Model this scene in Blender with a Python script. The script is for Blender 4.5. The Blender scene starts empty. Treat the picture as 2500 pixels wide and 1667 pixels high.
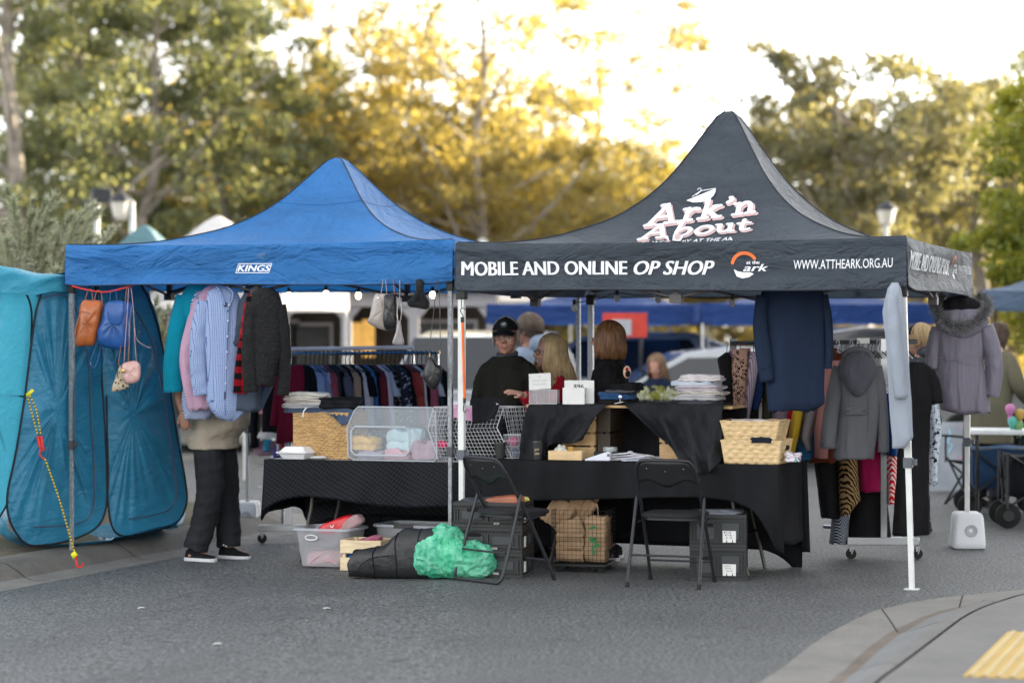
import bpy, bmesh, math, random
from mathutils import Vector, Matrix, noise
V = Vector
R = math.radians
sin, cos, pi = math.sin, math.cos, math.pi
random.seed(7)
S = bpy.context.scene
col = S.collection
# ------------------------------------------------------------ camera, sky, sun, exposure
FPX, HX, HY, CH = 5600.0, 1250.0, 818.0, 1.6
cd = bpy.data.cameras.new("camera"); cam = bpy.data.objects.new("camera", cd); col.objects.link(cam)
cam.location = (0, 0, CH)
cam.rotation_euler = (R(90) - 15.5 / FPX, 0, 0)
cd.sensor_width = 36; cd.lens = FPX / 2500 * 36
cd.clip_start = 0.5; cd.clip_end = 1500
cd.dof.use_dof = True; cd.dof.focus_distance = 15.3; cd.dof.aperture_fstop = 1.35
cd.dof.aperture_blades = 0
S.camera = cam
SUN_EL, SUN_AZ = R(13), R(62)          # azimuth measured from +Y (view direction) to +X (right)
w = bpy.data.worlds.new("World"); S.world = w; w.use_nodes = True
nt = w.node_tree; bg = nt.nodes["Background"]
sky = nt.nodes.new("ShaderNodeTexSky"); sky.sky_type = 'NISHITA'; sky.sun_disc = False
sky.sun_elevation = SUN_EL; sky.sun_rotation = SUN_AZ; sky.air_density = 1.0; sky.dust_density = .8; sky.ozone_density = 1.0
hs = nt.nodes.new('ShaderNodeHueSaturation'); hs.inputs['Saturation'].default_value = .10; nt.links.new(sky.outputs[0], hs.inputs['Color']); nt.links.new(hs.outputs[0], bg.inputs[0]); bg.inputs[1].default_value = 0.15
sd = bpy.data.lights.new("sun", 'SUN'); so = bpy.data.objects.new("sun", sd); col.objects.link(so)
sd.energy = 3.6; sd.angle = R(0.5); sd.color = (1.0, 0.84, 0.58)
dirv = V((sin(SUN_AZ) * cos(SUN_EL), cos(SUN_AZ) * cos(SUN_EL), sin(SUN_EL)))
so.rotation_euler = dirv.to_track_quat('Z', 'Y').to_euler()
so.location = dirv * 60
S.view_settings.view_transform = 'Standard'; S.view_settings.look = 'None'
S.view_settings.exposure = 2.42; S.view_settings.gamma = 1
S.render.engine = 'CYCLES'
S.cycles.max_bounces = 6; S.cycles.transparent_max_bounces = 10

# ------------------------------------------------------------ pixel helpers (px on the 2500 wide photo)
def at(px, py, Y):
    return V(((px - HX) / FPX * Y, Y, CH + (HY - py) / FPX * Y))
def onz(px, py, z):
    Y = (CH - z) * FPX / (py - HY)
    return V(((px - HX) / FPX * Y, Y, z))
def gz(x, y=0):
    return -0.033 * max(0.0, -x - 0.2) if x > -4.2 else -0.132
TH = R(19.0)
class Frame:
    def __init__(s, x, y, th=TH):
        s.o = V((x, y, 0)); s.th = th
        s.M = Matrix.Translation(s.o) @ Matrix.Rotation(-th, 4, 'Z')
        s.u = V((cos(th), -sin(th), 0)); s.v = V((sin(th), cos(th), 0))
    def w(s, x, y, z=0): return s.M @ V((x, y, z))
    def x(s, px, y):
        q = (px - HX) / FPX; a = s.o + s.v * y
        return (q * a.y - a.x) / (s.u.x - q * s.u.y)
    def p(s, px, py, y):          # pixel -> local coordinates on the plane local y
        x = s.x(px, y); P = s.w(x, y)
        return V((x, y, CH + (HY - py) / FPX * P.y))
FB = Frame(-0.363, 15.407)         # dark gazebo: origin front left foot
FA = Frame(-3.249, 16.777)         # blue gazebo

# ------------------------------------------------------------ materials
def hx(h):
    if not isinstance(h, str): return tuple(h)
    h = h.lstrip('#'); r = []
    for i in (0, 2, 4):
        c = int(h[i:i + 2], 16) / 255
        r.append(c / 12.92 if c <= .04045 else ((c + .055) / 1.055) ** 2.4)
    return tuple(r)
MC = {}
def nodes_of(name):
    m = bpy.data.materials.new(name); m.use_nodes = True
    t = m.node_tree; b = t.nodes["Principled BSDF"]
    return m, t, b
def N(t, typ, **kw):
    n = t.nodes.new(typ)
    for k, v in kw.items():
        if k in n.inputs.keys() if isinstance(k, str) else False: n.inputs[k].default_value = v
        else: setattr(n, k, v)
    return n
def mixc(t, fac, a, b):
    n = t.nodes.new("ShaderNodeMix"); n.data_type = 'RGBA'
    if hasattr(fac, 'links'): t.links.new(fac, n.inputs[0])
    else: n.inputs[0].default_value = fac
    for i, c in ((6, a), (7, b)):
        if hasattr(c, 'links'): t.links.new(c, n.inputs[i])
        else: n.inputs[i].default_value = (*c[:3], 1)
    return n.outputs[2]
def mth(t, op, a, b=None, c=None, clamp=False):
    n = t.nodes.new("ShaderNodeMath"); n.operation = op; n.use_clamp = clamp
    for i, v in enumerate((a, b, c)):
        if v is None: continue
        if hasattr(v, 'links'): t.links.new(v, n.inputs[i])
        else: n.inputs[i].default_value = v
    return n.outputs[0]
def coords(t, scale=(1, 1, 1)):
    tc = t.nodes.new("ShaderNodeTexCoord"); mp = t.nodes.new("ShaderNodeMapping")
    mp.inputs['Scale'].default_value = scale
    t.links.new(tc.outputs['Object'], mp.inputs[0]); return mp.outputs[0]
def noi(t, vec, scale, detail=3, rough=.55):
    n = t.nodes.new("ShaderNodeTexNoise"); n.inputs['Scale'].default_value = scale
    n.inputs['Detail'].default_value = detail; n.inputs['Roughness'].default_value = rough
    t.links.new(vec, n.inputs['Vector']); return n.outputs[0]
def bump(t, b, h, strength=.3, dist=.01):
    n = t.nodes.new("ShaderNodeBump"); n.inputs['Strength'].default_value = strength; n.inputs['Distance'].default_value = dist
    t.links.new(h, n.inputs['Height']); t.links.new(n.outputs[0], b.inputs['Normal'])
def ramp(t, f, lo, hi):
    n = t.nodes.new("ShaderNodeMapRange"); t.links.new(f, n.inputs[0])
    n.inputs[1].default_value = lo; n.inputs[2].default_value = hi; return n.outputs[0]
def M(name, c, rough=.75, var=.18, scale=6, bs=60, bst=.25, bd=.004, metal=0, alpha=1, trans=0, spec=.4, coat=0, sheen=0, emit=0, st=(1, 1, 1)):
    if name in MC: return MC[name]
    c = hx(c); m, t, b = nodes_of(name); v = coords(t, st)
    n1 = ramp(t, noi(t, v, scale, 4), .3, .7)
    t.links.new(mixc(t, n1, [x * (1 - var) for x in c], [min(1, x * (1 + var)) for x in c]), b.inputs['Base Color'])
    b.inputs['Roughness'].default_value = rough; b.inputs['Metallic'].default_value = metal
    b.inputs['Specular IOR Level'].default_value = spec
    if coat: b.inputs['Coat Weight'].default_value = coat
    if sheen: b.inputs['Sheen Weight'].default_value = sheen
    if emit: b.inputs['Emission Color'].default_value = (*c, 1); b.inputs['Emission Strength'].default_value = emit
    if bst: bump(t, b, noi(t, v, bs, 3), bst, bd)
    if alpha < 1: b.inputs['Alpha'].default_value = alpha
    if trans:
        tr = t.nodes.new("ShaderNodeBsdfTranslucent"); tr.inputs[0].default_value = (*c, 1)
        mx = t.nodes.new("ShaderNodeMixShader"); mx.inputs[0].default_value = trans
        t.links.new(b.outputs[0], mx.inputs[1]); t.links.new(tr.outputs[0], mx.inputs[2])
        t.links.new(mx.outputs[0], t.nodes["Material Output"].inputs[0])
    MC[name] = m; return m
def fabric(c, name=None, rough=.85, knit=160, fold=9, var=.12, sheen=.2):
    """cloth: fine weave bump on top of soft vertical creases"""
    name = name or 'fabric_' + (c if isinstance(c, str) else '%.2f_%.2f_%.2f' % tuple(c)).strip('#')
    if name in MC: return MC[name]
    c = hx(c); m, t, b = nodes_of(name)
    v = coords(t); v2 = coords(t, (1, 1, .28))
    f = ramp(t, noi(t, v2, fold, 3), .3, .7)
    t.links.new(mixc(t, f, [x * (1 - var) for x in c], [min(1, x * (1 + var)) for x in c]), b.inputs['Base Color'])
    b.inputs['Roughness'].default_value = rough; b.inputs['Specular IOR Level'].default_value = .07
    b.inputs['Sheen Weight'].default_value = sheen * .3 * (sum(c) > .2)
    h = mth(t, 'ADD', mth(t, 'MULTIPLY', noi(t, v2, fold, 2), 3.0), mth(t, 'MULTIPLY', noi(t, v, knit, 2), .25))
    bump(t, b, h, .6, .022)
    MC[name] = m; return m
def sepxyz(t):
    tc = t.nodes.new("ShaderNodeTexCoord"); s = t.nodes.new("ShaderNodeSeparateXYZ")
    t.links.new(tc.outputs['Object'], s.inputs[0]); return s.outputs
def band(t, x, freq, width, ph=0):
    """1 inside narrow bands repeated freq per metre"""
    f = mth(t, 'FRACT', mth(t, 'ADD', mth(t, 'MULTIPLY', x, freq), 50.0 + ph))
    return mth(t, 'LESS_THAN', f, width)
def patterned(name, kind, c1, c2, c3=None, freq=30, width=.2, rough=.85):
    if name in MC: return MC[name]
    c1, c2 = hx(c1), hx(c2); c3 = hx(c3) if c3 else c2
    m, t, b = nodes_of(name); v = coords(t); X, Y, Z = sepxyz(t)
    XY = mth(t, 'ADD', X, Y)
    if kind == 'grid':
        f = mth(t, 'MAXIMUM', band(t, XY, freq, width), band(t, Z, freq, width)); c = mixc(t, f, c1, c2)
    elif kind == 'plaid':
        a = band(t, XY, freq, .5); bb = band(t, Z, freq, .5)
        c = mixc(t, mth(t, 'MULTIPLY', mth(t, 'ADD', a, bb), .5), c1, c2)
    elif kind == 'check':
        a = band(t, XY, freq, .5); bb = band(t, Z, freq, .5)
        f = mth(t, 'ABSOLUTE', mth(t, 'SUBTRACT', a, bb)); c = mixc(t, f, c1, c2)
    elif kind == 'checktop':
        a = band(t, X, freq, .5); bb = band(t, mth(t, 'ADD', Z, Y), freq, .5)
        f = mth(t, 'ABSOLUTE', mth(t, 'SUBTRACT', a, bb)); c = mixc(t, f, c1, c2)
    elif kind == 'stripes':
        c = mixc(t, band(t, XY, freq, width), c1, c2)
    elif kind == 'hstripes':
        c = mixc(t, band(t, Z, freq, width), c1, c2)
    elif kind == 'leopard':
        vo = t.nodes.new("ShaderNodeTexVoronoi"); vo.inputs['Scale'].default_value = freq; t.links.new(v, vo.inputs['Vector'])
        d = mth(t, 'ADD', vo.outputs['Distance'], mth(t, 'MULTIPLY', noi(t, v, freq * 2), .3))
        ring = mth(t, 'MULTIPLY', mth(t, 'GREATER_THAN', d, .38), mth(t, 'LESS_THAN', d, .58))
        c = mixc(t, ring, c1, c2)
    elif kind == 'zebra':
        wv = t.nodes.new("ShaderNodeTexWave"); wv.bands_direction = 'DIAGONAL'; wv.inputs['Scale'].default_value = freq
        wv.inputs['Distortion'].default_value = 6; wv.inputs['Detail'].default_value = 2
        t.links.new(v, wv.inputs['Vector']); c = mixc(t, ramp(t, wv.outputs[0], .45, .55), c1, c2)
    elif kind == 'chevron':
        tri = mth(t, 'PINGPONG', mth(t, 'ADD', XY, 20.0), .06)
        c = mixc(t, band(t, mth(t, 'ADD', Z, mth(t, 'MULTIPLY', tri, 1.3)), freq, .5), c1, c2)
    elif kind == 'floral':
        f = mth(t, 'GREATER_THAN', noi(t, v, freq, 2), .58); f2 = mth(t, 'GREATER_THAN', noi(t, v, freq * 1.7, 2), .62)
        c = mixc(t, f2, mixc(t, f, c1, c2), c3)
    t.links.new(c, b.inputs['Base Color']); b.inputs['Roughness'].default_value = rough; b.inputs['Specular IOR Level'].default_value = .1
    v2 = coords(t, (1, 1, .3))
    bump(t, b, mth(t, 'ADD', noi(t, v2, 10, 3), mth(t, 'MULTIPLY', noi(t, v, 150, 2), .08)), .5, .012)
    MC[name] = m; return m
def metal(name, c='b9bcc0', rough=.3): return M(name, c, rough, .1, 12, 200, .05, .001, metal=1)
def plastic(name, c, rough=.45, var=.08): return M(name, c, rough, var, 9, 90, .06, .002, spec=.5)

# ------------------------------------------------------------ mesh builder
class MB:
    def __init__(s, mx=None):
        s.v = []; s.f = []; s.mi = []; s.mx = mx or Matrix(); s.cur = 0
    def add(s, vs, fs):
        k = len(s.v); s.v += [s.mx @ V(p) for p in vs]
        s.f += [tuple(i + k for i in f) for f in fs]; s.mi += [s.cur] * len(fs); return s
    def box(s, x0, x1, y0, y1, z0, z1):
        return s.add([(x0, y0, z0), (x1, y0, z0), (x1, y1, z0), (x0, y1, z0), (x0, y0, z1), (x1, y0, z1), (x1, y1, z1), (x0, y1, z1)],
                     [(0, 3, 2, 1), (4, 5, 6, 7), (0, 1, 5, 4), (1, 2, 6, 5), (2, 3, 7, 6), (3, 0, 4, 7)])
    def obox(s, c, sx, sy, sz, rz=0, rx=0, ry=0):
        m = Matrix.Translation(c) @ Matrix.Rotation(rz, 4, 'Z') @ Matrix.Rotation(rx, 4, 'X') @ Matrix.Rotation(ry, 4, 'Y')
        a, b, d = sx / 2, sy / 2, sz / 2
        return s.add([m @ V(p) for p in [(-a, -b, -d), (a, -b, -d), (a, b, -d), (-a, b, -d), (-a, -b, d), (a, -b, d), (a, b, d), (-a, b, d)]],
                     [(0, 3, 2, 1), (4, 5, 6, 7), (0, 1, 5, 4), (1, 2, 6, 5), (2, 3, 7, 6), (3, 0, 4, 7)])
    def frustum(s, x0, x1, y0, y1, z0, z1, ex, ey=None, open_top=False):
        ey = ex if ey is None else ey
        fs = [(0, 3, 2, 1), (0, 1, 5, 4), (1, 2, 6, 5), (2, 3, 7, 6), (3, 0, 4, 7)]
        if not open_top: fs.append((4, 5, 6, 7))
        return s.add([(x0, y0, z0), (x1, y0, z0), (x1, y1, z0), (x0, y1, z0), (x0 - ex, y0 - ey, z1), (x1 + ex, y0 - ey, z1), (x1 + ex, y1 + ey, z1), (x0 - ex, y1 + ey, z1)], fs)
    def rings(s, rs, caps=True, closed=True, loop=False):
        n = len(rs[0]); vs = [p for r in rs for p in r]; fs = []
        for i in range(len(rs) - (0 if loop else 1)):
            j = (i + 1) % len(rs)
            for k in range(n if closed else n - 1):
                l = (k + 1) % n; fs.append((i * n + k, i * n + l, j * n + l, j * n + k))
        if caps and closed and not loop:
            fs.append(tuple(range(n - 1, -1, -1))); fs.append(tuple((len(rs) - 1) * n + k for k in range(n)))
        return s.add(vs, fs)
    def tube(s, pts, r, n=8, flat=1.0, loop=False, caps=True, up=None):
        pts = [V(p) for p in pts]; m = len(pts); rr = r if isinstance(r, (list, tuple)) else [r] * m
        rs = []; a = None
        for i, p in enumerate(pts):
            d = (pts[(i + 1) % m] - pts[i - 1]) if loop else (pts[min(i + 1, m - 1)] - pts[max(i - 1, 0)])
            if d.length < 1e-9: d = V((0, 0, 1))
            d.normalize()
            if a is None:
                a = V(up) if up else (V((0, 0, 1)) if abs(d.z) < .9 else V((1, 0, 0)))
            a = (a - d * a.dot(d))
            if a.length < 1e-6: a = d.orthogonal()
            a.normalize(); b = d.cross(a)
            rs.append([p + (a * cos(2 * pi * k / n) * flat + b * sin(2 * pi * k / n)) * rr[i] for k in range(n)])
        return s.rings(rs, caps, True, loop)
    def cyl(s, c, r, h, n=16, r2=None):
        return s.tube([V(c), V(c) + V((0, 0, h))], [r, r if r2 is None else r2], n)
    def lathe(s, prof, c=(0, 0, 0), n=20, axis='Z'):
        c = V(c); rs = []
        for r, h in prof:
            if axis == 'Z': rs.append([c + V((r * cos(2 * pi * k / n), r * sin(2 * pi * k / n), h)) for k in range(n)])
            else: rs.append([c + V((r * cos(2 * pi * k / n), h, r * sin(2 * pi * k / n))) for k in range(n)])
        return s.rings(rs)
    def ell(s, c, rx, ry, rz, n=16, m=10, rot=None, fn=None):
        c = V(c); rs = []
        for i in range(m + 1):
            t = pi * (i + .02) / (m + .04); ring = []
            for k in range(n):
                q = V((sin(t) * cos(2 * pi * k / n) * rx, sin(t) * sin(2 * pi * k / n) * ry, -cos(t) * rz))
                if fn: q = fn(q)
                if rot: q = rot @ q
                ring.append(c + q)
            rs.append(ring)
        return s.rings(rs)
    def grid(s, fn, nu, nv):
        vs = [fn(i / nu, j / nv) for j in range(nv + 1) for i in range(nu + 1)]
        fs = [(j * (nu + 1) + i, j * (nu + 1) + i + 1, (j + 1) * (nu + 1) + i + 1, (j + 1) * (nu + 1) + i) for j in range(nv) for i in range(nu)]
        return s.add(vs, fs)
    def prism(s, poly, y0, y1, plane='xz'):
        n = len(poly)
        if plane == 'xz': a = [(x, y0, z) for x, z in poly]; b = [(x, y1, z) for x, z in poly]
        elif plane == 'yz': a = [(y0, x, z) for x, z in poly]; b = [(y1, x, z) for x, z in poly]
        else: a = [(x, z, y0) for x, z in poly]; b = [(x, z, y1) for x, z in poly]
        return s.add(a + b, [tuple(range(n))] + [tuple(range(2 * n - 1, n - 1, -1))] + [(i, i + n, (i + 1) % n + n, (i + 1) % n) for i in range(n)])
    def build(s, name, mat, parent=None, origin=None, smooth=True, bevel=0, solid=0, sub=0, remesh=0, smit=0, autos=40):
        me = bpy.data.meshes.new(name)
        root = parent; P = Matrix()
        while root is not None and root.parent is not None: root = root.parent
        if root is not None: P = (Matrix.Translation(root.location) @ root.rotation_euler.to_matrix().to_4x4()).inverted()
        elif origin is not None: P = Matrix.Translation(-V(origin))
        else:
            xs = [p.x for p in s.v]; ys = [p.y for p in s.v]; zs = [p.z for p in s.v]
            origin = V(((min(xs) + max(xs)) / 2, (min(ys) + max(ys)) / 2, min(zs))); P = Matrix.Translation(-origin)
        me.from_pydata([P @ p for p in s.v], [], s.f)
        mats = mat if isinstance(mat, (list, tuple)) else [mat]
        for m in mats: me.materials.append(m)
        if max(s.mi or [0]) > 0: me.polygons.foreach_set('material_index', s.mi)
        me.update()
        bm = bmesh.new(); bm.from_mesh(me); bmesh.ops.recalc_face_normals(bm, faces=bm.faces[:]); bm.to_mesh(me); bm.free()
        o = bpy.data.objects.new(name, me)
        if parent is None: o.location = origin
        else: o.parent = parent
        # a sub-part's coordinates are the root's, and its mesh parent sits at the root's origin
        col.objects.link(o)
        if parent is not None and parent.parent is None and parent.type == 'MESH': pass
        if smooth:
            me.polygons.foreach_set('use_smooth', [True] * len(me.polygons))
            if autos: me.set_sharp_from_angle(angle=R(autos))
        if remesh:
            md = o.modifiers.new('r', 'REMESH'); md.mode = 'VOXEL'; md.voxel_size = remesh; md.use_smooth_shade = True
            if smit: md = o.modifiers.new('s', 'SMOOTH'); md.factor = .5; md.iterations = smit
            bake(o)
        if bevel:
            md = o.modifiers.new('b', 'BEVEL'); md.width = bevel; md.segments = 2; md.limit_method = 'ANGLE'
        if solid:
            md = o.modifiers.new('t', 'SOLIDIFY'); md.thickness = solid; md.offset = 0
        if sub:
            md = o.modifiers.new('u', 'SUBSURF'); md.levels = sub; md.render_levels = sub
        return o
def evaluated(o):
    """evaluate one object alone in a scratch scene (fast)"""
    t = bpy.data.scenes.new('scratch'); t.collection.objects.link(o); vl = t.view_layers[0]; vl.update(); dg = vl.depsgraph
    me = bpy.data.meshes.new_from_object(o.evaluated_get(dg)); t.collection.objects.unlink(o); bpy.data.scenes.remove(t); return me
def bake(o):
    me = evaluated(o); old = o.data
    o.modifiers.clear(); o.data = me
    if not me.materials:
        for m in old.materials: me.materials.append(m)
    me.polygons.foreach_set('use_smooth', [True] * len(me.polygons))
def tag(o, label=None, cat=None, group=None, kind=None):
    if label: o['label'] = label
    if cat: o['category'] = cat
    if group: o['group'] = group
    if kind: o['kind'] = kind
    return o
def thing(name, label, cat, loc=(0, 0, 0), rz=0, group=None):
    o = bpy.data.objects.new(name, None); col.objects.link(o); o.location = loc; o.rotation_euler = (0, 0, rz)
    o.empty_display_size = .1
    return tag(o, label, cat, group)
def copy_tree(o, parent=None):
    c = o.copy(); col.objects.link(c); c.parent = parent
    for ch in list(o.children): copy_tree(ch, c)
    return c
def dup(o, loc, rz=None, label=None, scale=None):
    c = copy_tree(o); c.location = loc
    if rz is not None: c.rotation_euler = (0, 0, rz)
    if label: c['label'] = label
    if scale: c.scale = scale
    return c
def nz(p, s=1.0): return noise.noise(V(p) * s)
def lerp(a, b, t): return a + (b - a) * t
def interp(tab, x):
    if x <= tab[0][0]: return tab[0][1]
    for (a, b), (c, d) in zip(tab, tab[1:]):
        if x <= c: return b + (d - b) * (x - a) / (c - a)
    return tab[-1][1]
def poly_at(pts, t):
    """point at fraction t of a polyline (equal steps between points, smoothed)"""
    n = len(pts) - 1; f = min(max(t, 0), 1) * n; i = min(int(f), n - 1); f -= i
    p0, p1, p2, p3 = V(pts[max(i - 1, 0)]), V(pts[i]), V(pts[i + 1]), V(pts[min(i + 2, n)])
    return .5 * ((2 * p1) + (p2 - p0) * f + (2 * p0 - 5 * p1 + 4 * p2 - p3) * f * f + (3 * p1 - p0 - 3 * p2 + p3) * f ** 3)
def smooth_pts(pts, k=6, loop=False):
    if loop:
        q = [V(p) for p in pts]; n = len(q); out = []
        for i in range(n):
            p0, p1, p2, p3 = q[i - 1], q[i], q[(i + 1) % n], q[(i + 2) % n]
            for j in range(k):
                f = j / k
                out.append(.5 * ((2 * p1) + (p2 - p0) * f + (2 * p0 - 5 * p1 + 4 * p2 - p3) * f * f + (3 * p1 - p0 - 3 * p2 + p3) * f ** 3))
        return out
    m = (len(pts) - 1) * k
    return [poly_at(pts, i / m) for i in range(m + 1)]

# ------------------------------------------------------------ lettering
def text_geo(s, size=1, bold=0, shear=0, spacing=1.0):
    cu = bpy.data.curves.new('t', 'FONT'); cu.body = s; cu.size = size; cu.offset = bold; cu.shear = shear
    cu.space_character = spacing; cu.resolution_u = 3
    o = bpy.data.objects.new('t', cu); me = evaluated(o)
    bm = bmesh.new(); bm.from_mesh(me)
    bpy.data.objects.remove(o); bpy.data.curves.remove(cu); bpy.data.meshes.remove(me)
    return bm
def text_on(bmt, x0, x1, h, fn, cut=.05, y0=0):
    """fit text bmesh in width x0..x1, cap height h, cut on a grid and map (x, y) -> fn(x, y)"""
    xs = [v.co.x for v in bmt.verts]; ys = [v.co.y for v in bmt.verts]
    ax, bx, ay, by = min(xs), max(xs), min(ys), max(ys)
    for v in bmt.verts:
        v.co.x = x0 + (v.co.x - ax) / (bx - ax) * (x1 - x0); v.co.y = y0 + (v.co.y - ay) / (by - ay) * h; v.co.z = 0
    if cut:
        k = x0 + cut
        while k < x1:
            bmesh.ops.bisect_plane(bmt, geom=bmt.verts[:] + bmt.edges[:] + bmt.faces[:], plane_co=(k, 0, 0), plane_no=(1, 0, 0)); k += cut
        k = y0 + cut
        while k < y0 + h:
            bmesh.ops.bisect_plane(bmt, geom=bmt.verts[:] + bmt.edges[:] + bmt.faces[:], plane_co=(0, k, 0), plane_no=(0, 1, 0)); k += cut
    bmt.verts.index_update()
    vs = [fn(v.co.x, v.co.y) for v in bmt.verts]; fs = [tuple(v.index for v in f.verts) for f in bmt.faces]
    bmt.free(); return vs, fs
def label_flat(txt, mx, w, h, name, mat, parent, bold=0, shear=0):
    """text in the local xz plane of matrix mx, facing -y, from its origin"""
    mb = MB(mx); vs, fs = text_on(text_geo(txt, 1, bold, shear), 0, w, h, lambda x, y: (x, 0, y), 0)
    mb.add(vs, fs); return mb.build(name, mat, parent, smooth=False)
# ============================================================ SETTING: ground, kerbs, path
def asphalt():
    m, t, b = nodes_of('asphalt'); v = coords(t)
    f = noi(t, v, 95, 2, .7); g = noi(t, v, .9, 4); st = noi(t, v, 260, 1)
    f = noi(t, v, 55, 2, .8); f = noi(t, v, 42, 2, .9); c = mixc(t, ramp(t, f, .40, .62), (.014, .015, .016), (.20, .21, .215))
    c = mixc(t, mth(t, 'MULTIPLY', ramp(t, g, .40, .70), .5), c, (.045, .047, .05)); c = mixc(t, mth(t, 'MULTIPLY', ramp(t, noi(t, v, 2.6, 6, .75), .56, .70), .55), c, (.022, .022, .023))
    c = mixc(t, mth(t, 'GREATER_THAN', noi(t, v, 70, 1), .70), c, (.45, .45, .44))
    vo = t.nodes.new("ShaderNodeTexVoronoi"); vo.feature = 'DISTANCE_TO_EDGE'; vo.inputs['Scale'].default_value = .55
    wv = t.nodes.new("ShaderNodeVectorMath"); wv.operation = 'ADD'
    n3 = t.nodes.new("ShaderNodeTexNoise"); n3.inputs['Scale'].default_value = 1.2; n3.inputs['Detail'].default_value = 5; t.links.new(v, n3.inputs['Vector'])
    t.links.new(v, wv.inputs[0]); t.links.new(n3.outputs['Color'], wv.inputs[1]); t.links.new(wv.outputs[0], vo.inputs['Vector'])
    crack = mth(t, 'MULTIPLY', mth(t, 'LESS_THAN', vo.outputs[0], .004), mth(t, 'GREATER_THAN', noi(t, v, .35, 2), .6))
    c = mixc(t, mth(t, 'MULTIPLY', crack, .6), c, (.02, .02, .02))
    t.links.new(c, b.inputs['Base Color']); b.inputs['Roughness'].default_value = .62; b.inputs['Specular IOR Level'].default_value = .5
    h = mth(t, 'ADD', noi(t, v, 60, 2, .8), mth(t, 'MULTIPLY', noi(t, v, 22, 2), .3))
    bump(t, b, h, 1.0, .02); return m
def concrete(name, c, var=.3, stain=.35):
    m, t, b = nodes_of(name); v = coords(t); c = hx(c)
    f = ramp(t, noi(t, v, 2.2, 6, .7), .3, .72); g = noi(t, v, 60, 3)
    cc = mixc(t, f, [x * (1 - var) for x in c], [x * (1 + var * .6) for x in c])
    cc = mixc(t, mth(t, 'MULTIPLY', ramp(t, noi(t, v, 9, 5, .75), .52, .75), stain), cc, [x * .35 for x in c])
    cc = mixc(t, mth(t, 'MULTIPLY', ramp(t, g, .3, .7), .25), cc, [x * 1.5 for x in c])
    t.links.new(cc, b.inputs['Base Color']); b.inputs['Roughness'].default_value = .85
    bump(t, b, mth(t, 'ADD', g, noi(t, v, 9, 4)), .5, .006); return m
xs = [-300, -120, -50, -20, -10, -7, -5.5, -4.2, -3.7, -3.2, -2.7, -2.2, -1.7, -1.2, -.7, -.2, 1, 3, 6, 12, 30, 80, 300]
ys = [-30, -5, 3, 8, 12, 16, 20, 26, 35, 60, 120, 300, 700]
mb = MB(); mb.add([(x, y, gz(x)) for y in ys for x in xs], [(j * len(xs) + i, j * len(xs) + i + 1, (j + 1) * len(xs) + i + 1, (j + 1) * len(xs) + i) for j in range(len(ys) - 1) for i in range(len(xs) - 1)])
tag(mb.build('road', asphalt(), origin=(0, 0, 0)), kind='structure')
CONC = concrete('kerb_concrete', (.12, .11, .098), .4, .6)
CONC_L = concrete('gutter_concrete', (.175, .168, .155), .3, .5)
PATH = concrete('path_concrete', (.15, .146, .142), .25, .4)
DARK = M('joint_dark', (.02, .018, .016), .9, .3)
# left kerb: rolled profile running beside the changing tents
edge = [(-7.2, 6.4), (-4.83, 12.0), (-3.41, 15.3), (-2.72, 16.9), (-2.04, 18.5), (-1.75, 19.8), (-2.0, 21.3), (-3.4, 22.6), (-6, 23.4), (-11, 24.2)]
ep = smooth_pts([(x, y, 0) for x, y in edge], 8)
prof = [(-.02, -.01), (0, .004), (.16, .004), (.21, .02), (.28, .065), (.36, .105), (.46, .122), (.60, .12), (.66, .11), (.68, .0)]
def kerb_rings(ep, prof, side):
    out = []
    for i, p in enumerate(ep):
        d = (ep[min(i + 1, len(ep) - 1)] - ep[max(i - 1, 0)]); d.z = 0; d.normalize(); n = V((-d.y, d.x, 0)) * side
        out.append([p + n * o + V((0, 0, gz(p.x) + z)) for o, z in prof])
    return out
kr = kerb_rings(ep, prof, 1)
mb = MB(); mb.rings(kr, False, False); k = len(prof)
mb.mi = [1 if (i % (k - 1)) < 3 else 0 for i in range(len(mb.f))]
for i in range(4, len(ep) - 4, 7):                      # contraction joints across the kerb
    mb.cur = 2; a = kr[i]; d = (ep[i + 1] - ep[i]).normalized() * .006
    for j in range(1, k - 2): mb.add([a[j] + V((0, 0, .0015)) - d, a[j] + V((0, 0, .0015)) + d, a[j + 1] + V((0, 0, .0015)) + d, a[j + 1] + V((0, 0, .0015)) - d], [(0, 1, 2, 3)])
tag(mb.build('kerb', [CONC, CONC_L, DARK], autos=60), kind='structure')
mb = MB(); out = [r[-2] for r in kr]
mb.rings([[p + V((0, 0, -.006)), p + V((-3, 1.2, .03)), p + V((-60, 10, .05))] for p in out], False, False)
def vergemat():
    m, t, b = nodes_of('verge'); v = coords(t)
    c = mixc(t, ramp(t, noi(t, v, 14, 5, .7), .35, .65), (.045, .035, .022), (.12, .095, .06)); c = mixc(t, ramp(t, noi(t, v, 1.2, 3), .5, .62), c, (.05, .07, .02))
    t.links.new(c, b.inputs['Base Color']); bump(t, b, noi(t, v, 40, 4), .8, .03); b.inputs['Roughness'].default_value = .95; return m
tag(mb.build('ground', vergemat()), kind='structure')
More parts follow.
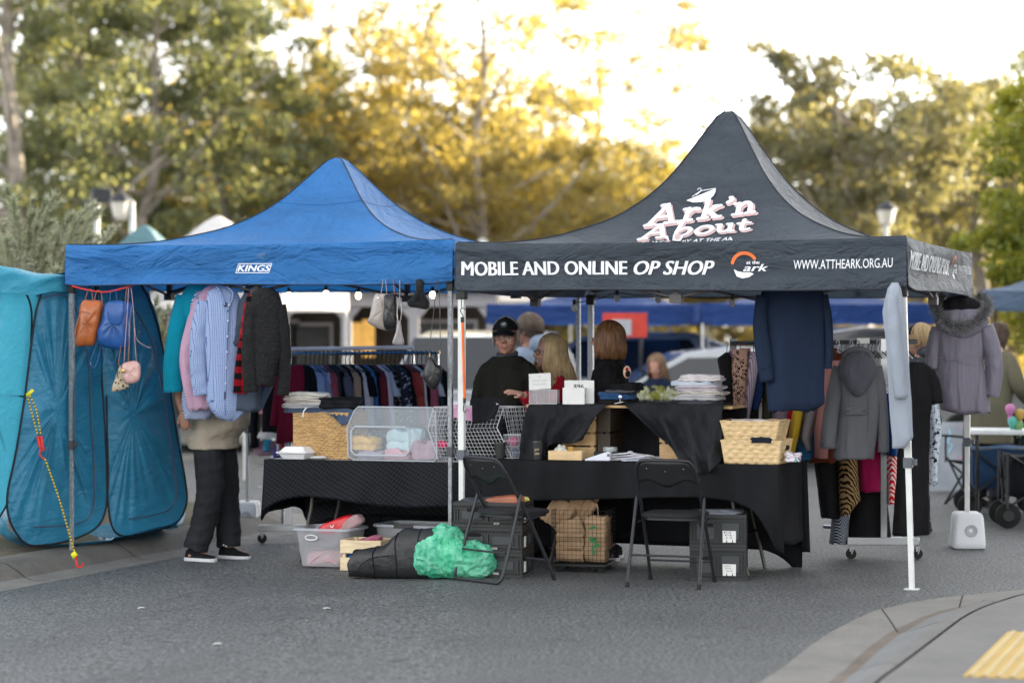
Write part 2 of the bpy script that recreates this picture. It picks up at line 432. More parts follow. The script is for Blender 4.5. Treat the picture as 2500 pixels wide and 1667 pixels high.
# right kerb, gutter and footpath
A = [(1700, 1800), (1780, 1730), (1852, 1667), (1910, 1629), (2011, 1553), (2120, 1497), (2192, 1477), (2264, 1463), (2373, 1450), (2500, 1439), (2700, 1424), (3000, 1405)]
B = [(1930, 1800), (1985, 1730), (2047, 1664), (2085, 1632), (2130, 1588), (2175, 1553), (2215, 1530), (2270, 1503), (2362, 1478), (2500, 1455), (2700, 1436), (3000, 1415)]
C = [(2020, 1830), (2080, 1745), (2134, 1667), (2190, 1624), (2262, 1570), (2315, 1530), (2345, 1508), (2385, 1486), (2440, 1466), (2520, 1446), (2720, 1428), (3020, 1408)]
Ap = smooth_pts([onz(x, y, .004) for x, y in A], 5); Bp = smooth_pts([onz(x, y, .012) for x, y in B], 5); Cp = smooth_pts([onz(x, y, .10) for x, y in C], 5)
mb = MB(); rr = []
for a, b_, c in zip(Ap, Bp, Cp):
    rr.append([a + V((0, 0, -.02)), a, lerp(a, b_, .5) + V((0, 0, .004)), lerp(a, b_, .88) + V((0, 0, -.002)), b_, lerp(b_, c, .12) + V((0, 0, -.004)), lerp(b_, c, .4) + V((0, 0, .004)), lerp(b_, c, .72) + V((0, 0, .018)), lerp(b_, c, .92) + V((0, 0, .008)), c])
mb.rings(rr, False, False); mb.mi = [[1, 1, 1, 3, 3, 4, 4, 0, 0][i % 9] for i in range(len(mb.f))]
mb.cur = 2
for i in (15, 27, 39):
    for j in range(1, 9): mb.add([rr[i][j] + V((0, 0, .0015)), rr[i][j + 1] + V((0, 0, .0015)), rr[i][j + 1] + V((.009, -.003, .0015)), rr[i][j] + V((.009, -.003, .0015))], [(0, 1, 2, 3)])
tag(mb.build('kerb', [PATH, CONC_L, DARK, concrete('kerb_dirt', (.13, .105, .085), .45, .6), concrete('kerb_slope', (.155, .158, .16), .25, .4)], autos=60), kind='structure')
mb = MB(); mb.rings([[c + V((.006, -.004, -.01)), c + V((.012, -.008, .0))] for c in Cp], False, False)
mb.rings([[c + V((0, 0, -.008)), c + V((.014, -.01, -.008))] for c in Cp], False, False)
mb.mi = [0] * len(mb.f); tag(mb.build('kerb_joint', DARK), kind='structure')
mb = MB(); mb.rings([[c + V((.014, -.01, 0)), c + V((1.5, -1.2, 0)), c + V((9, -7, 0))] for c in Cp], False, False)
tag(mb.build('path', PATH), kind='structure')
# yellow ribbed paving
P1, P2 = onz(2351, 1649, .104), onz(2505, 1497, .104); P3 = onz(2560, 1657, .104)
e1 = (P2 - P1); e1 = e1.normalized() * 1.6; e2 = (P3 - P1).normalized() * .9
YEL = concrete('tactile_yellow', (.50, .34, .10), .18, .2)
mb = MB(); n = 15
base = [P1, P1 + e2, P1 + e2 + e1, P1 + e1]
mb.add([p - V((0, 0, .0)) for p in base] + [p - V((0, 0, .004)) for p in base], [(0, 1, 2, 3), (0, 4, 5, 1), (1, 5, 6, 2), (2, 6, 7, 3), (3, 7, 4, 0)])
mb.cur = 1
for i in range(n):
    a = P1 + e2 * ((i + .3) / n); d = e2 / n * .45; q = [a, a + d * .15, a + d * .85, a + d]; hz = [0.001, .006, .006, .001]
    mb.rings([[q[k] + V((0, 0, hz[k])) for k in range(4)], [q[k] + e1 + V((0, 0, hz[k])) for k in range(4)]], False, False)
tag(mb.build('tactile_paving', [YEL, concrete('tactile_pale', (.50, .39, .20), .18, .2)], smooth=False), 'yellow ribbed tactile paving on the footpath at the front corner', 'paving')
# small litter on the road
LIT = M('litter_white', 'd8d8d4', .6)
for i, (px, py, lab) in enumerate([(345, 1486, 'flat white scrap of paper lying on the road at front left'), (798, 1487, 'tiny white scrap lying on the road below the clear tub'), (531, 1574, 'small pale chip on the road nearest the bottom edge')]):
    p = onz(px, py, gz(onz(px, py, 0).x)); mb = MB(); mb.add([p + V((a, b_, .006 + c)) for a, b_, c in ((-.022, -.012, 0), (.004, -.02, .006), (.024, .004, 0), (.005, .02, .004), (-.018, .012, .002))], [(0, 1, 2, 3, 4)])
    tag(mb.build('paper_scrap', LIT, solid=.002), lab, 'litter')

# ============================================================ TREES
def leafmat(name, a, b_, tr, tf=.5):
    m, t, p = nodes_of(name); v = coords(t)
    c = mixc(t, ramp(t, noi(t, v, .5, 3), .35, .65), a, b_)
    t.links.new(c, p.inputs['Base Color']); p.inputs['Roughness'].default_value = .5
    x = t.nodes.new("ShaderNodeBsdfTranslucent"); x.inputs[0].default_value = (*tr, 1)
    t.links.new(mixc(t, ramp(t, noi(t, v, .6, 3), .35, .65), tr, [q * .62 for q in tr]), x.inputs[0])
    mx = t.nodes.new("ShaderNodeMixShader"); mx.inputs[0].default_value = tf
    t.links.new(p.outputs[0], mx.inputs[1]); t.links.new(x.outputs[0], mx.inputs[2]); t.links.new(mx.outputs[0], t.nodes["Material Output"].inputs[0]); return m
LEAF = leafmat('leaf_gum', (.09, .10, .06), (.15, .15, .09), (.78, .60, .13), .5)
LEAF_D = leafmat('leaf_dark', (.075, .095, .062), (.12, .14, .09), (.46, .46, .14), .42)
LEAF_G = leafmat('leaf_greygreen', (.08, .09, .06), (.14, .145, .095), (.52, .45, .14), .36)
LEAF_L = leafmat('leaf_lime', (.10, .14, .02), (.20, .22, .03), (.50, .46, .04), .45)
LEAF_S = leafmat('leaf_silver', (.34, .37, .27), (.52, .52, .40), (.35, .34, .16), .3)
BARK = M('bark_pale', (.27, .235, .20), .9, .45, 3, 12, .6, .03)
BARK_D = M('bark_dark', (.11, .085, .07), .9, .4, 3, 12, .6, .03)
def rdir(rng): 
    while True:
        v = V((rng.uniform(-1, 1), rng.uniform(-1, 1), rng.uniform(-1, 1)))
        if .05 < v.length < 1: return v.normalized()
def leaf(mb, c, L, W, rng):
    d = rdir(rng); d.z -= .4; d.normalize(); s = d.cross(rdir(rng)).normalized() * W
    k = len(mb.v); mb.v += [c - d * L * .5, c + s, c + d * L * .5, c - s]; mb.f.append((k, k + 1, k + 2, k + 3)); mb.mi.append(0)
def tree(name, label, cat, loc, H, rad, base, ncl, per, cr, leafsz, lm, bm, seed, lean=0, group=None, trunk=.2, fork=5, dens=1):
    rng = random.Random(seed); x, y, z = loc; root = thing(name, label, cat, loc, 0, group)
    mb = MB(); ends = []
    top = V((x + lean, y, z + H * .82)); tp = [V((x, y, z - .1))] + [V((x + lean * q + rng.uniform(-.2, .2), y + rng.uniform(-.2, .2), z + H * .82 * q)) for q in (.2, .4, .6, .8)] + [top]
    tp = smooth_pts(tp, 3); mb.tube(tp, [trunk * (1 - .8 * i / len(tp)) for i in range(len(tp))], 8)
    for i in range(fork * 4):
        q = rng.uniform(base * .9, .95); s = tp[int(q * (len(tp) - 1))]; a = rng.uniform(0, 2 * pi); l = rad * rng.uniform(.5, 1)
        e = s + V((cos(a) * l, sin(a) * l, H * rng.uniform(.08, .25))); m_ = lerp(s, e, .5) + V((rng.uniform(-.3, .3), rng.uniform(-.3, .3), -.15))
        pp = smooth_pts([s, m_, e], 4); r0 = trunk * .45 * (1 - q * .5); mb.tube(pp, [r0 * (1 - .8 * k / len(pp)) for k in range(len(pp))], 5); ends += [m_, e]
    mb.build('trunk', bm, root)
    cb = MB(); cz = z + H * (base + 1) / 2; hz = H * (1 - base) / 2
    for i in range(ncl):
        if rng.random() < .55 and ends: c = rng.choice(ends) + rdir(rng) * cr * .8
        else:
            d = rdir(rng) * rng.uniform(.45, 1) ** .5; c = V((x + lean * .6 + d.x * rad, y + d.y * rad, cz + d.z * hz))
        k = cr * rng.uniform(.5, 1.25); n = int(per * rng.uniform(.6, 1.3))
        for j in range(n):
            d = rdir(rng) * (rng.random() ** .45) * k; d.z *= .62
            leaf(cb, c + d, leafsz * rng.uniform(.6, 1.3), leafsz * rng.uniform(.22, .4), rng)
    cb.build('crown', lm, root, smooth=False); return root
def X(px, Y): return (px - HX) / FPX * Y
BLOCK = None
G = 'gum trees behind the market'
protos = [
 tree('gum_tree', 'tall gum with thick pale trunk at far left of the tree line', 'tree', (X(60, 50), 50, 0), 15, 3.6, .22, 150, 105, .72, .18, LEAF_D, BARK, 1, -.6, G, .26),
 tree('gum_tree', 'dark green dense gum above the left end of the blue gazebo', 'tree', (X(330, 53), 53, 0), 11, 3.2, .12, 145, 105, .72, .18, LEAF_D, BARK, 2, .5, G, .2),
 tree('gum_tree', 'golden backlit gum above the peak of the blue gazebo', 'tree', (X(900, 60), 60, 0), 8.8, 3.6, .1, 165, 115, .85, .17, LEAF, BARK, 3, .3, G, .2),
 tree('gum_tree', 'airy golden gum with open top between the two gazebo peaks', 'tree', (X(1200, 56), 56, 0), 12.5, 3.4, .25, 150, 75, .60, .16, LEAF, BARK, 4, -.4, G, .18),
 tree('gum_tree', 'low bushy golden tree just behind the dark gazebo peak', 'tree', (X(1600, 58), 58, 0), 6.2, 3.0, .05, 130, 115, .70, .17, LEAF, BARK, 5, .2, G, .15),
 tree('gum_tree', 'grey green gum with bare forked limbs behind the right lamp', 'tree', (X(2080, 52), 52, 0), 8.3, 2.9, .36, 135, 105, .62, .17, LEAF_G, BARK, 6, .5, G, .26),
]
spec = [  # proto, px, Y, z-scale, rot, label
 (0, 200, 58, 1.0, 1.2, 'broad dark gum second from the left edge of the tree line'),
 (1, 560, 56, 1.02, 2.2, 'dense green gum left of the blue gazebo peak'),
 (2, 480, 66, 1.05, 4.0, 'golden gum glowing through between the two left green gums'),
 (2, 700, 68, 1.06, .7, 'golden gum rising directly over the left slope of the blue roof'),
 (3, 790, 60, 1.06, 2.9, 'tall open gum reaching the top of the sky over the blue gazebo'),
 (2, 1080, 70, .82, 5.1, 'bushy yellow tree over the right slope of the blue roof'),
 (3, 1480, 64, .98, .9, 'thin gum with hanging tufts left of the dark gazebo peak'),
 (2, 1330, 66, .70, 3.1, 'round yellow tree over the left eave of the dark gazebo'),
 (4, 1450, 72, 1.0, 1.7, 'low golden bush touching the left slope of the dark roof'),
 (4, 1850, 66, .82, 4.3, 'low golden bush behind the right slope of the dark roof'),
 (5, 2250, 60, 1.0, 2.4, 'brown green gum right of the right lamp post'),
 (5, 1960, 60, .98, 4.4, 'gum with golden top left of the right lamp post'),
 (2, 2420, 70, .84, 1.1, 'golden gum at the right edge of the tree line'),
 (1, 2480, 64, .88, 3.7, 'dark gum in the far right corner of the tree line'),
 (4, 1130, 62, .72, 2.0, 'lowest dark bush between the two gazebo roofs'),
 (1, 50, 66, .95, 5.2, 'dark green gum filling behind the far left trunks'),
 (4, 300, 60, .9, 2.6, 'low yellow bush behind the two left lamps'),
 (2, 1900, 76, .70, .3, 'faint golden tree farthest back on the right'),
 (4, 2150, 70, .9, .9, 'orange lit bush low behind the right lamp post'),
 (4, 2330, 64, .8, 5.5, 'orange lit bush above the pale blue gazebo at right'),
 (4, 640, 60, .8, 4.9, 'low leafy bush behind the white gazebo peak'),
 (4, 900, 74, .95, 3.4, 'low yellow bush hidden low behind the blue roof'),
 (2, 1260, 62, .86, 1.9, 'golden gum directly behind the left slope of the dark roof'), (2, 1420, 68, .92, 5.9, 'golden gum with rounded top left of the dark peak'), (2, 1560, 74, .84, .4, 'far golden gum just left of the dark gazebo peak'),
 (2, 620, 72, 1.1, 2.6, 'golden gum behind the dense green gum left of the blue peak'), (2, 1010, 58, .95, 3.8, 'golden gum between the blue peak and the airy gum'), (4, 1760, 60, .95, 2.2, 'low yellow bush right behind the dark gazebo peak'), (5, 2380, 56, .95, .8, 'thin grey green gum near the lime tree')]
for k, px, Y, zs, rz, lab in spec:
    dup(protos[k], (X(px, Y), Y, 0), rz, lab, (1, 1, zs))
BLOCK = tree('gum_tree', 'dense dark gum standing beyond the right edge of the view', 'tree', (20, 24, 0), 13.5, 3.8, .08, 170, 110, 1.2, .55, LEAF_D, BARK, 33, 0, 'gums beyond the right edge', .25)
protos.append(BLOCK)
# unseen trees added right of the frame to screen the stalls from the sun
for i in range(30):
    a = [(27, 22, 1), (31, 29, 1), (35, 22, 1), (42, 30, 1), (37, 34, 1), (44, 38, 1), (48, 26, 1), (24, 25, 1), (46, 44, 1), (52, 36, 1), (34, 38, 1), (39, 45, 1), (20, 19, 1), (50, 50, 1), (28, 32, 1), (22, 22, 1), (26, 28, 0), (25, 17, 1), (30, 24, 0), (33, 33, 1), (29, 36, 1), (36, 28, 0), (24, 33, 1), (38, 38, 1), (33, 16, 0), (21, 28, 1), (40, 22, 1), (30, 42, 1), (28, 10, 0), (20, 12, 1)][i]
    dup(BLOCK, (a[0] + 2, a[1], 0), i * 1.3, ['dense dark gum standing beyond the right edge of the view, number %d' % i, ''][0].replace(', number %d' % i, ''), (1.15, 1.15, 1.12))['group'] = 'gums beyond the right edge'
# silvery shrub behind the changing tents
def sprig_shrub(loc):
    rng = random.Random(5); root = thing('shrub', 'silvery feathery shrub rising behind the changing tents', 'shrub', loc)
    sb, lb = MB(), MB(); o = V(loc)
    for i in range(330):
        a = rng.uniform(0, 2 * pi); r = rng.uniform(0, 1) ** .5 * 1.05; h = 2.75 * (1 - .45 * (r / 1.05) ** 2) * rng.uniform(.68, 1.0)
        e = o + V((cos(a) * r * 1.15 - .1, sin(a) * r, h)); s = o + V((cos(a) * r * .4, sin(a) * r * .4, h * .35))
        out = V((cos(a) * .5, sin(a) * .5, rng.uniform(.4, 1.1))).normalized()
        p = smooth_pts([s, lerp(s, e, .55), e, e + out * rng.uniform(.18, .42)], 5)
        sb.tube(p[::2], .004, 4)
        for q in range(10, len(p)):
            for k in range(26):
                c = lerp(p[q - 1], p[q], rng.random()); d = (out * .9 + rdir(rng) * .75).normalized() * rng.uniform(.05, .10); w_ = d.cross(rdir(rng)).normalized() * .008
                lb.add([c - w_, c + w_, c + d], [(0, 1, 2)])
        for k in range(40):
            c = lerp(s, e, rng.uniform(.2, 1)) + rdir(rng) * .12; d = rdir(rng) * .09; w_ = d.cross(rdir(rng)).normalized() * .010; lb.add([c - w_, c + w_, c + d], [(0, 1, 2)])
    sb.build('stem', BARK, root); lb.build('foliage', LEAF_S, root, smooth=False)
sprig_shrub((X(78, 20.5), 20.5, 0))
t_ = tree('lime_shrub_tree', 'bright lime green tree at the right edge behind the pale blue gazebo', 'tree', (X(2560, 30), 30, 0), 5.0, .85, .3, 90, 210, .38, .10, LEAF_L, BARK_D, 21, 0, None, .06)

# ============================================================ GAZEBOS
def cloth_canopy(name, c, trans=.25, rough=.55, bd=.09):
    m, t, b = nodes_of(name); c = hx(c); v = coords(t)
    g = noi(t, v, 1.6, 5, .6)
    t.links.new(mixc(t, ramp(t, g, .3, .7), [x * .88 for x in c], [x * 1.1 for x in c]), b.inputs['Base Color'])
    b.inputs['Roughness'].default_value = rough; b.inputs['Specular IOR Level'].default_value = .5
    mp = coords(t, (1, 1, 2.6)); n = t.nodes.new("ShaderNodeTexNoise"); n.inputs['Scale'].default_value = 2.2; n.inputs['Detail'].default_value = 6; n.inputs['Roughness'].default_value = .6; n.inputs['Distortion'].default_value = 1.6
    t.links.new(mp, n.inputs['Vector']); n2 = noi(t, mp, 9, 5, .65)
    bump(t, b, mth(t, 'ADD', n.outputs[0], mth(t, 'MULTIPLY', n2, .35)), 1.0, bd)
    x = t.nodes.new("ShaderNodeBsdfTranslucent"); x.inputs[0].default_value = (*[min(1, q * 1.6) for q in c], 1)
    mx = t.nodes.new("ShaderNodeMixShader"); mx.inputs[0].default_value = trans
    t.links.new(b.outputs[0], mx.inputs[1]); t.links.new(x.outputs[0], mx.inputs[2]); t.links.new(mx.outputs[0], t.nodes["Material Output"].inputs[0]); return m
GT = [(0, 0), (.1, .003), (.2, .012), (.33, .05), (.45, .115), (.55, .185), (.62, .255), (.7, .36), (.79, .52), (.88, .735), (.94, .89), (.975, .97), (1, 1)]
def catg(t):
    for i in range(len(GT) - 1):
        if t <= GT[i + 1][0]:
            t0, t1 = GT[i][0], GT[i + 1][0]; f = (t - t0) / (t1 - t0); p = [GT[max(0, i - 1)], GT[i], GT[i + 1], GT[min(len(GT) - 1, i + 2)]]
            m0 = (p[2][1] - p[0][1]) / (p[2][0] - p[0][0]) * (t1 - t0); m1 = (p[3][1] - p[1][1]) / (p[3][0] - p[1][0]) * (t1 - t0)
            return (2 * f ** 3 - 3 * f * f + 1) * p[1][1] + (f ** 3 - 2 * f * f + f) * m0 + (-2 * f ** 3 + 3 * f * f) * p[2][1] + (f ** 3 - f * f) * m1
    return 1
class Gaz:
    def __init__(s, name, label, fr, L, zb, zt, za, cm, lm, fm, seed=0, detail=True, group=None, gmul=1.0, legw=.03, legdark=None, foot=True, lean=None, tail=0.0, clampmat=None):
        s.fr, s.L, s.zb, s.zt, s.za, s.seed = fr, L, zb, zt, za, seed; s.gm = gmul
        s.root = thing(name, label, 'gazebo', tuple(fr.o), -fr.th, group)
        nu, nv = (48, 40) if detail else (12, 12)
        mb = MB()
        for k in range(4): mb.grid(lambda u, v, k=k: s.roof(k, u, v), nu, nv)
        s.canopy = mb.build('canopy', cm, s.root, autos=0)
        pip = MB()
        if detail:
            for k in range(4): pip.tube([s.roof(k, 0, q / 30) + V((0, 0, .002)) for q in range(31)], .005, 5)
            pip.build('seam', M('seam_' + name + str(seed), (.02, .022, .03), .7), s.canopy)
        s.val = []
        for k in range(4):
            mb = MB(); mb.grid(lambda u, v, k=k: s.vp(k, u * L, zb + (zt - zb) * v), 60 if detail else 10, 10 if detail else 3)
            o = mb.build('valance', cm, s.root, autos=0); s.val.append(o)
            if detail:
                h = MB(); h.tube([s.vp(k, q / 40 * L, zb + .004, .003) for q in range(41)], .004, 4); h.build('hem', M('seam_' + name + str(seed), (.02, .022, .03), .7), o)
        s.legs = []
        for i, (x, y) in enumerate(((.02, .02), (L - .02, .02), (L - .02, L - .02), (.02, L - .02))):
            P = fr.w(x, y); g = gz(P.x); a = MB(fr.M); w2 = legw; dx = (lean or {}).get(i, 0)
            def bar(w_, z0, z1):
                x0 = x + dx * (1 - z0 / 2); x1 = x + dx * (1 - z1 / 2); h_ = w_ / 2
                a.add([(x0 - h_, y - h_, z0), (x0 + h_, y - h_, z0), (x0 + h_, y + h_, z0), (x0 - h_, y + h_, z0), (x1 - h_, y - h_, z1), (x1 + h_, y - h_, z1), (x1 + h_, y + h_, z1), (x1 - h_, y + h_, z1)], [(0, 3, 2, 1), (4, 5, 6, 7), (0, 1, 5, 4), (1, 2, 6, 5), (2, 3, 7, 6), (3, 0, 4, 7)])
            bar(w2, .76, zt - .03); bar(w2 * .8, g + .004, .80)
            lo = a.build('leg', lm, s.root, bevel=.002); s.legs.append(lo)
            if detail:
                xc = x + dx * (1 - .8 / 2)
                c = MB(fr.M); c.box(xc - w2 * .68, xc + w2 * .68, y - w2 * .68, y + w2 * .68, .765, .83); c.box(xc + w2 * .6, xc + w2 * 1.3, y - .012, y + .012, .78, .82)
                c.build('clamp', clampmat or M('clamp_grey', '3a3d42', .5), lo, bevel=.003)
                f = MB(fr.M); f.box(x + dx - .045, x + dx + .045, y - .04, y + .04, g + .001, g + .007); f.build('foot', lm, lo)
                c = MB(fr.M); c.box(x - w2 * .75, x + w2 * .75, y - w2 * .75, y + w2 * .75, zb - .06, zb + .02); c.build('bracket', M('bracket_black', '151517', .5), lo, bevel=.003)
        if detail:
            rot = [Matrix(), Matrix.Translation((L, 0, 0)) @ Matrix.Rotation(pi / 2, 4, 'Z'), Matrix.Translation((L, L, 0)) @ Matrix.Rotation(pi, 4, 'Z'), Matrix.Translation((0, L, 0)) @ Matrix.Rotation(-pi / 2, 4, 'Z')]
            for k in range(4):
                b = MB(fr.M @ rot[k]); zz = zt - .06; z2 = zb - .055; h = L / 2
                for a0, a1, c0, c1 in ((.04, h, zz, z2), (.04, h, z2 + .1, zz), (h, L - .04, z2, zz), (h, L - .04, zz, z2 + .1)):
                    b.tube([(a0, .05, c0), (a1, .05, c1)], .011, 6)
                for q in (.5 * h, 1.5 * h): b.box(q - .012, q + .012, .03, .07, (zz + z2) / 2 - .02, (zz + z2) / 2 + .06)
                b.box(h - .018, h + .018, .03, .07, z2 - .02, zz + .03); b.box(h - .04, h + .04, .02, .08, z2 - .035, z2 + .02)
                b.build('truss', fm, s.root)
            b = MB(fr.M); h = L / 2
            for a0 in ((h, .05), (L - .05, h), (h, L - .05), (.05, h)):
                b.tube([(a0[0], a0[1], zb - .03), (h, h, zt + .1)], .011, 6); b.tube([(a0[0], a0[1], zt - .05), (h, h, zt - .05)], .011, 6)
            b.tube([(h, h, zt - .1), (h, h, za - .03)], .016, 8); b.build('peak_pole', fm, s.root)
    def side(s, k, x, y, z):
        L = s.L; return s.fr.w(*[(x, y), (L - y, x), (L - x, L - y), (y, L - x)][k], z)
    def roof(s, k, a, t, lift=0):
        L = s.L; t2 = t * .985; x = L * ((1 - t2) * a + t2 * .5); y = t2 * L / 2
        e = 4 * a * (1 - a); g = catg(t) ** s.gm
        # rounded tip
        z = s.zt + (s.za - s.zt) * g
        z -= .016 * e * max(0, 1 - t * 2) ** 2; z -= .055 * e * sin(pi * min(1, t * 1.1)) * (1 if t < .9 else (1 - t) * 10)
        q = V((x * 1.3 + k * 7 + s.seed, t * .9, 3))
        z += e * (1 - t) * (.03 * noise.noise(q * 1.2) + .012 * noise.noise(V((a * 14 + k * 3 + s.seed, t * 2.2, 1)))) * min(1, t * 8)
        z += e * .016 * noise.noise(V((a * 20 + s.seed, t * 1.5, 8 + k))) * min(1, t * 5) * (1 - t)
        return s.side(k, x, y - lift * .6, z + lift)
    def vp(s, k, x, z, lift=0):
        f = (s.zt - z) / (s.zt - s.zb); L = s.L; sd_ = s.seed * 3.1 + k * 11
        e = min(1, x / .12, (L - x) / .12); e = max(0, e)
        o = .012 + .012 * f + e * (.016 * f * sin(x * 5 + sd_) * .5 + .022 * noise.noise(V((x * 1.1 + sd_, z * 6, 0))) + .008 * noise.noise(V((x * 6 + sd_, z * 14, 2))))
        o += e * .012 * sin(f * pi * 2.2 + x * .7)
        dz = -.012 * e * f * (1 + .6 * sin(x * 2.1 + sd_)) - .016 * (1 - f) * sin(x / L * pi) ** .7
        xx = x + (.01 * (2 * x / L - 1))
        return s.side(k, xx, -o - lift, z + dz)
    def hit(s, k, px, py):
        best = None
        a0, a1, t0, t1 = 0, 1, 0, 1
        for it in range(7):
            for i in range(9):
                for j in range(9):
                    a = a0 + (a1 - a0) * i / 8; t = t0 + (t1 - t0) * j / 8; p = s.roof(k, a, t)
                    d = (HX + p.x / p.y * FPX - px) ** 2 + (HY - (p.z - CH) / p.y * FPX - py) ** 2
                    if best is None or d < best[0]: best = (d, a, t)
            w_ = (a1 - a0) / 4.5; h_ = (t1 - t0) / 4.5; _, a, t = best; a0, a1, t0, t1 = a - w_, a + w_, max(0, t - h_), min(1, t + h_)
        return best[1], best[2]
BLUE = cloth_canopy('canopy_blue', (.020, .165, .45), .22)
DGREY = cloth_canopy('canopy_grey', (.056, .072, .094), .30, .5)
LEGW = M('leg_white', 'c9cbc8', .4, .12, 5, 30, .1, .002)
LEGG = M('leg_hammered', '7d8084', .38, .35, 60, 90, .6, .002, metal=.6)
FRB = M('frame_dark', '1c1d22', .5)
FRC = M('frame_coated', '4a4648', .5)
RED = plastic('clip_red', 'c4221e')
gb = Gaz('gazebo', 'dark grey peaked gazebo with white lettering, right of the blue one', FB, 3.0, 1.90, 2.22, 3.19, DGREY, LEGW, FRC, 1, legw=.042, lean={1: .06}, clampmat=M('clamp_mid', '50555c', .5))
ga = Gaz('gazebo', 'plain bright blue peaked gazebo in front, left of the dark grey one', FA, 3.0, 1.965, 2.26, 2.965, BLUE, LEGG, FRB, 5, legw=.032)
# lettering on the front valance
WHT = M('print_white', (.74, .76, .80), .6, .05); PNK = M('print_pink', (.52, .36, .36), .6, .05); ORG = M('print_orange', (.75, .18, .05), .6, .05); NAVY = BLUE
def vtext(g, k, txt, x0, x1, z0, h, mat, nm, bold=.012, shear=0, lift=.004, parent=None):
    mb = MB()
    for q, dx in enumerate((0, -1, 1)):
        if q and bold < .01: break
        vs, fs = text_on(text_geo(txt, 1, 0, shear), x0 + dx * h * .048, x1 + dx * h * .048, h, lambda x, y: g.vp(k, x, z0 + y, lift + q * .0005), .04); mb.add(vs, fs)
    return mb.build(nm, mat, parent or g.val[k], smooth=False)
vtext(gb, 0, 'MOBILE AND ONLINE', .045, 1.185, 2.005, .092, WHT, 'lettering', .013)
vtext(gb, 0, 'OP SHOP', 1.235, 1.765, 2.005, .092, WHT, 'lettering', .022, .28)
vtext(gb, 0, 'WWW.ATTHEARK.ORG.AU', 2.285, 2.915, 2.035, .058, WHT, 'lettering', .008)
vtext(gb, 1, 'MOBILE AND ONLINE OP SHOP', .06, 1.85, 2.03, .11, WHT, 'lettering', .02)
vtext(gb, 1, 'WWW.ATTHEARK.ORG.AU', 2.30, 2.92, 2.06, .06, WHT, 'lettering', .008)
vtext(gb, 2, 'MOBILE AND ONLINE OP SHOP', .06, 1.85, 2.0, .09, WHT, 'lettering', .02)
def stroke(mb, pts, r, fn, lift, closed=False, n=5):
    pts = [V((*p, 0)) for p in pts]
    pts = smooth_pts(pts, n, closed) if len(pts) > 2 else [lerp(pts[0], pts[1], i / 4) for i in range(5)]
    m = len(pts); L = []; Rr = []
    for i, p in enumerate(pts):
        d = pts[(i + 1) % m] - pts[i - 1] if closed else pts[min(i + 1, m - 1)] - pts[max(i - 1, 0)]
        d.normalize(); q = V((-d.y, d.x, 0)) * r; L.append(p + q); Rr.append(p - q)
    k = len(mb.v)
    vs = []
    for a, b in zip(L, Rr): vs += [fn(a.x, a.y, lift), fn(b.x, b.y, lift)]
    fs = [(2 * i, 2 * i + 1, 2 * ((i + 1) % m) + 1, 2 * ((i + 1) % m)) for i in range(m if closed else m - 1)]
    mb.add(vs, fs)
    if not closed:
        for e in (0, m - 1):
            c = pts[e]; mb.add([fn(c.x + r * cos(q * pi / 6), c.y + r * sin(q * pi / 6), lift + .0003) for q in range(12)], [tuple(range(12))])
def badge(g, k, xc, zc, R_):
    """round emblem: orange arc, small boat and words"""
    f = lambda x, y, l: g.vp(k, xc + x * R_, zc + y * R_, .004 + l)
    mb = MB(); stroke(mb, [(cos(a) * .95, sin(a) * .95) for a in (2.9, 2.5, 2.1, 1.7, 1.3, .9, .62)], .13, f, 0); mb.build('emblem_arc', ORG, g.val[k], smooth=False)
    mb = MB(); pts = [(-.82, -.25), (-.5, -.42), (0, -.5), (.5, -.5), (.75, -.62), (.4, -.86), (-.1, -.95), (-.55, -.8)]
    mb.add([f(x, y, 0) for x, y in pts], [tuple(range(8))]); mb.build('emblem_boat', WHT, g.val[k], smooth=False)
    vtext(g, k, 'at the', xc + R_ * .15, xc + R_ * 1.15, zc + R_ * .12, .022, WHT, 'lettering', .02)
    vtext(g, k, 'ark', xc + R_ * -.05, xc + R_ * 1.8, zc - R_ * .42, .045, WHT, 'lettering', .03, .3)
for k in range(4):
    mb = MB(); mb.tube([ga.roof(k, q / 24, .78) + V((0, 0, .001)) for q in range(25)], .0022, 4); mb.build('seam', M('seam_blue', (.008, .06, .2), .7), ga.canopy)
mb = MB()
for q in ([(0, 0), (.01, .02), (.02, .005), (.03, .028)], [(.035, .01), (.045, .03), (.055, .012), (.062, .034)], [(.012, -.008), (.03, .0), (.05, -.006)]): stroke(mb, q, .0014, lambda x, y, l: ga.vp(0, 1.53 + x, 2.165 + y, .003 + l), 0)
mb.build('scuff_mark', M('scuff_grey', (.22, .27, .34), .8), ga.val[0], smooth=False)
badge(gb, 0, 1.965, 2.062, .085); badge(gb, 1, 2.08, 2.09, .085)
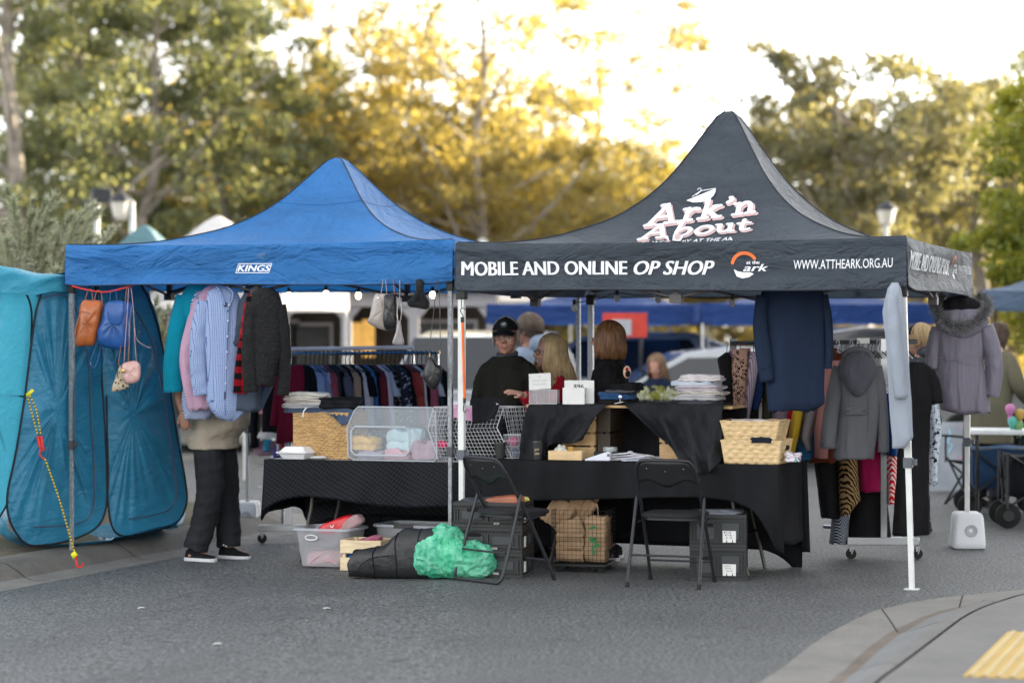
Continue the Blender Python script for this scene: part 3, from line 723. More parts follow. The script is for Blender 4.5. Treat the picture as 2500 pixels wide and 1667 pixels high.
# big lettering on the front slope of the dark roof
GL = {
 'A': ([[(0.02, .06), (.42, .95)], [(.42, .95), (.80, .06)], [(.22, .38), (.62, .38)], [(-.08, .04), (.2, .04)], [(.58, .04), (1.0, .04)], [(.22, .93), (.45, .95)]], 1.08),
 'r': ([[(.18, .05), (.18, .62)], [(.2, .42), (.34, .6), (.52, .56)], [(.0, .04), (.38, .04)], [(.02, .62), (.18, .62)]], .62),
 'k': ([[(.16, .05), (.16, .98)], [(.2, .3), (.52, .6)], [(.28, .38), (.58, .06)], [(0, .04), (.3, .04)], [(.5, .04), (.74, .04)], [(0, .98), (.16, .98)], [(.42, .62), (.66, .62)]], .82),
 '_': ([[(.12, 1.0), (.16, .98)], [(.16, .98), (.2, .86), (.08, .74)]], .34),
 'n': ([[(.16, .05), (.16, .6)], [(.18, .42), (.36, .62), (.54, .52), (.56, .05)], [(0, .04), (.3, .04)], [(.44, .04), (.72, .04)], [(0, .62), (.16, .62)]], .84),
 'b': ([[(.14, .08), (.14, .98)], [(.2, .42), (.38, .6), (.58, .5), (.62, .3), (.52, .1), (.3, .02), (.16, .12)], [(0, .98), (.14, .98)]], .78),
 'o': ([[(.1, .32), (.2, .54), (.4, .6), (.6, .5), (.66, .3), (.56, .1), (.36, .02), (.18, .1)]], .78),
 'u': ([[(.14, .6), (.16, .2), (.3, .04), (.46, .1), (.54, .22)], [(.54, .62), (.56, .06)], [(0, .62), (.14, .62)], [(.4, .62), (.54, .62)], [(.56, .04), (.72, .04)]], .8),
 't': ([[(.2, .9), (.18, .25), (.26, .04), (.46, .1)], [(0, .62), (.46, .62)]], .5)}
def biglet(word, quad, nm, g=gb):
    tot = sum(GL[c][1] for c in word); (x0, y0), (x1, y1), (x2, y2), (x3, y3) = quad
    cache = {}
    def fn(x, y, lift):
        u = x / tot; px = (x0 + (x1 - x0) * u) * (1 - y) + (x3 + (x2 - x3) * u) * y; py = (y0 + (y1 - y0) * u) * (1 - y) + (y3 + (y2 - y3) * u) * y
        a, t = g.hit(0, px, py); return g.roof(0, a, t, lift)
    for pas, (r, dx, dy, mat, l0, n_) in enumerate(((.105, .07, -.09, PNK, .004, nm + '_shadow'), (.085, 0, 0, WHT, .0075, nm))):
        mb = MB(); xx = 0; q = 0
        for c in word:
            ss, w_ = GL[c]
            for s_ in ss:
                stroke(mb, [(xx + p[0] + dx, p[1] + dy) for p in s_], r * (.8 if p_thin(c, s_) else 1), fn, l0 + (q % 7) * .0004, c == 'o', 3); q += 1
            xx += w_
        mb.build(n_, mat, g.canopy, smooth=False)
def p_thin(c, s_): return len(s_) == 2 and abs(s_[0][1] - s_[1][1]) < .05
biglet('Ark_n', ((1580, 555), (1850, 521), (1856, 478), (1604, 503)), 'roof_lettering')
biglet('About', ((1564, 588), (1829, 564), (1838, 535), (1590, 551)), 'roof_lettering')
def rtext(g, txt, quad, mat, nm, bold, shear=0):
    (x0, y0), (x1, y1), (x2, y2), (x3, y3) = quad
    def f(x, y):
        px = (x0 + (x1 - x0) * x) * (1 - y) + (x3 + (x2 - x3) * x) * y; py = (y0 + (y1 - y0) * x) * (1 - y) + (y3 + (y2 - y3) * x) * y
        a, t = g.hit(0, px, py); return g.roof(0, a, t, .006)
    vs, fs = text_on(text_geo(txt, 1, bold, shear), 0, 1, 1, f, .0); mb = MB(); mb.add(vs, fs); mb.build(nm, mat, g.canopy, smooth=False)
rtext(gb, 'POWERED BY AT THE ARK', ((1562, 602), (1802, 588), (1804, 580), (1566, 593)), WHT, 'roof_small_lettering', .01, .2)
def rquad(px, py, l=.006):
    a, t = gb.hit(0, px, py); return gb.roof(0, a, t, l)
mb = MB(); hull = [(1676, 493), (1700, 483), (1722, 474), (1742, 466), (1748, 462), (1747, 472), (1742, 482), (1730, 492), (1712, 497), (1692, 498)]
mb.add([rquad(*p, .009) for p in hull], [tuple(range(len(hull)))]); mb.build('roof_boat', WHT, gb.canopy, smooth=False)
mb = MB(); mb.tube([rquad(*p, .009) for p in ((1700, 480), (1712, 470), (1712, 466), (1709, 463), (1705, 464), (1704, 467))], .003, 4); mb.tube([rquad(*p, .009) for p in ((1690, 484), (1711, 470), (1744, 464))], .003, 4); mb.build('roof_hanger', WHT, gb.canopy)
# blue gazebo brand plate on the valance: outlined parallelogram with slanted capitals
xk0, xk1 = FA.x(578, 0), FA.x(666, 0)
mb = MB(); z0, z1 = 2.052, 2.122; sl = .02
def kp(u, v, l=.004): return ga.vp(0, xk0 + (xk1 - xk0 - sl) * u + sl * v, z0 + (z1 - z0) * v, l)
for q in range(12):
    for (a, b, c, d) in ((q / 12, (q + 1) / 12, 0, .07), (q / 12, (q + 1) / 12, .93, 1)): mb.add([kp(a, c), kp(b, c), kp(b, d), kp(a, d)], [(0, 1, 2, 3)])
for a in (0, .985): mb.add([kp(a, .07), kp(a + .015, .07), kp(a + .015, .93), kp(a, .93)], [(0, 1, 2, 3)])
mb.build('badge_border', WHT, ga.val[0], smooth=False)
vtext(ga, 0, 'KINGS', xk0 + .016, xk1 - .012, z0 + .012, .046, WHT, 'lettering', .05, .25)
# stand-in background gazebos
TEAL = cloth_canopy('canopy_teal', (.12, .24, .28), .3); WHC = cloth_canopy('canopy_white', (.6, .6, .62), .35); SKYB = cloth_canopy('canopy_slate', (.10, .15, .23), .3); BLU2 = cloth_canopy('canopy_royal', (.007, .045, .20), .25)
GG = 'gazebos farther back in the market'
Gaz('gazebo', 'teal gazebo peak far behind the changing tents', Frame(X(75, 33), 33, R(8)), 2.6, 1.95, 2.25, 3.24, TEAL, LEGW, FRB, 2, False, GG, gmul=.5)
Gaz('gazebo', 'white gazebo peak showing left of the blue roof', Frame(X(198, 31), 31, R(16)), 2.8, 1.95, 2.3, 3.26, WHC, LEGW, FRB, 3, False, GG, gmul=.5)
Gaz('gazebo', 'flat white gazebo roof edge above the left end of the blue valance', Frame(X(150, 27), 27, R(5)), 2.2, 2.0, 2.3, 2.72, WHC, LEGW, FRB, 4, False, GG)
Gaz('gazebo', 'tiny white gazebo peak between the two front gazebo roofs', Frame(X(950, 44), 44, R(12)), 3, 2.3, 2.6, 3.5, WHC, LEGW, FRB, 6, False, GG)
Gaz('gazebo', 'royal blue gazebo behind the three sellers', Frame(X(1190, 31), 31, R(4)), 3.0, 1.76, 2.02, 2.5, BLU2, LEGG, FRB, 7, False, GG)
Gaz('gazebo', 'royal blue gazebo seen behind the navy coat', Frame(X(1712, 30), 30, R(-3)), 3.4, 1.76, 2.02, 2.5, BLU2, LEGW, FRB, 8, False, GG)
Gaz('gazebo', 'slate blue gazebo cut by the right edge of the view', Frame(X(2400, 24), 24, R(14)), 3.0, 1.88, 2.07, 2.95, SKYB, FRB, FRB, 9, False, GG, gmul=.6)
Gaz('gazebo', 'white gazebo whose valance hangs pale behind the capped man', Frame(X(1150, 38), 38, R(10)), 3.0, 1.98, 2.2, 2.55, WHC, FRC, FRB, 10, False, GG)
# ============================================================ BACKGROUND
def GP(px, Y, z=0): return V((X(px, Y), Y, z))
# street lanterns
LAMPW = M('lamp_glass', 'b5b0a6', .4, .05, emit=.03); POLE = M('lamp_pole', 'b9bdbd', .5); CAPD = M('lamp_cap', '2b2d33', .6)
def lantern(px, py, Y, lab, arm=0):
    o = at(px, py, Y); r = thing('street_lamp', lab, 'street lamp', (o.x + arm, Y, 0), 0, 'white lantern lamps around the market')
    b = MB(); b.tube([(o.x + arm, Y, 0), (o.x + arm, Y, o.z - (.16 if not arm else -.12))], [.055, .045], 10)
    if arm: b.tube([(o.x + arm, Y, o.z + .1), (o.x, Y, o.z + .2)], .03, 8)
    b.build('pole', POLE, r)
    b = MB(); b.tube([o + V((0, 0, -.16)), o + V((0, 0, -.10)), o + V((0, 0, .12))], [.07, .12, .17], 6); b.build('lantern_glass', LAMPW, r, autos=20)
    b = MB(); b.tube([o + V((0, 0, .12)), o + V((0, 0, .15)), o + V((0, 0, .24)), o + V((0, 0, .27))], [.20, .20, .09, .03], 6); b.build('lantern_cap', CAPD, r, autos=20)
lantern(2164, 530, 40, 'lantern lamp with dark cap above the right eave of the dark gazebo')
lantern(296, 512, 36, 'lantern lamp on a short side arm behind the changing tents', .17)
r_ = GP(236, 37); lp = thing('flood_lamp', 'dark headed lamp on a thin white pole left of the lantern lamps', 'street lamp', r_)
b = MB(); b.tube([r_, r_ + V((0, 0, 3.75))], .05, 8); b.build('pole', POLE, lp)
b = MB(); b.obox(r_ + V((.08, 0, 3.85)), .32, .22, .22, .3); b.obox(r_ + V((-.12, 0, 3.72)), .2, .1, .1); b.build('lamp_head', CAPD, lp, bevel=.02)
# pavilion with veranda behind the clothes racks
bw = M('pavilion_white', 'a3a1a5', .6, .06); bd = M('pavilion_dark', '3a332d', .8, .3, 3); gl = M('pavilion_glass', '2c2e33', .15)
Y0 = 34.0; xl, xr = X(330, Y0), X(1215, Y0)
pv = thing('pavilion', 'white posted veranda building with dark interior behind the long clothes rack', 'building', (xl, Y0, 0))
b = MB(); b.box(xl, xr, Y0, Y0 + .12, 2.02, 2.34); b.build('fascia', bw, pv, bevel=.01)
b = MB(); b.prism([(Y0 - .25, 2.3), (Y0 + 6, 3.05), (Y0 + 6, 2.95), (Y0 - .25, 2.24)], xl - .2, xr + .2, 'yz'); b.build('roof', M('pavilion_roof', 'a89a98', .7), pv, smooth=False)
b = MB(); b.box(xl, xr, Y0 + 3, Y0 + 3.2, .1, 2.6); b.build('wall', bd, pv)
b = MB(); b.box(xl, xr, Y0 - .2, Y0 + 3.2, 0, .12); b.build('floor_slab', CONC_L, pv)
for px in (365, 520, 690, 845, 1010, 1200):
    c = X(px, Y0) ; b = MB(); b.box(c - .075, c + .075, Y0 + .03, Y0 + .17, .12, 2.03)
    for s_ in (-1, 1): b.prism([(c + s_ * .075, 2.02), (c + s_ * .22, 2.02), (c + s_ * .16, 1.94), (c + s_ * .075, 1.84)], Y0 + .06, Y0 + .12)
    b.build('post', bw, pv, smooth=False)
WARM = M('window_warm', 'e9b45e', .5, .2, emit=.12)
for px, w_, z0, z1, m_ in ((760, .6, 1.0, 1.75, 'a'), (872, .16, 1.35, 1.8, 'w'), (900, .2, 1.25, 1.85, 'w'), (700, .3, .6, 1.8, 'a'), (1090, .9, .9, 1.8, 'a'), (560, .9, 1.0, 1.8, 'a')):
    c = X(px, Y0 + 2.95); f = MB(); f.box(c - w_ / 2 - .05, c + w_ / 2 + .05, Y0 + 2.94, Y0 + 2.998, z0 - .05, z1 + .05); fo = f.build('window', bw if m_ == 'a' else bd, pv)
    g_ = MB(); g_.box(c - w_ / 2, c + w_ / 2, Y0 + 2.925, Y0 + 2.938, z0, z1); g_.build('pane', gl if m_ == 'a' else WARM, fo)
# cars
def paint(n, c): return M(n, c, .22, .04, 3, 300, .01, .0005, spec=.6, coat=.8)
TYRE = M('tyre', '191919', .85); RIM = M('rim', '9a9ca0', .35, metal=.8); GLS = M('car_glass', '181c22', .06, .05, spec=.8)
LHT = M('headlight', 'dfe3e8', .15); TLT = M('taillight', '9c1a16', .3); BLKP = M('black_plastic', '17181a', .5)
def car(label, px, Y, rz, c, H=1.5, L=4.3, W=1.78, hatch=False):
    o = GP(px, Y); r = thing('parked_car', label, 'car', o, rz, 'cars parked inside the market')
    k = H / 1.5; h = L / 2
    side = [(-h, .38), (-h, .72), (-h + .12, .86), (-h + 1.0, .95), (-h + 1.75, H - .08), (-h + 2.3, H), (h - 1.0, H - .02), (h - .35, H - .28), (h - .08, .95), (h, .8), (h, .38), (h - .4, .3), (-h + .4, .3)]
    mx = Matrix.Translation(o) @ Matrix.Rotation(rz, 4, 'Z'); b = MB(mx); ws = []
    secs = [(-1, .86), (-.97, .95), (-.9, .985), (0, 1), (.9, .985), (.97, .95), (1, .86)]
    rs = []
    for s_, sc in secs:
        ring = []
        for x, z in side:
            tum = 1 - max(0, z - .95) * .30
            ring.append((x * (.97 + .03 * sc) , s_ * W / 2 * tum, .38 + (z - .38) * (.9 + .1 * sc) if z > .38 else z))
        rs.append(ring)
    b.rings(rs); bo = b.build('body', c, r, bevel=.03, autos=30)
    for s_ in (-1, 1):
        def sy(z): return s_ * (W / 2 * (1 - max(0, z - .95) * .30) + .004)
        g = MB(mx); pts = [(-h + 1.12, .98), (-h + 1.78, H - .14), (h - 1.05, H - .12), (h - .55, .98)]
        g.add([(x, sy(z), z) for x, z in pts], [(0, 1, 2, 3)]); g.build('side_window', GLS, bo)
        for ax in (-h + .82, h - .82):
            w_ = MB(mx); w_.lathe([(.0, 0), (.3, 0), (.33, .03), (.33, .19), (.3, .22), (0, .22)], (ax, s_ * (W / 2 - .1) - .11, .33), 24, 'Y'); wo = w_.build('wheel', TYRE, r)
            q = MB(mx); q.lathe([(0, 0), (.2, 0), (.22, .01), (.22, .02), (0, .02)], (ax, s_ * (W / 2 + .02) - .01, .33), 16, 'Y'); q.build('rim', RIM, wo)
        q = MB(mx); q.box(-h - .01, -h + .12, s_ * W * .36 - .16, s_ * W * .36 + .16, .64, .8); q.build('headlight', LHT, r, bevel=.02)
        q = MB(mx); q.box(h - .1, h + .012, s_ * W * .38 - .1, s_ * W * .38 + .1, .7, .98); q.build('taillight', TLT, r, bevel=.02)
    g = MB(mx); a = .5 * W * .82
    g.add([(-h + 1.02, -a * 1.08, .985), (-h + 1.02, a * 1.08, .985), (-h + 1.72, a * .95, H - .085), (-h + 1.72, -a * .95, H - .085)], [(0, 1, 2, 3)]); g.build('windscreen', GLS, bo)
    g = MB(mx); g.add([(h - .93, -a * .95, H - .03), (h - .93, a * .95, H - .03), (h - .1, a * 1.02, .97), (h - .1, -a * 1.02, .97)], [(0, 1, 2, 3)]); g.build('rear_window', GLS, bo)
    q = MB(mx); q.box(-h - .03, -h + .1, -.7, .7, .36, .58); q.build('grille', BLKP, r, bevel=.02)
    return r
car('white car behind the capped man with its roof below his cap', 1175, 27.5, R(78), paint('paint_white', '9fa2a8'), 1.66, 4.4)
car('rounded white car behind the brown haired woman', 1690, 29, R(4), paint('paint_silver', '9da1a6'), 1.46, 3.9)
car('dark car with slanting windscreen behind the small clothes rack', 2040, 28.5, R(10), paint('paint_dark', '14171b'), 1.7, 4.3)
car('grey blue car between the blonde woman and the brown haired woman', 1500, 34, R(-8), paint('paint_blue', '5c6e85'), 1.66, 4.4)
# red framed banner
b0 = at(1526, 795, 29); r = thing('banner', 'red banner with white panel standing behind the brown haired woman', 'banner', (b0.x, 29, 0), .1)
b = MB(); b.box(b0.x - .28, b0.x + .28, 29, 29.04, b0.z - .15, b0.z + .16); b.build('panel', M('banner_red', 'b8382a', .6), r, bevel=.005)
b = MB(); b.box(b0.x - .17, b0.x + .08, 28.99, 28.998, b0.z - .12, b0.z + .08); b.build('white_panel', M('banner_white', '9c9fa4', .6), r)
b = MB(); b.tube([(b0.x - .2, 29.02, 0), (b0.x - .2, 29.02, b0.z)], .02, 8); b.tube([(b0.x + .2, 29.02, 0), (b0.x + .2, 29.02, b0.z)], .02, 8); b.build('stand', FRB, r)
# produce table with greens behind the sellers
def table(name, label, P, w_, d_, h_, top, leg, rz=0, cloth=None):
    r = thing(name, label, 'table', P, rz); mx = Matrix.Translation(P) @ Matrix.Rotation(rz, 4, 'Z')
    b = MB(mx); b.box(-w_ / 2, w_ / 2, -d_ / 2, d_ / 2, h_ - .04, h_); b.build('tabletop', top, r, bevel=.008)
    for sx in (-1, 1):
        for sy in (-1, 1): b = MB(mx); b.tube([(sx * (w_ / 2 - .08), sy * (d_ / 2 - .08), 0), (sx * (w_ / 2 - .08), sy * (d_ / 2 - .08), h_ - .04)], .016, 8); b.build('leg', leg, r)
    if cloth: b = MB(mx); b.rings([[(x * (w_ / 2 + .01 + q), y * (d_ / 2 + .01 + q), z) for x, y in ((-1, -1), (0, -1), (1, -1), (1, 0), (1, 1), (0, 1), (-1, 1), (-1, 0))] for z, q in ((.3, .03), (h_ + .003, 0))], True); b.build('skirt', cloth, r)
    return r
WTOP = M('table_white', 'cfd2d3', .5)
table('trestle_table', 'white cloth covered table with green plants behind the sellers', GP(1620, 24.5), 2.0, .7, .80, WTOP, FRB, 0, M('cloth_pale', 'b9bcb8', .8))
rng = random.Random(3)
for i in range(9):
    p = GP(1500 + i * 33, 24.4 + .12 * (i % 2), .80); b = MB()
    b.cyl(p, .05, .08, 10, .06); o = b.build('plant_pot', M('pot_dark', '3b332c', .8)); tag(o, ['small potted green on the pale table, leaves fanned wide', 'small potted plant with pale leaves on the pale table'][i % 2], 'plant', 'potted greens on the pale table')
    l = MB(); 
    for k in range(50): leaf(l, p + V((rng.gauss(0, .07), rng.gauss(0, .06), .12 + abs(rng.gauss(0, .05)))), .07, .02, rng)
    l.build('leaves', LEAF_L if i % 2 else LEAF_S, o, smooth=False)
table('trestle_table', 'white table with toys at the far right edge', GP(2520, 20), 1.1, .6, .78, WTOP, FRB, -.2)
for i, (px, py, c, lab) in enumerate([(2472, 1030, '4a9d92', 'teal toy balloon on the right edge table'), (2466, 1000, 'b56a9c', 'pink toy balloon rising over the right edge table'), (2490, 1012, 'a8873a', 'yellow toy on the right edge table'), (2487, 1040, '5c8a50', 'green toy on the right edge table')]):
    p = at(px, py, 19.9); b = MB(); b.ell(p, .042, .04, .052, 12, 8, fn=lambda q: q * (1 + .1 * sin(q.z * 60))); b.cyl(p - V((0, 0, .1)), .02, .05, 8); tag(b.build('toy', plastic('toy_' + c, c)), lab, 'toy')
# sandwich board with chalk
o = onz(2345, 1202, 0); Y = o.y; r = thing('chalkboard', 'grey a-frame board with chalk drawing between the black dress and the gazebo leg', 'sign', o)
mb = MB(); c0, c1, c2, c3 = at(2270, 1198, Y), at(2402, 1195, Y), at(2382, 1030, Y + .25), at(2297, 1030, Y + .25)
mb.add([c0, c1, c2, c3] + [p + V((0, .02, 0)) for p in (c0, c1, c2, c3)], [(0, 1, 2, 3), (7, 6, 5, 4), (0, 4, 5, 1), (1, 5, 6, 2), (2, 6, 7, 3), (3, 7, 4, 0)]); mb.build('board', M('board_grey', '8d939b', .5, .2, 3), r, smooth=False)
for x in (2282, 2398): b = MB(); b.tube([at(x, 1205, Y + .6), at(2340 + (x - 2340) * .7, 1035, Y + .27)], .012, 6); b.build('leg', FRB, r)
def bl(u, v, l=.006):
    a = lerp(c0, c1, u); d = lerp(c3, c2, u); return lerp(a, d, v) + V((0, -l, 0))
for nm, c, pts in (('chalk_pink', 'd99ab0', [(.62, .95), (.74, .85), (.78, .7), (.7, .52), (.5, .45)]), ('chalk_yellow', 'd8b56a', [(.7, .9), (.76, .8), (.8, .9), (.86, .8), (.9, .9), (.95, .78)]), ('chalk_yellow', 'd8b56a', [(.72, .72), (.78, .62), (.82, .73), (.88, .6), (.94, .7)]),
                   ('chalk_blue', '8fc3d8', [(.66, .5), (.7, .58), (.95, .56), (.95, .3), (.68, .3), (.66, .5)]), ('chalk_blue', '8fc3d8', [(.7, .45), (.74, .38), (.78, .46), (.84, .38), (.9, .45)]), ('chalk_blue', '9ac9c4', [(.25, .9), (.3, .8), (.25, .7), (.36, .66), (.3, .55)])):
    b = MB(); b.tube([bl(*p[:2]) for p in smooth_pts([(u, v, 0) for u, v in pts], 4)], .008, 4); b.build('chalk_stroke', M(nm, c, .9), r)
# folding wagons and camp chairs at right
def wheel(mx, x, y, z, r_, nm, root):
    w_ = MB(mx); w_.lathe([(0, 0), (r_ - .02, 0), (r_, .01), (r_, .045), (r_ - .02, .055), (0, .055)], (x, y, z), 22, 'Y'); wo = w_.build('wheel', TYRE, root)
    q = MB(mx); q.lathe([(0, 0), (r_ * .45, 0), (r_ * .5, .01), (0, .012)], (x, y - .012, z), 12, 'Y'); q.build('hub', FRB, wo)
def wagon(label, P, rz, c, w_=.5, d_=.85):
    r = thing('folding_wagon', label, 'wagon', P, rz); mx = Matrix.Translation(P) @ Matrix.Rotation(rz, 4, 'Z')
    b = MB(mx); N_ = 40; rs = []
    for z, e in ((.26, -.02), (.30, 0), (.42, .012), (.56, 0), (.60, .01)):
        rs.append([(max(-1, min(1, 1.35 * cos(2 * pi * k / N_))) * (w_ / 2 + e), max(-1, min(1, 1.35 * sin(2 * pi * k / N_))) * (d_ / 2 + e), z + .012 * sin(k * .9) * (z > .5)) for k in range(N_)])
    b.rings(rs[:], True); b.build('fabric_body', c, r)
    f = MB(mx)
    for sy in (-1, 1):
        y = sy * (d_ / 2 + .03); f.tube([(-w_ / 2, y, .2), (w_ / 2, y, .6)], .01, 6); f.tube([(w_ / 2, y, .2), (-w_ / 2, y, .6)], .01, 6)
    for sx in (-1, 1):
        x = sx * (w_ / 2 + .03); f.tube([(x, -d_ / 2, .2), (x, 0, .6)], .01, 6); f.tube([(x, 0, .2), (x, -d_ / 2, .6)], .01, 6); f.tube([(x, 0, .2), (x, d_ / 2, .6)], .01, 6); f.tube([(x, d_ / 2, .2), (x, 0, .6)], .01, 6)
        for sy in (-1, 1): f.tube([(x, sy * d_ / 2, .16), (x, sy * d_ / 2, .62)], .014, 6)
        f.tube([(x, -d_ / 2, .2), (x, d_ / 2, .2)], .01, 6)
    f.build('frame', FRB, r)
    for sx in (-1, 1):
        for sy in (-1, 1): wheel(mx, sx * (w_ / 2 + .02) - 0, sy * (d_ / 2 - .05) - .03, .105, .105, 'w', r)
    return r
NVF = fabric('2b4462', 'wagon_navy', .6, 120, 5); BKF = fabric('17181c', 'wagon_black', .7, 120, 5)
wagon('navy blue folding wagon with crossed frame left of the black one', GP(2440, 20.4), R(-8), NVF, .52, .8)
wagon('black folding wagon half out of view at the right edge', GP(2556, 19.2), R(-4), BKF, .66, .5)
def campchair(label, P, rz):
    r = thing('camp_chair', label, 'chair', P, rz); mx = Matrix.Translation(P) @ Matrix.Rotation(rz, 4, 'Z')
    b = MB(mx); b.grid(lambda u, v: V(((u - .5) * .5, .2 + .05 * sin(u * pi), .42 + .42 * v - .02 * sin(u * pi))), 8, 6); b.build('backrest', BKF, r, solid=.012)
    b = MB(mx); b.grid(lambda u, v: V(((u - .5) * .5, -.22 + .44 * v, .42 - .05 * sin(u * pi))), 8, 6); b.build('seat', BKF, r, solid=.012)
    f = MB(mx)
    for sx in (-1, 1):
        f.tube([(sx * .27, .22, 0), (sx * .25, .22, .86)], .011, 6); f.tube([(sx * .27, -.24, 0), (sx * .25, .2, .44)], .011, 6); f.tube([(sx * .27, .24, 0), (sx * .25, -.22, .44)], .011, 6); f.tube([(sx * .27, -.22, .4), (sx * .27, -.22, .64)], .011, 6)
    f.tube([(-.27, -.24, 0), (.25, -.22, .42)], .011, 6); f.tube([(.27, -.24, 0), (-.25, -.22, .42)], .011, 6); f.build('frame', FRB, r)
    for sx in (-1, 1): b = MB(mx); b.obox((sx * .27, -.02, .65), .07, .46, .02); b.build('armrest', BKF, r, bevel=.006)
campchair('black camp chair behind the right gazebo weight', GP(2400, 21.6), R(200))
campchair('dark camp chair behind the black folding wagon', GP(2500, 23.2), R(160))
# ============================================================ TABLES AND THINGS ON THEM
def table2(label, fr, x0, x1, y0, d_, h_, legmat):
    P = fr.w((x0 + x1) / 2, y0 + d_ / 2); g = gz(P.x); r = thing('trestle_table', label, 'table', (P.x, P.y, g), -fr.th)
    b = MB(fr.M); b.box(x0 + .02, x1 - .02, y0 + .02, y0 + d_ - .02, g + h_ - .05, g + h_ - .008); b.build('tabletop', M('tabletop_grey', 'a9abac', .5), r, bevel=.01)
    for x, s_ in ((x0 + .32, 1), (x1 - .32, -1)):
        for y in (y0 + .10, y0 + d_ - .10):
            b = MB(fr.M); b.tube([(x - s_ * .12, y, g), (x - s_ * .03, y, g + .38), (x, y, g + h_ - .06)], .0135, 10); b.build('leg', legmat, r)
        b = MB(fr.M); b.tube([(x - s_ * .06, y0 + .1, g + .26), (x - s_ * .06, y0 + d_ - .1, g + .26)], .01, 8); b.tube([(x - s_ * .02, y0 + d_ / 2, g + .45), (x + s_ * .28, y0 + d_ / 2, g + h_ - .06)], .008, 8); b.tube([(x - s_ * .03, y0 + .1, g + .43), (x - s_ * .03, y0 + d_ - .1, g + .43)], .01, 8); b.build('brace', legmat, r)
    return r
def tablecloth(name, label, fr, x0, x1, y0, y1, zt, dl, df, dr, db, mat, seed, corner=.16, amp=.02):
    """cloth over a table: drops may be numbers or functions of the fraction along the side; hanging points at corners"""
    F = lambda d: d if callable(d) else (lambda u: d)
    dl, df, dr, db = map(F, (dl, df, dr, db)); pts = []
    def side(p, q, n, dfun, nx, ny):
        for i in range(n):
            u = i / n; L_ = math.hypot(q[0] - p[0], q[1] - p[1]); pts.append((lerp(p[0], q[0], u), lerp(p[1], q[1], u), nx, ny, dfun(u) + corner * (math.exp(-u * L_ / .14) + math.exp(-(1 - u) * L_ / .14))))
    side((x0, y0), (x1, y0), 70, df, 0, -1); 
    for k in range(6): a = k / 5 * pi / 2; pts.append((x1, y0, sin(a), -cos(a), lerp(df(1), dr(0), k / 5) + corner))
    side((x1, y0), (x1, y1), 30, dr, 1, 0)
    for k in range(6): a = k / 5 * pi / 2; pts.append((x1, y1, cos(a), sin(a), lerp(dr(1), db(0), k / 5) + corner))
    side((x1, y1), (x0, y1), 50, db, 0, 1)
    for k in range(6): a = k / 5 * pi / 2; pts.append((x0, y1, -sin(a), cos(a), lerp(db(1), dl(0), k / 5) + corner))
    side((x0, y1), (x0, y0), 30, dl, -1, 0)
    for k in range(6): a = k / 5 * pi / 2; pts.append((x0, y0, -cos(a), -sin(a), lerp(dl(1), df(0), k / 5) + corner))
    n = len(pts); nr = 16; rs = []; cx, cy = (x0 + x1) / 2, (y0 + y1) / 2
    for q in (.0, .5, .96): rs.append([(lerp(cx, p[0], q), lerp(cy, p[1], q), zt) for p in pts])
    for j in range(nr + 1):
        v = j / nr; ring = []
        for i, (x, y, nx, ny, d) in enumerate(pts):
            s_ = i * .11; wv = (sin(s_ * 2.3 + seed) * .5 + noise.noise(V((s_ * 1.3, seed, v * .8))) * 1.4) * amp * v ** .8 + .012 + .022 * v
            wv += .006 * noise.noise(V((s_ * 5, v * 4, seed))) * v
            z = zt - .002 - d * v; wv = max(wv, .006)
            ring.append((x + nx * wv, y + ny * wv, z if j else zt - .001))
        rs.append(ring)
    mb = MB(fr.M); mb.rings(rs, False); o = mb.build(name, mat, origin=fr.w(x0, y0, zt), solid=.002); return tag(o, label, 'tablecloth')
TL = M('table_leg', '55524f', .4, .15, metal=.4)
gL = gz(-1)
LT0, LT1 = FA.x(655, .14), FA.x(1235, .14)
RT0, RT1 = FB.x(1262, .40), FB.x(1890, .40)
hL = .745
table2('left folding table under the chequered black cloth', FA, LT0, LT1, .14, .70, hL, TL)
table2('right folding table under the plain black cloth', FB, RT0, RT1, .40, .72, .74, TL)
CHK = patterned('cloth_chequered', 'checktop', '191c22', '0a0b0e', freq=26, rough=.55)
zL = hL - .03
tablecloth('tablecloth', 'chequered black tablecloth over the left table', FA, LT0 - .01, LT1 + .02, .12, .86, zL, lambda u: .30 + .06 * sin(u * 3), lambda u: .235 + .09 * u ** .6 - .02 * sin(u * 9), .2, .45, CHK, 2, .13)
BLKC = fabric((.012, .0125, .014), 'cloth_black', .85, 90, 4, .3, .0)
tablecloth('tablecloth', 'plain black tablecloth over the right table with a long drop at its right end', FB, RT0 - .22, RT1 + .02, .385, 1.13, .745, .26, lambda u: .235 + .02 * sin(u * 6) + (.10 * max(0, u - .93) / .07), lambda u: .36 + .16 * sin(u * 3.0), .60, BLKC, 9, .22)
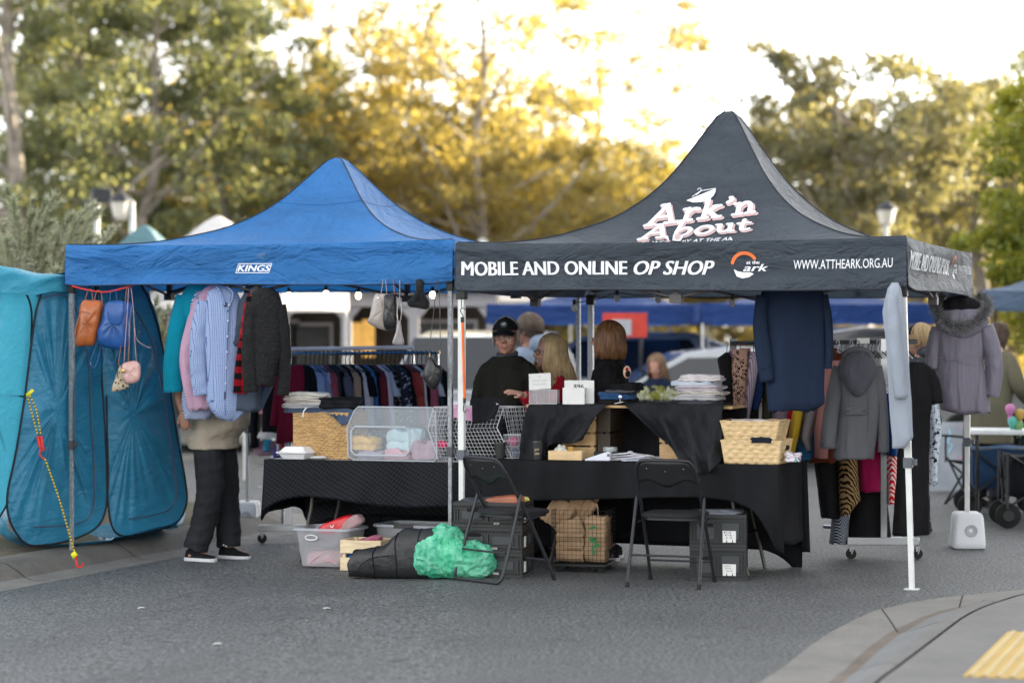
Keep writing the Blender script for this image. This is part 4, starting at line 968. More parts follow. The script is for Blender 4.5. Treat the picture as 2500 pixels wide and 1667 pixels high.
# long skirt cloth hanging from the back edge of each table (the dark area seen beneath)
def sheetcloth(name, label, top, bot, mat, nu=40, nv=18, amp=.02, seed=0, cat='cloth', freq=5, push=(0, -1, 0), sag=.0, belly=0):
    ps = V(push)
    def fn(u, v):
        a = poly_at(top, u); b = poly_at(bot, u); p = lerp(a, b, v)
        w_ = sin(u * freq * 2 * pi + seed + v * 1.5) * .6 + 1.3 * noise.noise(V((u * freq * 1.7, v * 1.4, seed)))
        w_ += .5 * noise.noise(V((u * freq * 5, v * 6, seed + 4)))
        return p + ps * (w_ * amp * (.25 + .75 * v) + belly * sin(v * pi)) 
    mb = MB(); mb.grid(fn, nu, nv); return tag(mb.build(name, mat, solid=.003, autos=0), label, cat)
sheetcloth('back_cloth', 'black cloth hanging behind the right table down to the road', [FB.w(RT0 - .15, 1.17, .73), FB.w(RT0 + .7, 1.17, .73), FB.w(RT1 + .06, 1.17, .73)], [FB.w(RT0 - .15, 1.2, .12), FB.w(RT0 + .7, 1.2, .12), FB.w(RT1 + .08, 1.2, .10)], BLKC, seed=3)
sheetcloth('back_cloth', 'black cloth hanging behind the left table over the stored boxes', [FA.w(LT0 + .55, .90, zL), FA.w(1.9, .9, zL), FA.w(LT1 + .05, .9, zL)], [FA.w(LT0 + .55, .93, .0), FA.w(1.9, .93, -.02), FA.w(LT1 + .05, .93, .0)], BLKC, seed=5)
# generic crumpled folded cloth
def folded(name, label, cat, c, w_, d_, h_, rz, mat, seed, layers=2, parent=None, tilt=0):
    rng = random.Random(seed); c = V(c); m_ = Matrix.Translation(c) @ Matrix.Rotation(rz, 4, 'Z') @ Matrix.Rotation(tilt, 4, 'Y'); mb = MB(m_); n = 48; rs = []
    lv = []
    for k in range(layers):
        z0, z1 = h_ * k / layers, h_ * (k + 1) / layers
        for f, e in ((0, .965), (.12, .99), (.5, 1.0), (.88, .99), (1, .965)): lv.append((z0 + (z1 - z0) * f, e, k))
    for z, e, k in lv:
        ring = []
        for i in range(n):
            a = 2 * pi * i / n; ca, sa = cos(a), sin(a); x = math.copysign(abs(ca) ** .5, ca); y = math.copysign(abs(sa) ** .5, sa)
            s_ = e * (1 + .13 * noise.noise(V((x * 1.4 + seed, y * 1.4, k * 2.3))) + .05 * sin(k * 2.4 + seed) + .04 * noise.noise(V((x * 5 + seed, y * 5, z * 40))))
            zz = z + (.5 * h_ * noise.noise(V((x * 1.8, y * 1.8, seed + .3 * k)))) * (z / h_)
            ring.append((x * w_ / 2 * s_, y * d_ / 2 * s_, zz + .007 * noise.noise(V((x * 3 + seed, y * 3, k))) - .16 * h_ * (z / h_) * (abs(x) ** 3)))
        rs.append(ring)
    for q in (.7, .35, .05): rs.append([(p[0] * q, p[1] * q, rs[-1][i][2] + (.10 * h_ * noise.noise(V((p[0] * 14, p[1] * 14, seed))) + (.02 * h_ if q < .9 else 0))) for i, p in enumerate(lvl)] if False else [(rs[len(lv) - 1][i][0] * q, rs[len(lv) - 1][i][1] * q, rs[len(lv) - 1][i][2] + .16 * h_ * noise.noise(V((i * .3, q * 3, seed)))) for i in range(n)])
    mb.rings(rs); o = mb.build(name, mat, parent, autos=0)
    return o if parent else tag(o, label, cat)
# wicker basket (tall, seagrass)
def weave_panel(mb, P, U, W_, nu, nv, bulge=.006, sub=4):
    """over-under woven surface over the quad P + U*u + W*v, normal U x W"""
    nrm = U.cross(W_).normalized() 
    def fn(u, v):
        i = int(min(u * nu, nu - 1e-6)); j = int(min(v * nv, nv - 1e-6)); fu = u * nu - i; fv = v * nv - j
        over = (i + j) % 2 == 0
        h = (sin(fu * pi) ** .5 if fu not in (0, 1) else 0) * (.55 + .45 * sin(fv * pi)) if over else -(0.2 * sin(fu * pi))
        h = h * bulge; edge = min(fv, 1 - fv); h -= bulge * .6 * max(0, .15 - edge) / .15
        return P + U * u + W_ * v + nrm * h + V((0, 0, .002 * noise.noise(V((u * nu * .7, v * nv, 3)))))
    mb.grid(fn, nu * sub, nv * sub)
def straw(name, c, v_=.3): return M(name, c, .75, v_, 24, 220, .6, .003, st=(1, 1, 5))
SEA = straw('seagrass', (.42, .26, .11), .38); PALE = straw('pale_straw', (.62, .45, .24), .22)
def woven_basket(label, fr, px0, px1, py1, py0, yl, d_, mat, nu, nv, sd_, flare=0, rim=.008, solid_=True, slot=False, zs=None, group=None):
    a = fr.p(px0, py1, yl); b_ = fr.p(px1, py1, yl); z0 = a.z if zs is None else zs; z1 = z0 + (a.z - 0) * 0 + (CH + (HY - py0) / FPX * fr.w(a.x, yl).y - a.z)
    x0, x1 = a.x, b_.x; r = thing('wicker_basket', label, 'basket', fr.w((x0 + x1) / 2, yl + d_ / 2, z0), -fr.th, group)
    mb = MB(); F = flare
    c = lambda x, y, z: fr.w(x, y, z)
    B0, B1, B2, B3 = c(x0, yl, z0), c(x1, yl, z0), c(x1, yl + d_, z0), c(x0, yl + d_, z0)
    T0, T1, T2, T3 = c(x0 - F, yl - F * .6, z1), c(x1 + F, yl - F * .6, z1), c(x1 + F, yl + d_ + F * .6, z1), c(x0 - F, yl + d_ + F * .6, z1)
    for (b0, b1, t0, t1, n_) in ((B0, B1, T0, T1, nu), (B1, B2, T1, T2, sd_), (B2, B3, T2, T3, nu), (B3, B0, T3, T0, sd_)):
        def fn(u, v, b0=b0, b1=b1, t0=t0, t1=t1, n_=n_):
            q = lerp(lerp(b0, b1, u), lerp(t0, t1, u), v); nr = (b1 - b0).cross(t0 - b0).normalized()
            i = int(min(u * n_, n_ - 1e-6)); j = int(min(v * nv, nv - 1e-6)); fu = u * n_ - i; fv = v * nv - j
            h = (abs(sin(fu * pi)) ** .6) * (.5 + .5 * sin(fv * pi)) if (i + j) % 2 == 0 else -.25 * sin(fu * pi)
            h -= .5 * max(0, .18 - min(fv, 1 - fv)) / .18
            return q + nr * (h * .0065 * min(1, 12 * min(u, 1 - u)) + .003 * noise.noise(V((q.x * 12, q.y * 12, q.z * 12))) * sin(pi * u))
        mb.grid(fn, n_ * 5, nv * 5)
    mb.build('woven_wall', mat, r, solid=.004, autos=0)
    m2 = MB(); m2.add([B0, B1, B2, B3], [(0, 1, 2, 3)]); m2.build('base', mat, r, solid=.006)
    m3 = MB(); L = [T0, T1, T2, T3]; pts = []
    for i in range(4):
        for k in range(12): p = lerp(L[i], L[(i + 1) % 4], k / 12); pts.append(p + V((0, 0, .003 * sin(k * 2.2))))
    m3.tube(pts, rim, 8, loop=True); m3.build('rim', mat, r)
    if slot:
        s_ = MB(); m_ = c(x1 + F * .8 + .008, yl + d_ * .5, (z0 + z1) / 2 + (z1 - z0) * .18); s_.obox(m_, .012, .075, .03, -fr.th); s_.build('handle_hole', M('hole_black', (.006, .005, .004), .9), r)
    return r, x0, x1, z0, z1
bk = woven_basket('tall square seagrass basket with jeans piled on top, on the left table', FA, 716, 850, 1122, 1011, .20, .36, SEA, 22, 18, 18, 0, .007, zs=zL + .004)
woven_basket('lower pale straw basket with side slot, on the right table', FB, 1769, 1900, 1133, 1078, .42, .33, PALE, 11, 5, 9, .022, .006, slot=True, zs=.75, group='pale straw baskets stacked on the right table')
woven_basket('upper pale straw basket set back on top of the lower one', FB, 1771, 1893, 1078, 1028, .53, .30, PALE, 11, 4, 8, .03, .006, group='pale straw baskets stacked on the right table')
def on(fr, px, py, yl, dz=0): p = fr.p(px, py, yl); return fr.w(p.x, p.y, p.z + dz)
DEN = fabric('3f4b60', 'denim_mid', .85, 260, 8, .25); DENB = fabric('2b4a72', 'denim_blue', .85, 260, 8, .25); BLK = fabric((.012, .012, .014), 'cotton_black', .85, 200, 9, .3, .08); GRY = fabric('a5a4a6', 'cotton_grey', .85, 200, 8, .15); STN = fabric('b9b3ab', 'cotton_stone', .85, 200, 8, .15); CHAR = fabric('45474d', 'cotton_charcoal', .85, 200, 8, .2); LAV = fabric('b3a9b2', 'cotton_lavender', .85, 200, 8, .15)
# stack on the tall basket
JS = 'folded clothes piled on the tall seagrass basket'
bx = FA.x(765, .38)
for i, (dx, z, w_, d_, h_, m_, lab, rz) in enumerate([(.0, .0, .38, .34, .035, DEN, 'folded slate jeans at the bottom of the basket pile', 0), (-.02, .034, .36, .32, .035, GRY, 'folded grey marl trousers second up in the basket pile', .1), (.01, .066, .37, .3, .036, STN, 'folded stone trousers third up in the basket pile', -.08), (-.03, .1, .30, .26, .04, fabric('c4c0b8', 'cotton_pale'), 'pale folded trousers on top of the basket pile', .2)]):
    P = FA.w(bx + dx, .36, bk[4] + z); folded('folded_trousers', lab, 'clothing', P, w_, d_, h_, -TH + rz, m_, i + 3, 2)['group'] = JS
folded('folded_trousers', 'black folded trousers lying on the right of the basket pile', 'clothing', FA.w(bx + .24, .33, bk[4] + .035), .30, .26, .07, -TH + .1, BLK, 41, 2)['group'] = JS
def drape(name, label, fr, pts_top, pts_bot, mat, yl0, yl1, seed=1, amp=.006, cat='clothing', freq=3, group=None):
    o = sheetcloth(name, label, [on(fr, *p, yl0) for p in pts_top], [on(fr, *p, yl1) for p in pts_bot], mat, 20, 12, amp, seed, cat, freq)
    if group: o['group'] = group
    return o
drape('trouser_leg', 'blue jeans leg hanging over the front edge of the seagrass basket', FA, [(775, 1003), (830, 995), (868, 1002)], [(812, 1012), (835, 1038), (858, 1022)], DEN, .22, .17, 4, .008)
mb = MB(); mb.tube([on(FA, 748, 995, .16), on(FA, 741, 1004, .15), on(FA, 739, 1018, .15)], .004, 6); tag(mb.build('drawstring', WHT), 'white drawstring end dangling from the basket pile', 'cord')
# translucent storage bin lying on its side
def clearplastic(name, c, a=.42):
    m, t, b = nodes_of(name); v = coords(t); c = hx(c)
    b.inputs['Base Color'].default_value = (*c, 1); b.inputs['Roughness'].default_value = .32; b.inputs['Specular IOR Level'].default_value = .6
    b.inputs['Alpha'].default_value = a; bump(t, b, noi(t, v, 14, 3), .25, .01); return m
CLR = clearplastic('clear_bin', 'c9d2da', .24); CLRE = clearplastic('clear_bin_edge', 'b9c0c7', .6); CLR2 = clearplastic('clear_tub', 'b9b9bd', .46)
bl_, br_ = FA.x(862, .16), FA.x(1067, .16); z0 = zL + .004; z1 = z0 + .375; yf = .16; yb = .5
r = thing('storage_bin', 'clear plastic storage bin with folded clothes inside, on the left table', 'storage bin', FA.w((bl_ + br_) / 2, yf, z0), -TH)
f0, f1 = bl_, FA.x(1000, .16)
def outline(x0, x1, zlo, zhi, n=.03): return [(x0 + n, zlo), (x1 - n, zlo), (x1, zlo + n), (x1, zhi - n), (x1 - n, zhi), (x0 + n, zhi), (x0, zhi - n), (x0, zlo + n)]
FR_ = [(f0 - .035, z0 + .02), (f0 + .01, z0), (br_ - .02, z0), (br_ + .0, z0 + .02), (br_ - .01, z1 - .03), (br_ - .04, z1), (f0 + .04, z1), (f0 + .01, z1 - .03), (f0 - .045, z0 + .23)]
mb = MB(FA.M); n = len(FR_); mb.rings([[(x, yf, z) for x, z in FR_], [(x + .0, yb, z0 + (z - z0) * .96) for x, z in FR_]], True); mb.build('bin_shell', CLR, r, bevel=.01)
mb = MB(FA.M); mb.tube([(x, yf - .002, z) for x, z in smooth_pts([(x, z, 0) for x, z in FR_], 1, True) for _ in (0,)] if False else [(x, yf - .002, z) for x, z in FR_], .006, 6, loop=True)
dr = outline(f0 - .01, f1, z0 + .035, z0 + .235); mb.tube([(x, yf - .008, z) for x, z in dr], .009, 8, loop=True); mb.build('door_frame', CLRE, r)
inside = [('folded_knit', 'mustard yellow knit folded in the clear bin', 885, 1085, .26, 'd9b36b', .20, .2, .10, 0), ('folded_knit', 'pale blue fluffy top in the right of the clear bin', 985, 1090, .3, 'b6cfd6', .26, .2, .14, 0), ('folded_knit', 'grey purple top at the bottom left of the clear bin', 905, 1120, .24, '9b8fa0', .2, .2, .06, .1), ('folded_knit', 'pink speckled top at the bottom middle of the clear bin', 968, 1118, .23, 'c79aa4', .2, .16, .07, -.1), ('folded_knit', 'mauve jumper at the bottom right of the clear bin', 1035, 1122, .28, 'a98a98', .22, .2, .12, .2)]
for i, (nm, lab, px, py, yl, c, w_, d_, h_, rz) in enumerate(inside):
    x_ = FA.x(px, yl); zb_ = z0 + .006 + (.06 if i < 2 else 0); folded(nm, lab, 'clothing', FA.w(x_, yl + .06, zb_), w_, d_, h_, -TH + rz, fabric(c), 50 + i, 2)['group'] = 'clothes inside the clear bin'
# foam takeaway box and cutlery pack
FOAM = M('foam_white', 'dcdcdc', .6, .04, 8, 40, .1, .003)
x_ = FA.x(733, .2); P = FA.w(x_, .17, zL + .004); r = thing('takeaway_box', 'white foam takeaway box left of the seagrass basket', 'box', P, -TH - .1)
m_ = Matrix.Translation(P) @ Matrix.Rotation(-TH - .1, 4, 'Z'); mb = MB(m_); mb.rings([[(x * (.095 + e), y * (.085 + e), z) for x, y in ((-1, -1), (1, -1), (1, 1), (-1, 1))] for z, e in ((0, -.012), (.004, -.01), (.04, .015), (.043, .028), (.047, .028))]); mb.build('base', FOAM, r, bevel=.004)
mb = MB(m_); n = 60; rs = []
for z, e in ((.0475, .028), (.051, .028), (.052, .012), (.078, -.012), (.088, -.022)):
    rs.append([(max(-1, min(1, 1.42 * cos(2 * pi * k / n))) * (.095 + e) + 0, max(-1, min(1, 1.42 * sin(2 * pi * k / n))) * (.085 + e) + (.002 * (-1) ** k if .052 < z < .085 else 0), z) for k in range(n)])
mb.rings(rs); mb.build('lid', FOAM, r)
P = FA.w(x_ + .16, .15, zL + .004); mb = MB(Matrix.Translation(P)); mb.ell((0, 0, .012), .07, .03, .012, 14, 6, fn=lambda q: q + V((0, 0, .006 * noise.noise(q * 60)))); tag(mb.build('cutlery_pack', clearplastic('film', 'dfe2e4', .7)), 'crumpled clear cutlery packet beside the foam box', 'packet')
# white wire baskets
WIRE = M('wire_white', 'b9babd', .4, .05)
def wire_grid(mb, P, U, W_, nu, nv, r_=.0017):
    for i in range(nu + 1): mb.tube([P + U * (i / nu), P + U * (i / nu) + W_], r_, 4)
    for j in range(nv + 1): mb.tube([P + W_ * (j / nv), P + W_ * (j / nv) + U], r_, 4)
# big basket: front panel slants out, tilted open top towards viewer
A0 = on(FA, 1045, 985, .16); 
def q4(fr, pts, yls): return [on(fr, px, py, y) for (px, py), y in zip(pts, yls)]
x0_, x1_ = FA.x(1058, .2), FA.x(1262, .2)
mb = MB(); zt_ = zL + .38; z_ = zL + .006
# corners: bottom front/back, step line, top
fb0, fb1 = FA.w(x0_ + .04, .20, z_), FA.w(x1_ - .02, .20, z_); fm0, fm1 = FA.w(x0_ - .02, .15, z_ + .22), FA.w(x1_ - .13, .15, z_ + .24); ft0, ft1 = FA.w(x0_, .20, zt_), FA.w(x1_ - .10, .20, zt_ + .0)
bb0, bb1 = FA.w(x0_ + .04, .52, z_), FA.w(x1_ + .02, .52, z_); bt0, bt1 = FA.w(x0_ + .02, .55, zt_), FA.w(x1_ - .04, .55, zt_)
r = thing('wire_basket', 'large white wire basket full of black clothes behind the middle legs', 'basket', FA.w((x0_ + x1_) / 2, .35, z_), -TH)
def quadwire(a, b_, c, d, nu, nv, r_=.0017):
    for i in range(nu + 1): mb.tube([lerp(a, b_, i / nu), lerp(d, c, i / nu)], r_, 4)
    for j in range(nv + 1): mb.tube([lerp(a, d, j / nv), lerp(b_, c, j / nv)], r_, 4)
quadwire(fb0, fb1, fm1, fm0, 20, 9); quadwire(fm0, fm1, ft1, ft0, 18, 5); quadwire(fb1, bb1, bt1, ft1, 10, 12); quadwire(bb0, fb0, ft0, bt0, 10, 12); quadwire(fb0, fb1, bb1, bb0, 18, 8); quadwire(bb0, bb1, bt1, bt0, 18, 12)
mb.build('wire_mesh', WIRE, r); mb = MB(); mb.tube([ft0, ft1, bt1, bt0], .0045, 6, loop=True); mb.tube([fb1, fm1, ft1], .004, 6); mb.tube([fb0, fm0, ft0], .004, 6); mb.tube([bb1, bt1], .004, 6); mb.build('wire_rim', WIRE, r)
for i, (fx, fz, w_, h_, m_, lab) in enumerate([(.30, .004, .34, .12, BLK, 'black clothes bundle low in the large wire basket'), (.55, .12, .4, .10, BLK, 'black clothes bundle in the middle of the large wire basket'), (.32, .21, .36, .08, fabric('2c2d33', 'cotton_ink'), 'dark grey bundle near the top of the large wire basket')]):
    folded('clothes_bundle', lab, 'clothing', FA.w(lerp(x0_, x1_, .45), .36, z_ + fz), w_ * 1.15, .26, h_, -TH, m_, 70 + i, 2)['group'] = 'dark clothes in the large wire basket'
folded('pink_garment', 'hot pink garment poking through the wire at the left of the large basket', 'clothing', on(FA, 1078, 1092, .22), .085, .05, .04, -TH, fabric('e0286c', 'hot_pink'), 75, 2)
folded('pink_garment', 'white and pink garment at the top of the large wire basket behind the legs', 'clothing', on(FA, 1132, 1030, .34), .18, .12, .10, -TH, fabric('e09ac4', 'soft_pink'), 76, 2)
# black shorts hung over the basket edge
sheetcloth('folded_shorts', 'black shorts with a small white mark hung over the wire basket edge', [on(FA, 1152, 972, .14), on(FA, 1190, 970, .14), on(FA, 1226, 974, .14)], [on(FA, 1153, 1036, .11), on(FA, 1180, 1030, .11), on(FA, 1208, 1018, .11)], BLK, 20, 14, .008, 2, 'clothing', 2)
mb = MB(); a = on(FA, 1212, 987, .118); stroke(mb, [(0, .007), (.003, 0), (.013, .004)], .0018, lambda x, y, l: a + V((x, -.004 - l, y)), 0); tag(mb.build('logo_mark', WHT, smooth=False), 'tiny white tick mark on the black shorts', 'logo')
# small wire basket with pink things
a, b_ = on(FB, 1245, 1118, .62), on(FB, 1270, 1118, .62); P = FB.w(FB.x(1258, .6), .6, .75)
r = thing('wire_basket', 'small white wire basket with pink and blue things by the first coffee cup', 'basket', P, -TH); mb = MB(Matrix.Translation(P) @ Matrix.Rotation(-TH, 4, 'Z'))
for k in range(13): mb.tube([(-.05 + k * .1 / 12, -.04, 0), (-.065 + k * .13 / 12, -.055, .16)], .0014, 4); mb.tube([(-.05 + k * .1 / 12, .04, 0), (-.065 + k * .13 / 12, .055, .16)], .0014, 4)
for z in (0, .04, .08, .12, .16):
    e = z * .1; mb.tube([(-.05 - e, -.04 - e, z), (.05 + e, -.04 - e, z), (.05 + e, .04 + e, z), (-.05 - e, .04 + e, z)], .0016 if z < .16 else .003, 5, loop=True)
mb.build('wire_mesh', WIRE, r)
for i, (dx, dz, c, lab) in enumerate([(-.01, .085, 'cc2f86', 'crumpled magenta ribbon in the small wire basket'), (.0, .004, '35557f', 'crumpled blue scrap at the bottom of the small wire basket')]):
    mb = MB(Matrix.Translation(P + V((dx, 0, dz)))); mb.ell((0, 0, .028), .04, .03, .03, 16, 12, fn=lambda q: q * (1 + .5 * noise.noise(q * 55 + V((i, 0, 0))))); tag(mb.build('ribbon', fabric(c), autos=0), lab, 'ribbon')
# coffee cups
CUP = M('cup_black', '2b2a2c', .5); LID = plastic('lid_black', '1a1a1c', .35)
def cup(label, fr, px, yl, h_=.10, z=.749, txt=False):
    P = fr.w(fr.x(px, yl), yl, z); r = thing('coffee_cup', label, 'cup', P, -TH); m_ = Matrix.Translation(P)
    b = MB(m_); b.lathe([(.0, 0), (.030, 0), (.0305, .003), (.041, h_), (.038, h_)], n=24); b.build('cup_body', CUP, r)
    b = MB(m_); b.lathe([(.0435, h_ - .004), (.044, h_ + .006), (.041, h_ + .008), (.040, h_ + .017), (.037, h_ + .018), (.035, h_ + .013), (.0, h_ + .013)], n=24); b.build('lid', LID, r)
    if txt:
        for k, (s_, zz) in enumerate((('SOY', .062), ('Cahns', .036))):
            vs, fs = text_on(text_geo(s_, 1, .01), -.02, .012, .015, lambda x, y: (sin(x / .037) * .0392, -cos(x / .037) * (.0345 + (zz + y) * .11 + .0012), zz + y + x * .1), .008); b = MB(m_ @ Matrix.Rotation(.0, 4, 'Z')); b.add(vs, fs); b.build('handwriting', M('marker_gold', 'cdbb93', .5), r, smooth=False)
cup('black coffee cup without writing behind the first folding chair', FB, 1221, .50, .095)
cup('black coffee cup with gold handwriting left of the wooden tray', FB, 1312, .46, .11, txt=True)
# riser: two upright wooden crates carrying a board
def wood(name, c, v_=.25):
    m, t, b = nodes_of(name); c = hx(c); v = coords(t, (1.2, 1.2, 9)); n = noi(t, v, 5, 5, .7)
    cc = mixc(t, ramp(t, n, .3, .7), [x * (1 - v_) for x in c], [x * (1 + v_) for x in c])
    cc = mixc(t, mth(t, 'MULTIPLY', ramp(t, noi(t, coords(t), 3, 4, .8), .55, .8), .5), cc, [x * .45 for x in c])
    t.links.new(cc, b.inputs['Base Color']); b.inputs['Roughness'].default_value = .65; bump(t, b, n, .3, .003); return m
PINE = wood('pine', (.50, .32, .15)); PINEL = wood('pine_light', (.62, .49, .31)); OLD = wood('old_wood', (.035, .022, .012)); BAMB = wood('bamboo', (.60, .42, .22), .1)
def slat_crate(label, mx, w_, d_, h_, mat, n=3, th=.011, gap=.012, posts=True, group=None, cat='crate'):
    P = mx @ V((0, 0, 0)); r = thing('wooden_crate', label, cat, P, 0, group); sh = (h_ - gap * (n - 1)) / n
    for k in range(n):
        z = k * (sh + gap)
        for (a0, a1, c0, c1) in ((-w_ / 2, w_ / 2, -d_ / 2, -d_ / 2 + th), (-w_ / 2, w_ / 2, d_ / 2 - th, d_ / 2), (-w_ / 2, -w_ / 2 + th, -d_ / 2 + th + .001, d_ / 2 - th - .001), (w_ / 2 - th, w_ / 2, -d_ / 2 + th + .001, d_ / 2 - th - .001)):
            b = MB(mx); b.box(a0, a1, c0, c1, z, z + sh); b.build('slat', mat, r, bevel=.0015, smooth=False)
    for sx in (-1, 1):
        for sy in (-1, 1): b = MB(mx); x, y = sx * (w_ / 2 - th - .012), sy * (d_ / 2 - th - .012); b.box(x - .011, x + .011, y - .011, y + .011, .002, h_ + .001); b.build('corner_post', mat, r, smooth=False)
    b = MB(mx); b.box(-w_ / 2 + th + .001, w_ / 2 - th - .001, -d_ / 2 + th + .001, d_ / 2 - th - .001, .004, .012); b.build('base_board', mat, r, smooth=False)
    return r
zt = .749; c1x = FB.x(1415, .66); c2x = FB.x(1640, .62)
FL = lambda x, y, z, a=0: Matrix.Translation(FB.w(x, y, z)) @ Matrix.Rotation(-TH + a, 4, 'Z')
slat_crate('warm pine crate under the left end of the raised shelf', FL(c1x - .02, .86, zt), .24, .34, .35, PINE, 4)
slat_crate('dark old timber crate beside the left pine crate under the raised shelf', FL(c1x + .16, .88, zt), .09, .34, .355, OLD, 2)
slat_crate('pine crate half covered by black cloth under the right end of the raised shelf', FL(c2x + .02, .84, zt), .24, .34, .35, PINE, 3)
RZ = 1.118; rx0, rx1 = FB.x(1285, .72), FB.x(1795, .72)
mb = MB(FB.M); mb.box(rx0 + .01, rx1 - .01, .68, 1.06, RZ - .018, RZ); tag(mb.build('shelf_board', PINE, bevel=.002), 'long wooden board forming the raised shelf on the right table', 'shelf')
# cloths over the riser
def shelfcloth(label, top_px, bot_px, yl_t, yl_b, seed, freq, amp, belly=.0):
    tp = [on(FB, *p, yl_t) for p in top_px]; bp = [on(FB, px, py, yy if len(q) < 3 else q[2]) for q in bot_px for (px, py), yy in [((q[0], q[1]), yl_b)]]
    def fn(u, v):
        if v < .12:        # part lying on the board
            a = poly_at(tp, u); f = v / .12; return V((a.x, a.y, a.z)) + FB.v * (.26 * (1 - f)) + V((0, 0, .004 + .004 * noise.noise(V((u * 9, f * 3, seed))) - .003 * f))
        v2 = (v - .12) / .88; a = poly_at(tp, u); b_ = poly_at(bp, u); p = lerp(a, b_, v2)
        w_ = sin(u * freq * 2 * pi + seed + v2 * 2.5) * .7 + 1.2 * noise.noise(V((u * freq * 1.3 - v2 * 1.2, v2 * 1.6, seed))) + .5 * noise.noise(V((u * freq * 4, v2 * 5, seed + 4)))
        return p - FB.v * (w_ * amp * min(1, v2 * 3) + belly * sin(v2 * pi) + .012 * min(1, v2 * 6)) + V((0, 0, -.02 * sin(u * pi * 3) * v2))
    mb = MB(); mb.grid(fn, 60, 40); return tag(mb.build('draped_cloth', CREP, solid=.004, autos=0), label, 'cloth')
CREP = fabric((.020, .021, .024), 'cloth_crepe', .85, 70, 7, .35, .05)
shelfcloth('black textured cloth draped over the left end of the raised shelf', [(1291, 989), (1340, 988), (1410, 988), (1482, 987)], [(1270, 1120, .5), (1320, 1118, .5), (1362, 1082, .58), (1425, 1072, .6)], .64, .55, 1, 3.0, .045, .03)
shelfcloth('black textured cloth sweeping from the raised shelf down over the table front', [(1520, 985), (1600, 984), (1690, 986), (1768, 987)], [(1652, 1092, .46), (1690, 1150, .36), (1722, 1156, .35), (1758, 1122, .40)], .64, .45, 6, 3.5, .05, .02)
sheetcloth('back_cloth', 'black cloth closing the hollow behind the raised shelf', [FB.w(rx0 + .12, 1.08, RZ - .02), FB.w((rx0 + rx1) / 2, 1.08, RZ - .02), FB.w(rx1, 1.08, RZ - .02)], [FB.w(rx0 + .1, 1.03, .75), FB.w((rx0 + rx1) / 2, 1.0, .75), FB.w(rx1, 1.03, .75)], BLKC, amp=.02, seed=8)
mb = MB(FB.M); 
# bulldog clip
P = on(FB, 1516, 985, .62); r = thing('bulldog_clip', 'chrome bulldog clip holding cloth to the raised shelf edge', 'clip', P, -TH); CHR = M('chrome', 'b9b6b8', .18, .05, metal=1, bst=0)
mb = MB(Matrix.Translation(P) @ Matrix.Rotation(-TH - .25, 4, 'Z')); mb.prism([(-.036, -.004), (.036, .010), (.034, .016), (-.036, .004)], -.03, .01); mb.build('jaw', CHR, r, bevel=.002)
mb = MB(Matrix.Translation(P) @ Matrix.Rotation(-TH, 4, 'Z')); mb.lathe([(.006, 0), (.0115, .001), (.0115, .005), (.006, .006)], (0, -.02, .045), 16, 'Y'); mb.tube([(0, -.016, .01), (-.002, -.018, .035)], .006, 8); mb.build('grip', CHR, r)
# clear acrylic donation box with card
ACR = clearplastic('acrylic', 'd8cfd2', .28); CARD = M('card_white', 'd9d8d6', .6, .04, 12)
P = on(FB, 1329, 986, .70); P.z = RZ + .004; r = thing('donation_box', 'clear acrylic box with an open white lid card on the raised shelf', 'box', P, -TH); m_ = Matrix.Translation(P) @ Matrix.Rotation(-TH + .12, 4, 'Z')
mb = MB(m_); mb.box(-.098, .098, -.05, .05, 0, .098); mb.build('box_body', ACR, r, bevel=.002)
mb = MB(m_); 
for x in (-.097, .097, .045, -.045): mb.box(x - .0015, x + .0015, -.0525, -.0505, .0, .1)
mb.box(-.099, .099, -.054, -.0506, .094, .1); mb.box(-.099, .099, -.054, -.0506, -.0, .005); mb.build('box_edges', CLRE, r)
mb = MB(m_ @ Matrix.Translation((-.04, .05, .1)) @ Matrix.Rotation(R(-8), 4, 'X') @ Matrix.Rotation(R(-3), 4, 'Y')); mb.box(-.078, .078, -.003, .003, 0, .112); mb.build('lid_card', CARD, r, bevel=.001)
PEN = M('faint_pencil', 'a9a8a8', .7)
lb = m_ @ Matrix.Translation((-.04, .05, .1)) @ Matrix.Rotation(R(-8), 4, 'X') @ Matrix.Rotation(R(-3), 4, 'Y')
for k, (t_, w_, z_2) in enumerate((('ABOARD', .09, .03), ('WELCOME', .1, .055), ('c', .012, .085))):
    label_flat(t_[::-1] if k < 2 else t_, lb @ Matrix.Translation((-w_ / 2, -.0045, z_2)), w_, .012, 'faint_writing', PEN, r)
# price sign holder
P = on(FB, 1412, 986, .70); P.z = RZ + .004; r = thing('price_sign', 'white box sign with black price figures on the raised shelf', 'sign', P, -TH); m_ = Matrix.Translation(P) @ Matrix.Rotation(-TH + .1, 4, 'Z')
mb = MB(m_); mb.box(-.105, .105, .03, .036, 0, .165); mb.build('back_card', CARD, r, bevel=.001); mb = MB(m_); mb.box(-.105, .045, -.03, -.024, 0, .115); mb.box(.045, .05, -.03, .03, 0, .115); mb.build('front_box', CARD, r, bevel=.001)
label_flat('$96', m_ @ Matrix.Translation((-.04, .0285, .104)), .072, .034, 'price_figures', M('ink_black', '1c1c20', .6), r, .01); label_flat('To', m_ @ Matrix.Translation((-.008, .0285, .147)), .016, .009, 'price_figures', PEN, r)
mb = MB(m_); mb.box(.0505, .0515, -.008, .004, .05, .068); mb.build('slot', M('ink_black', '1c1c20', .6), r)
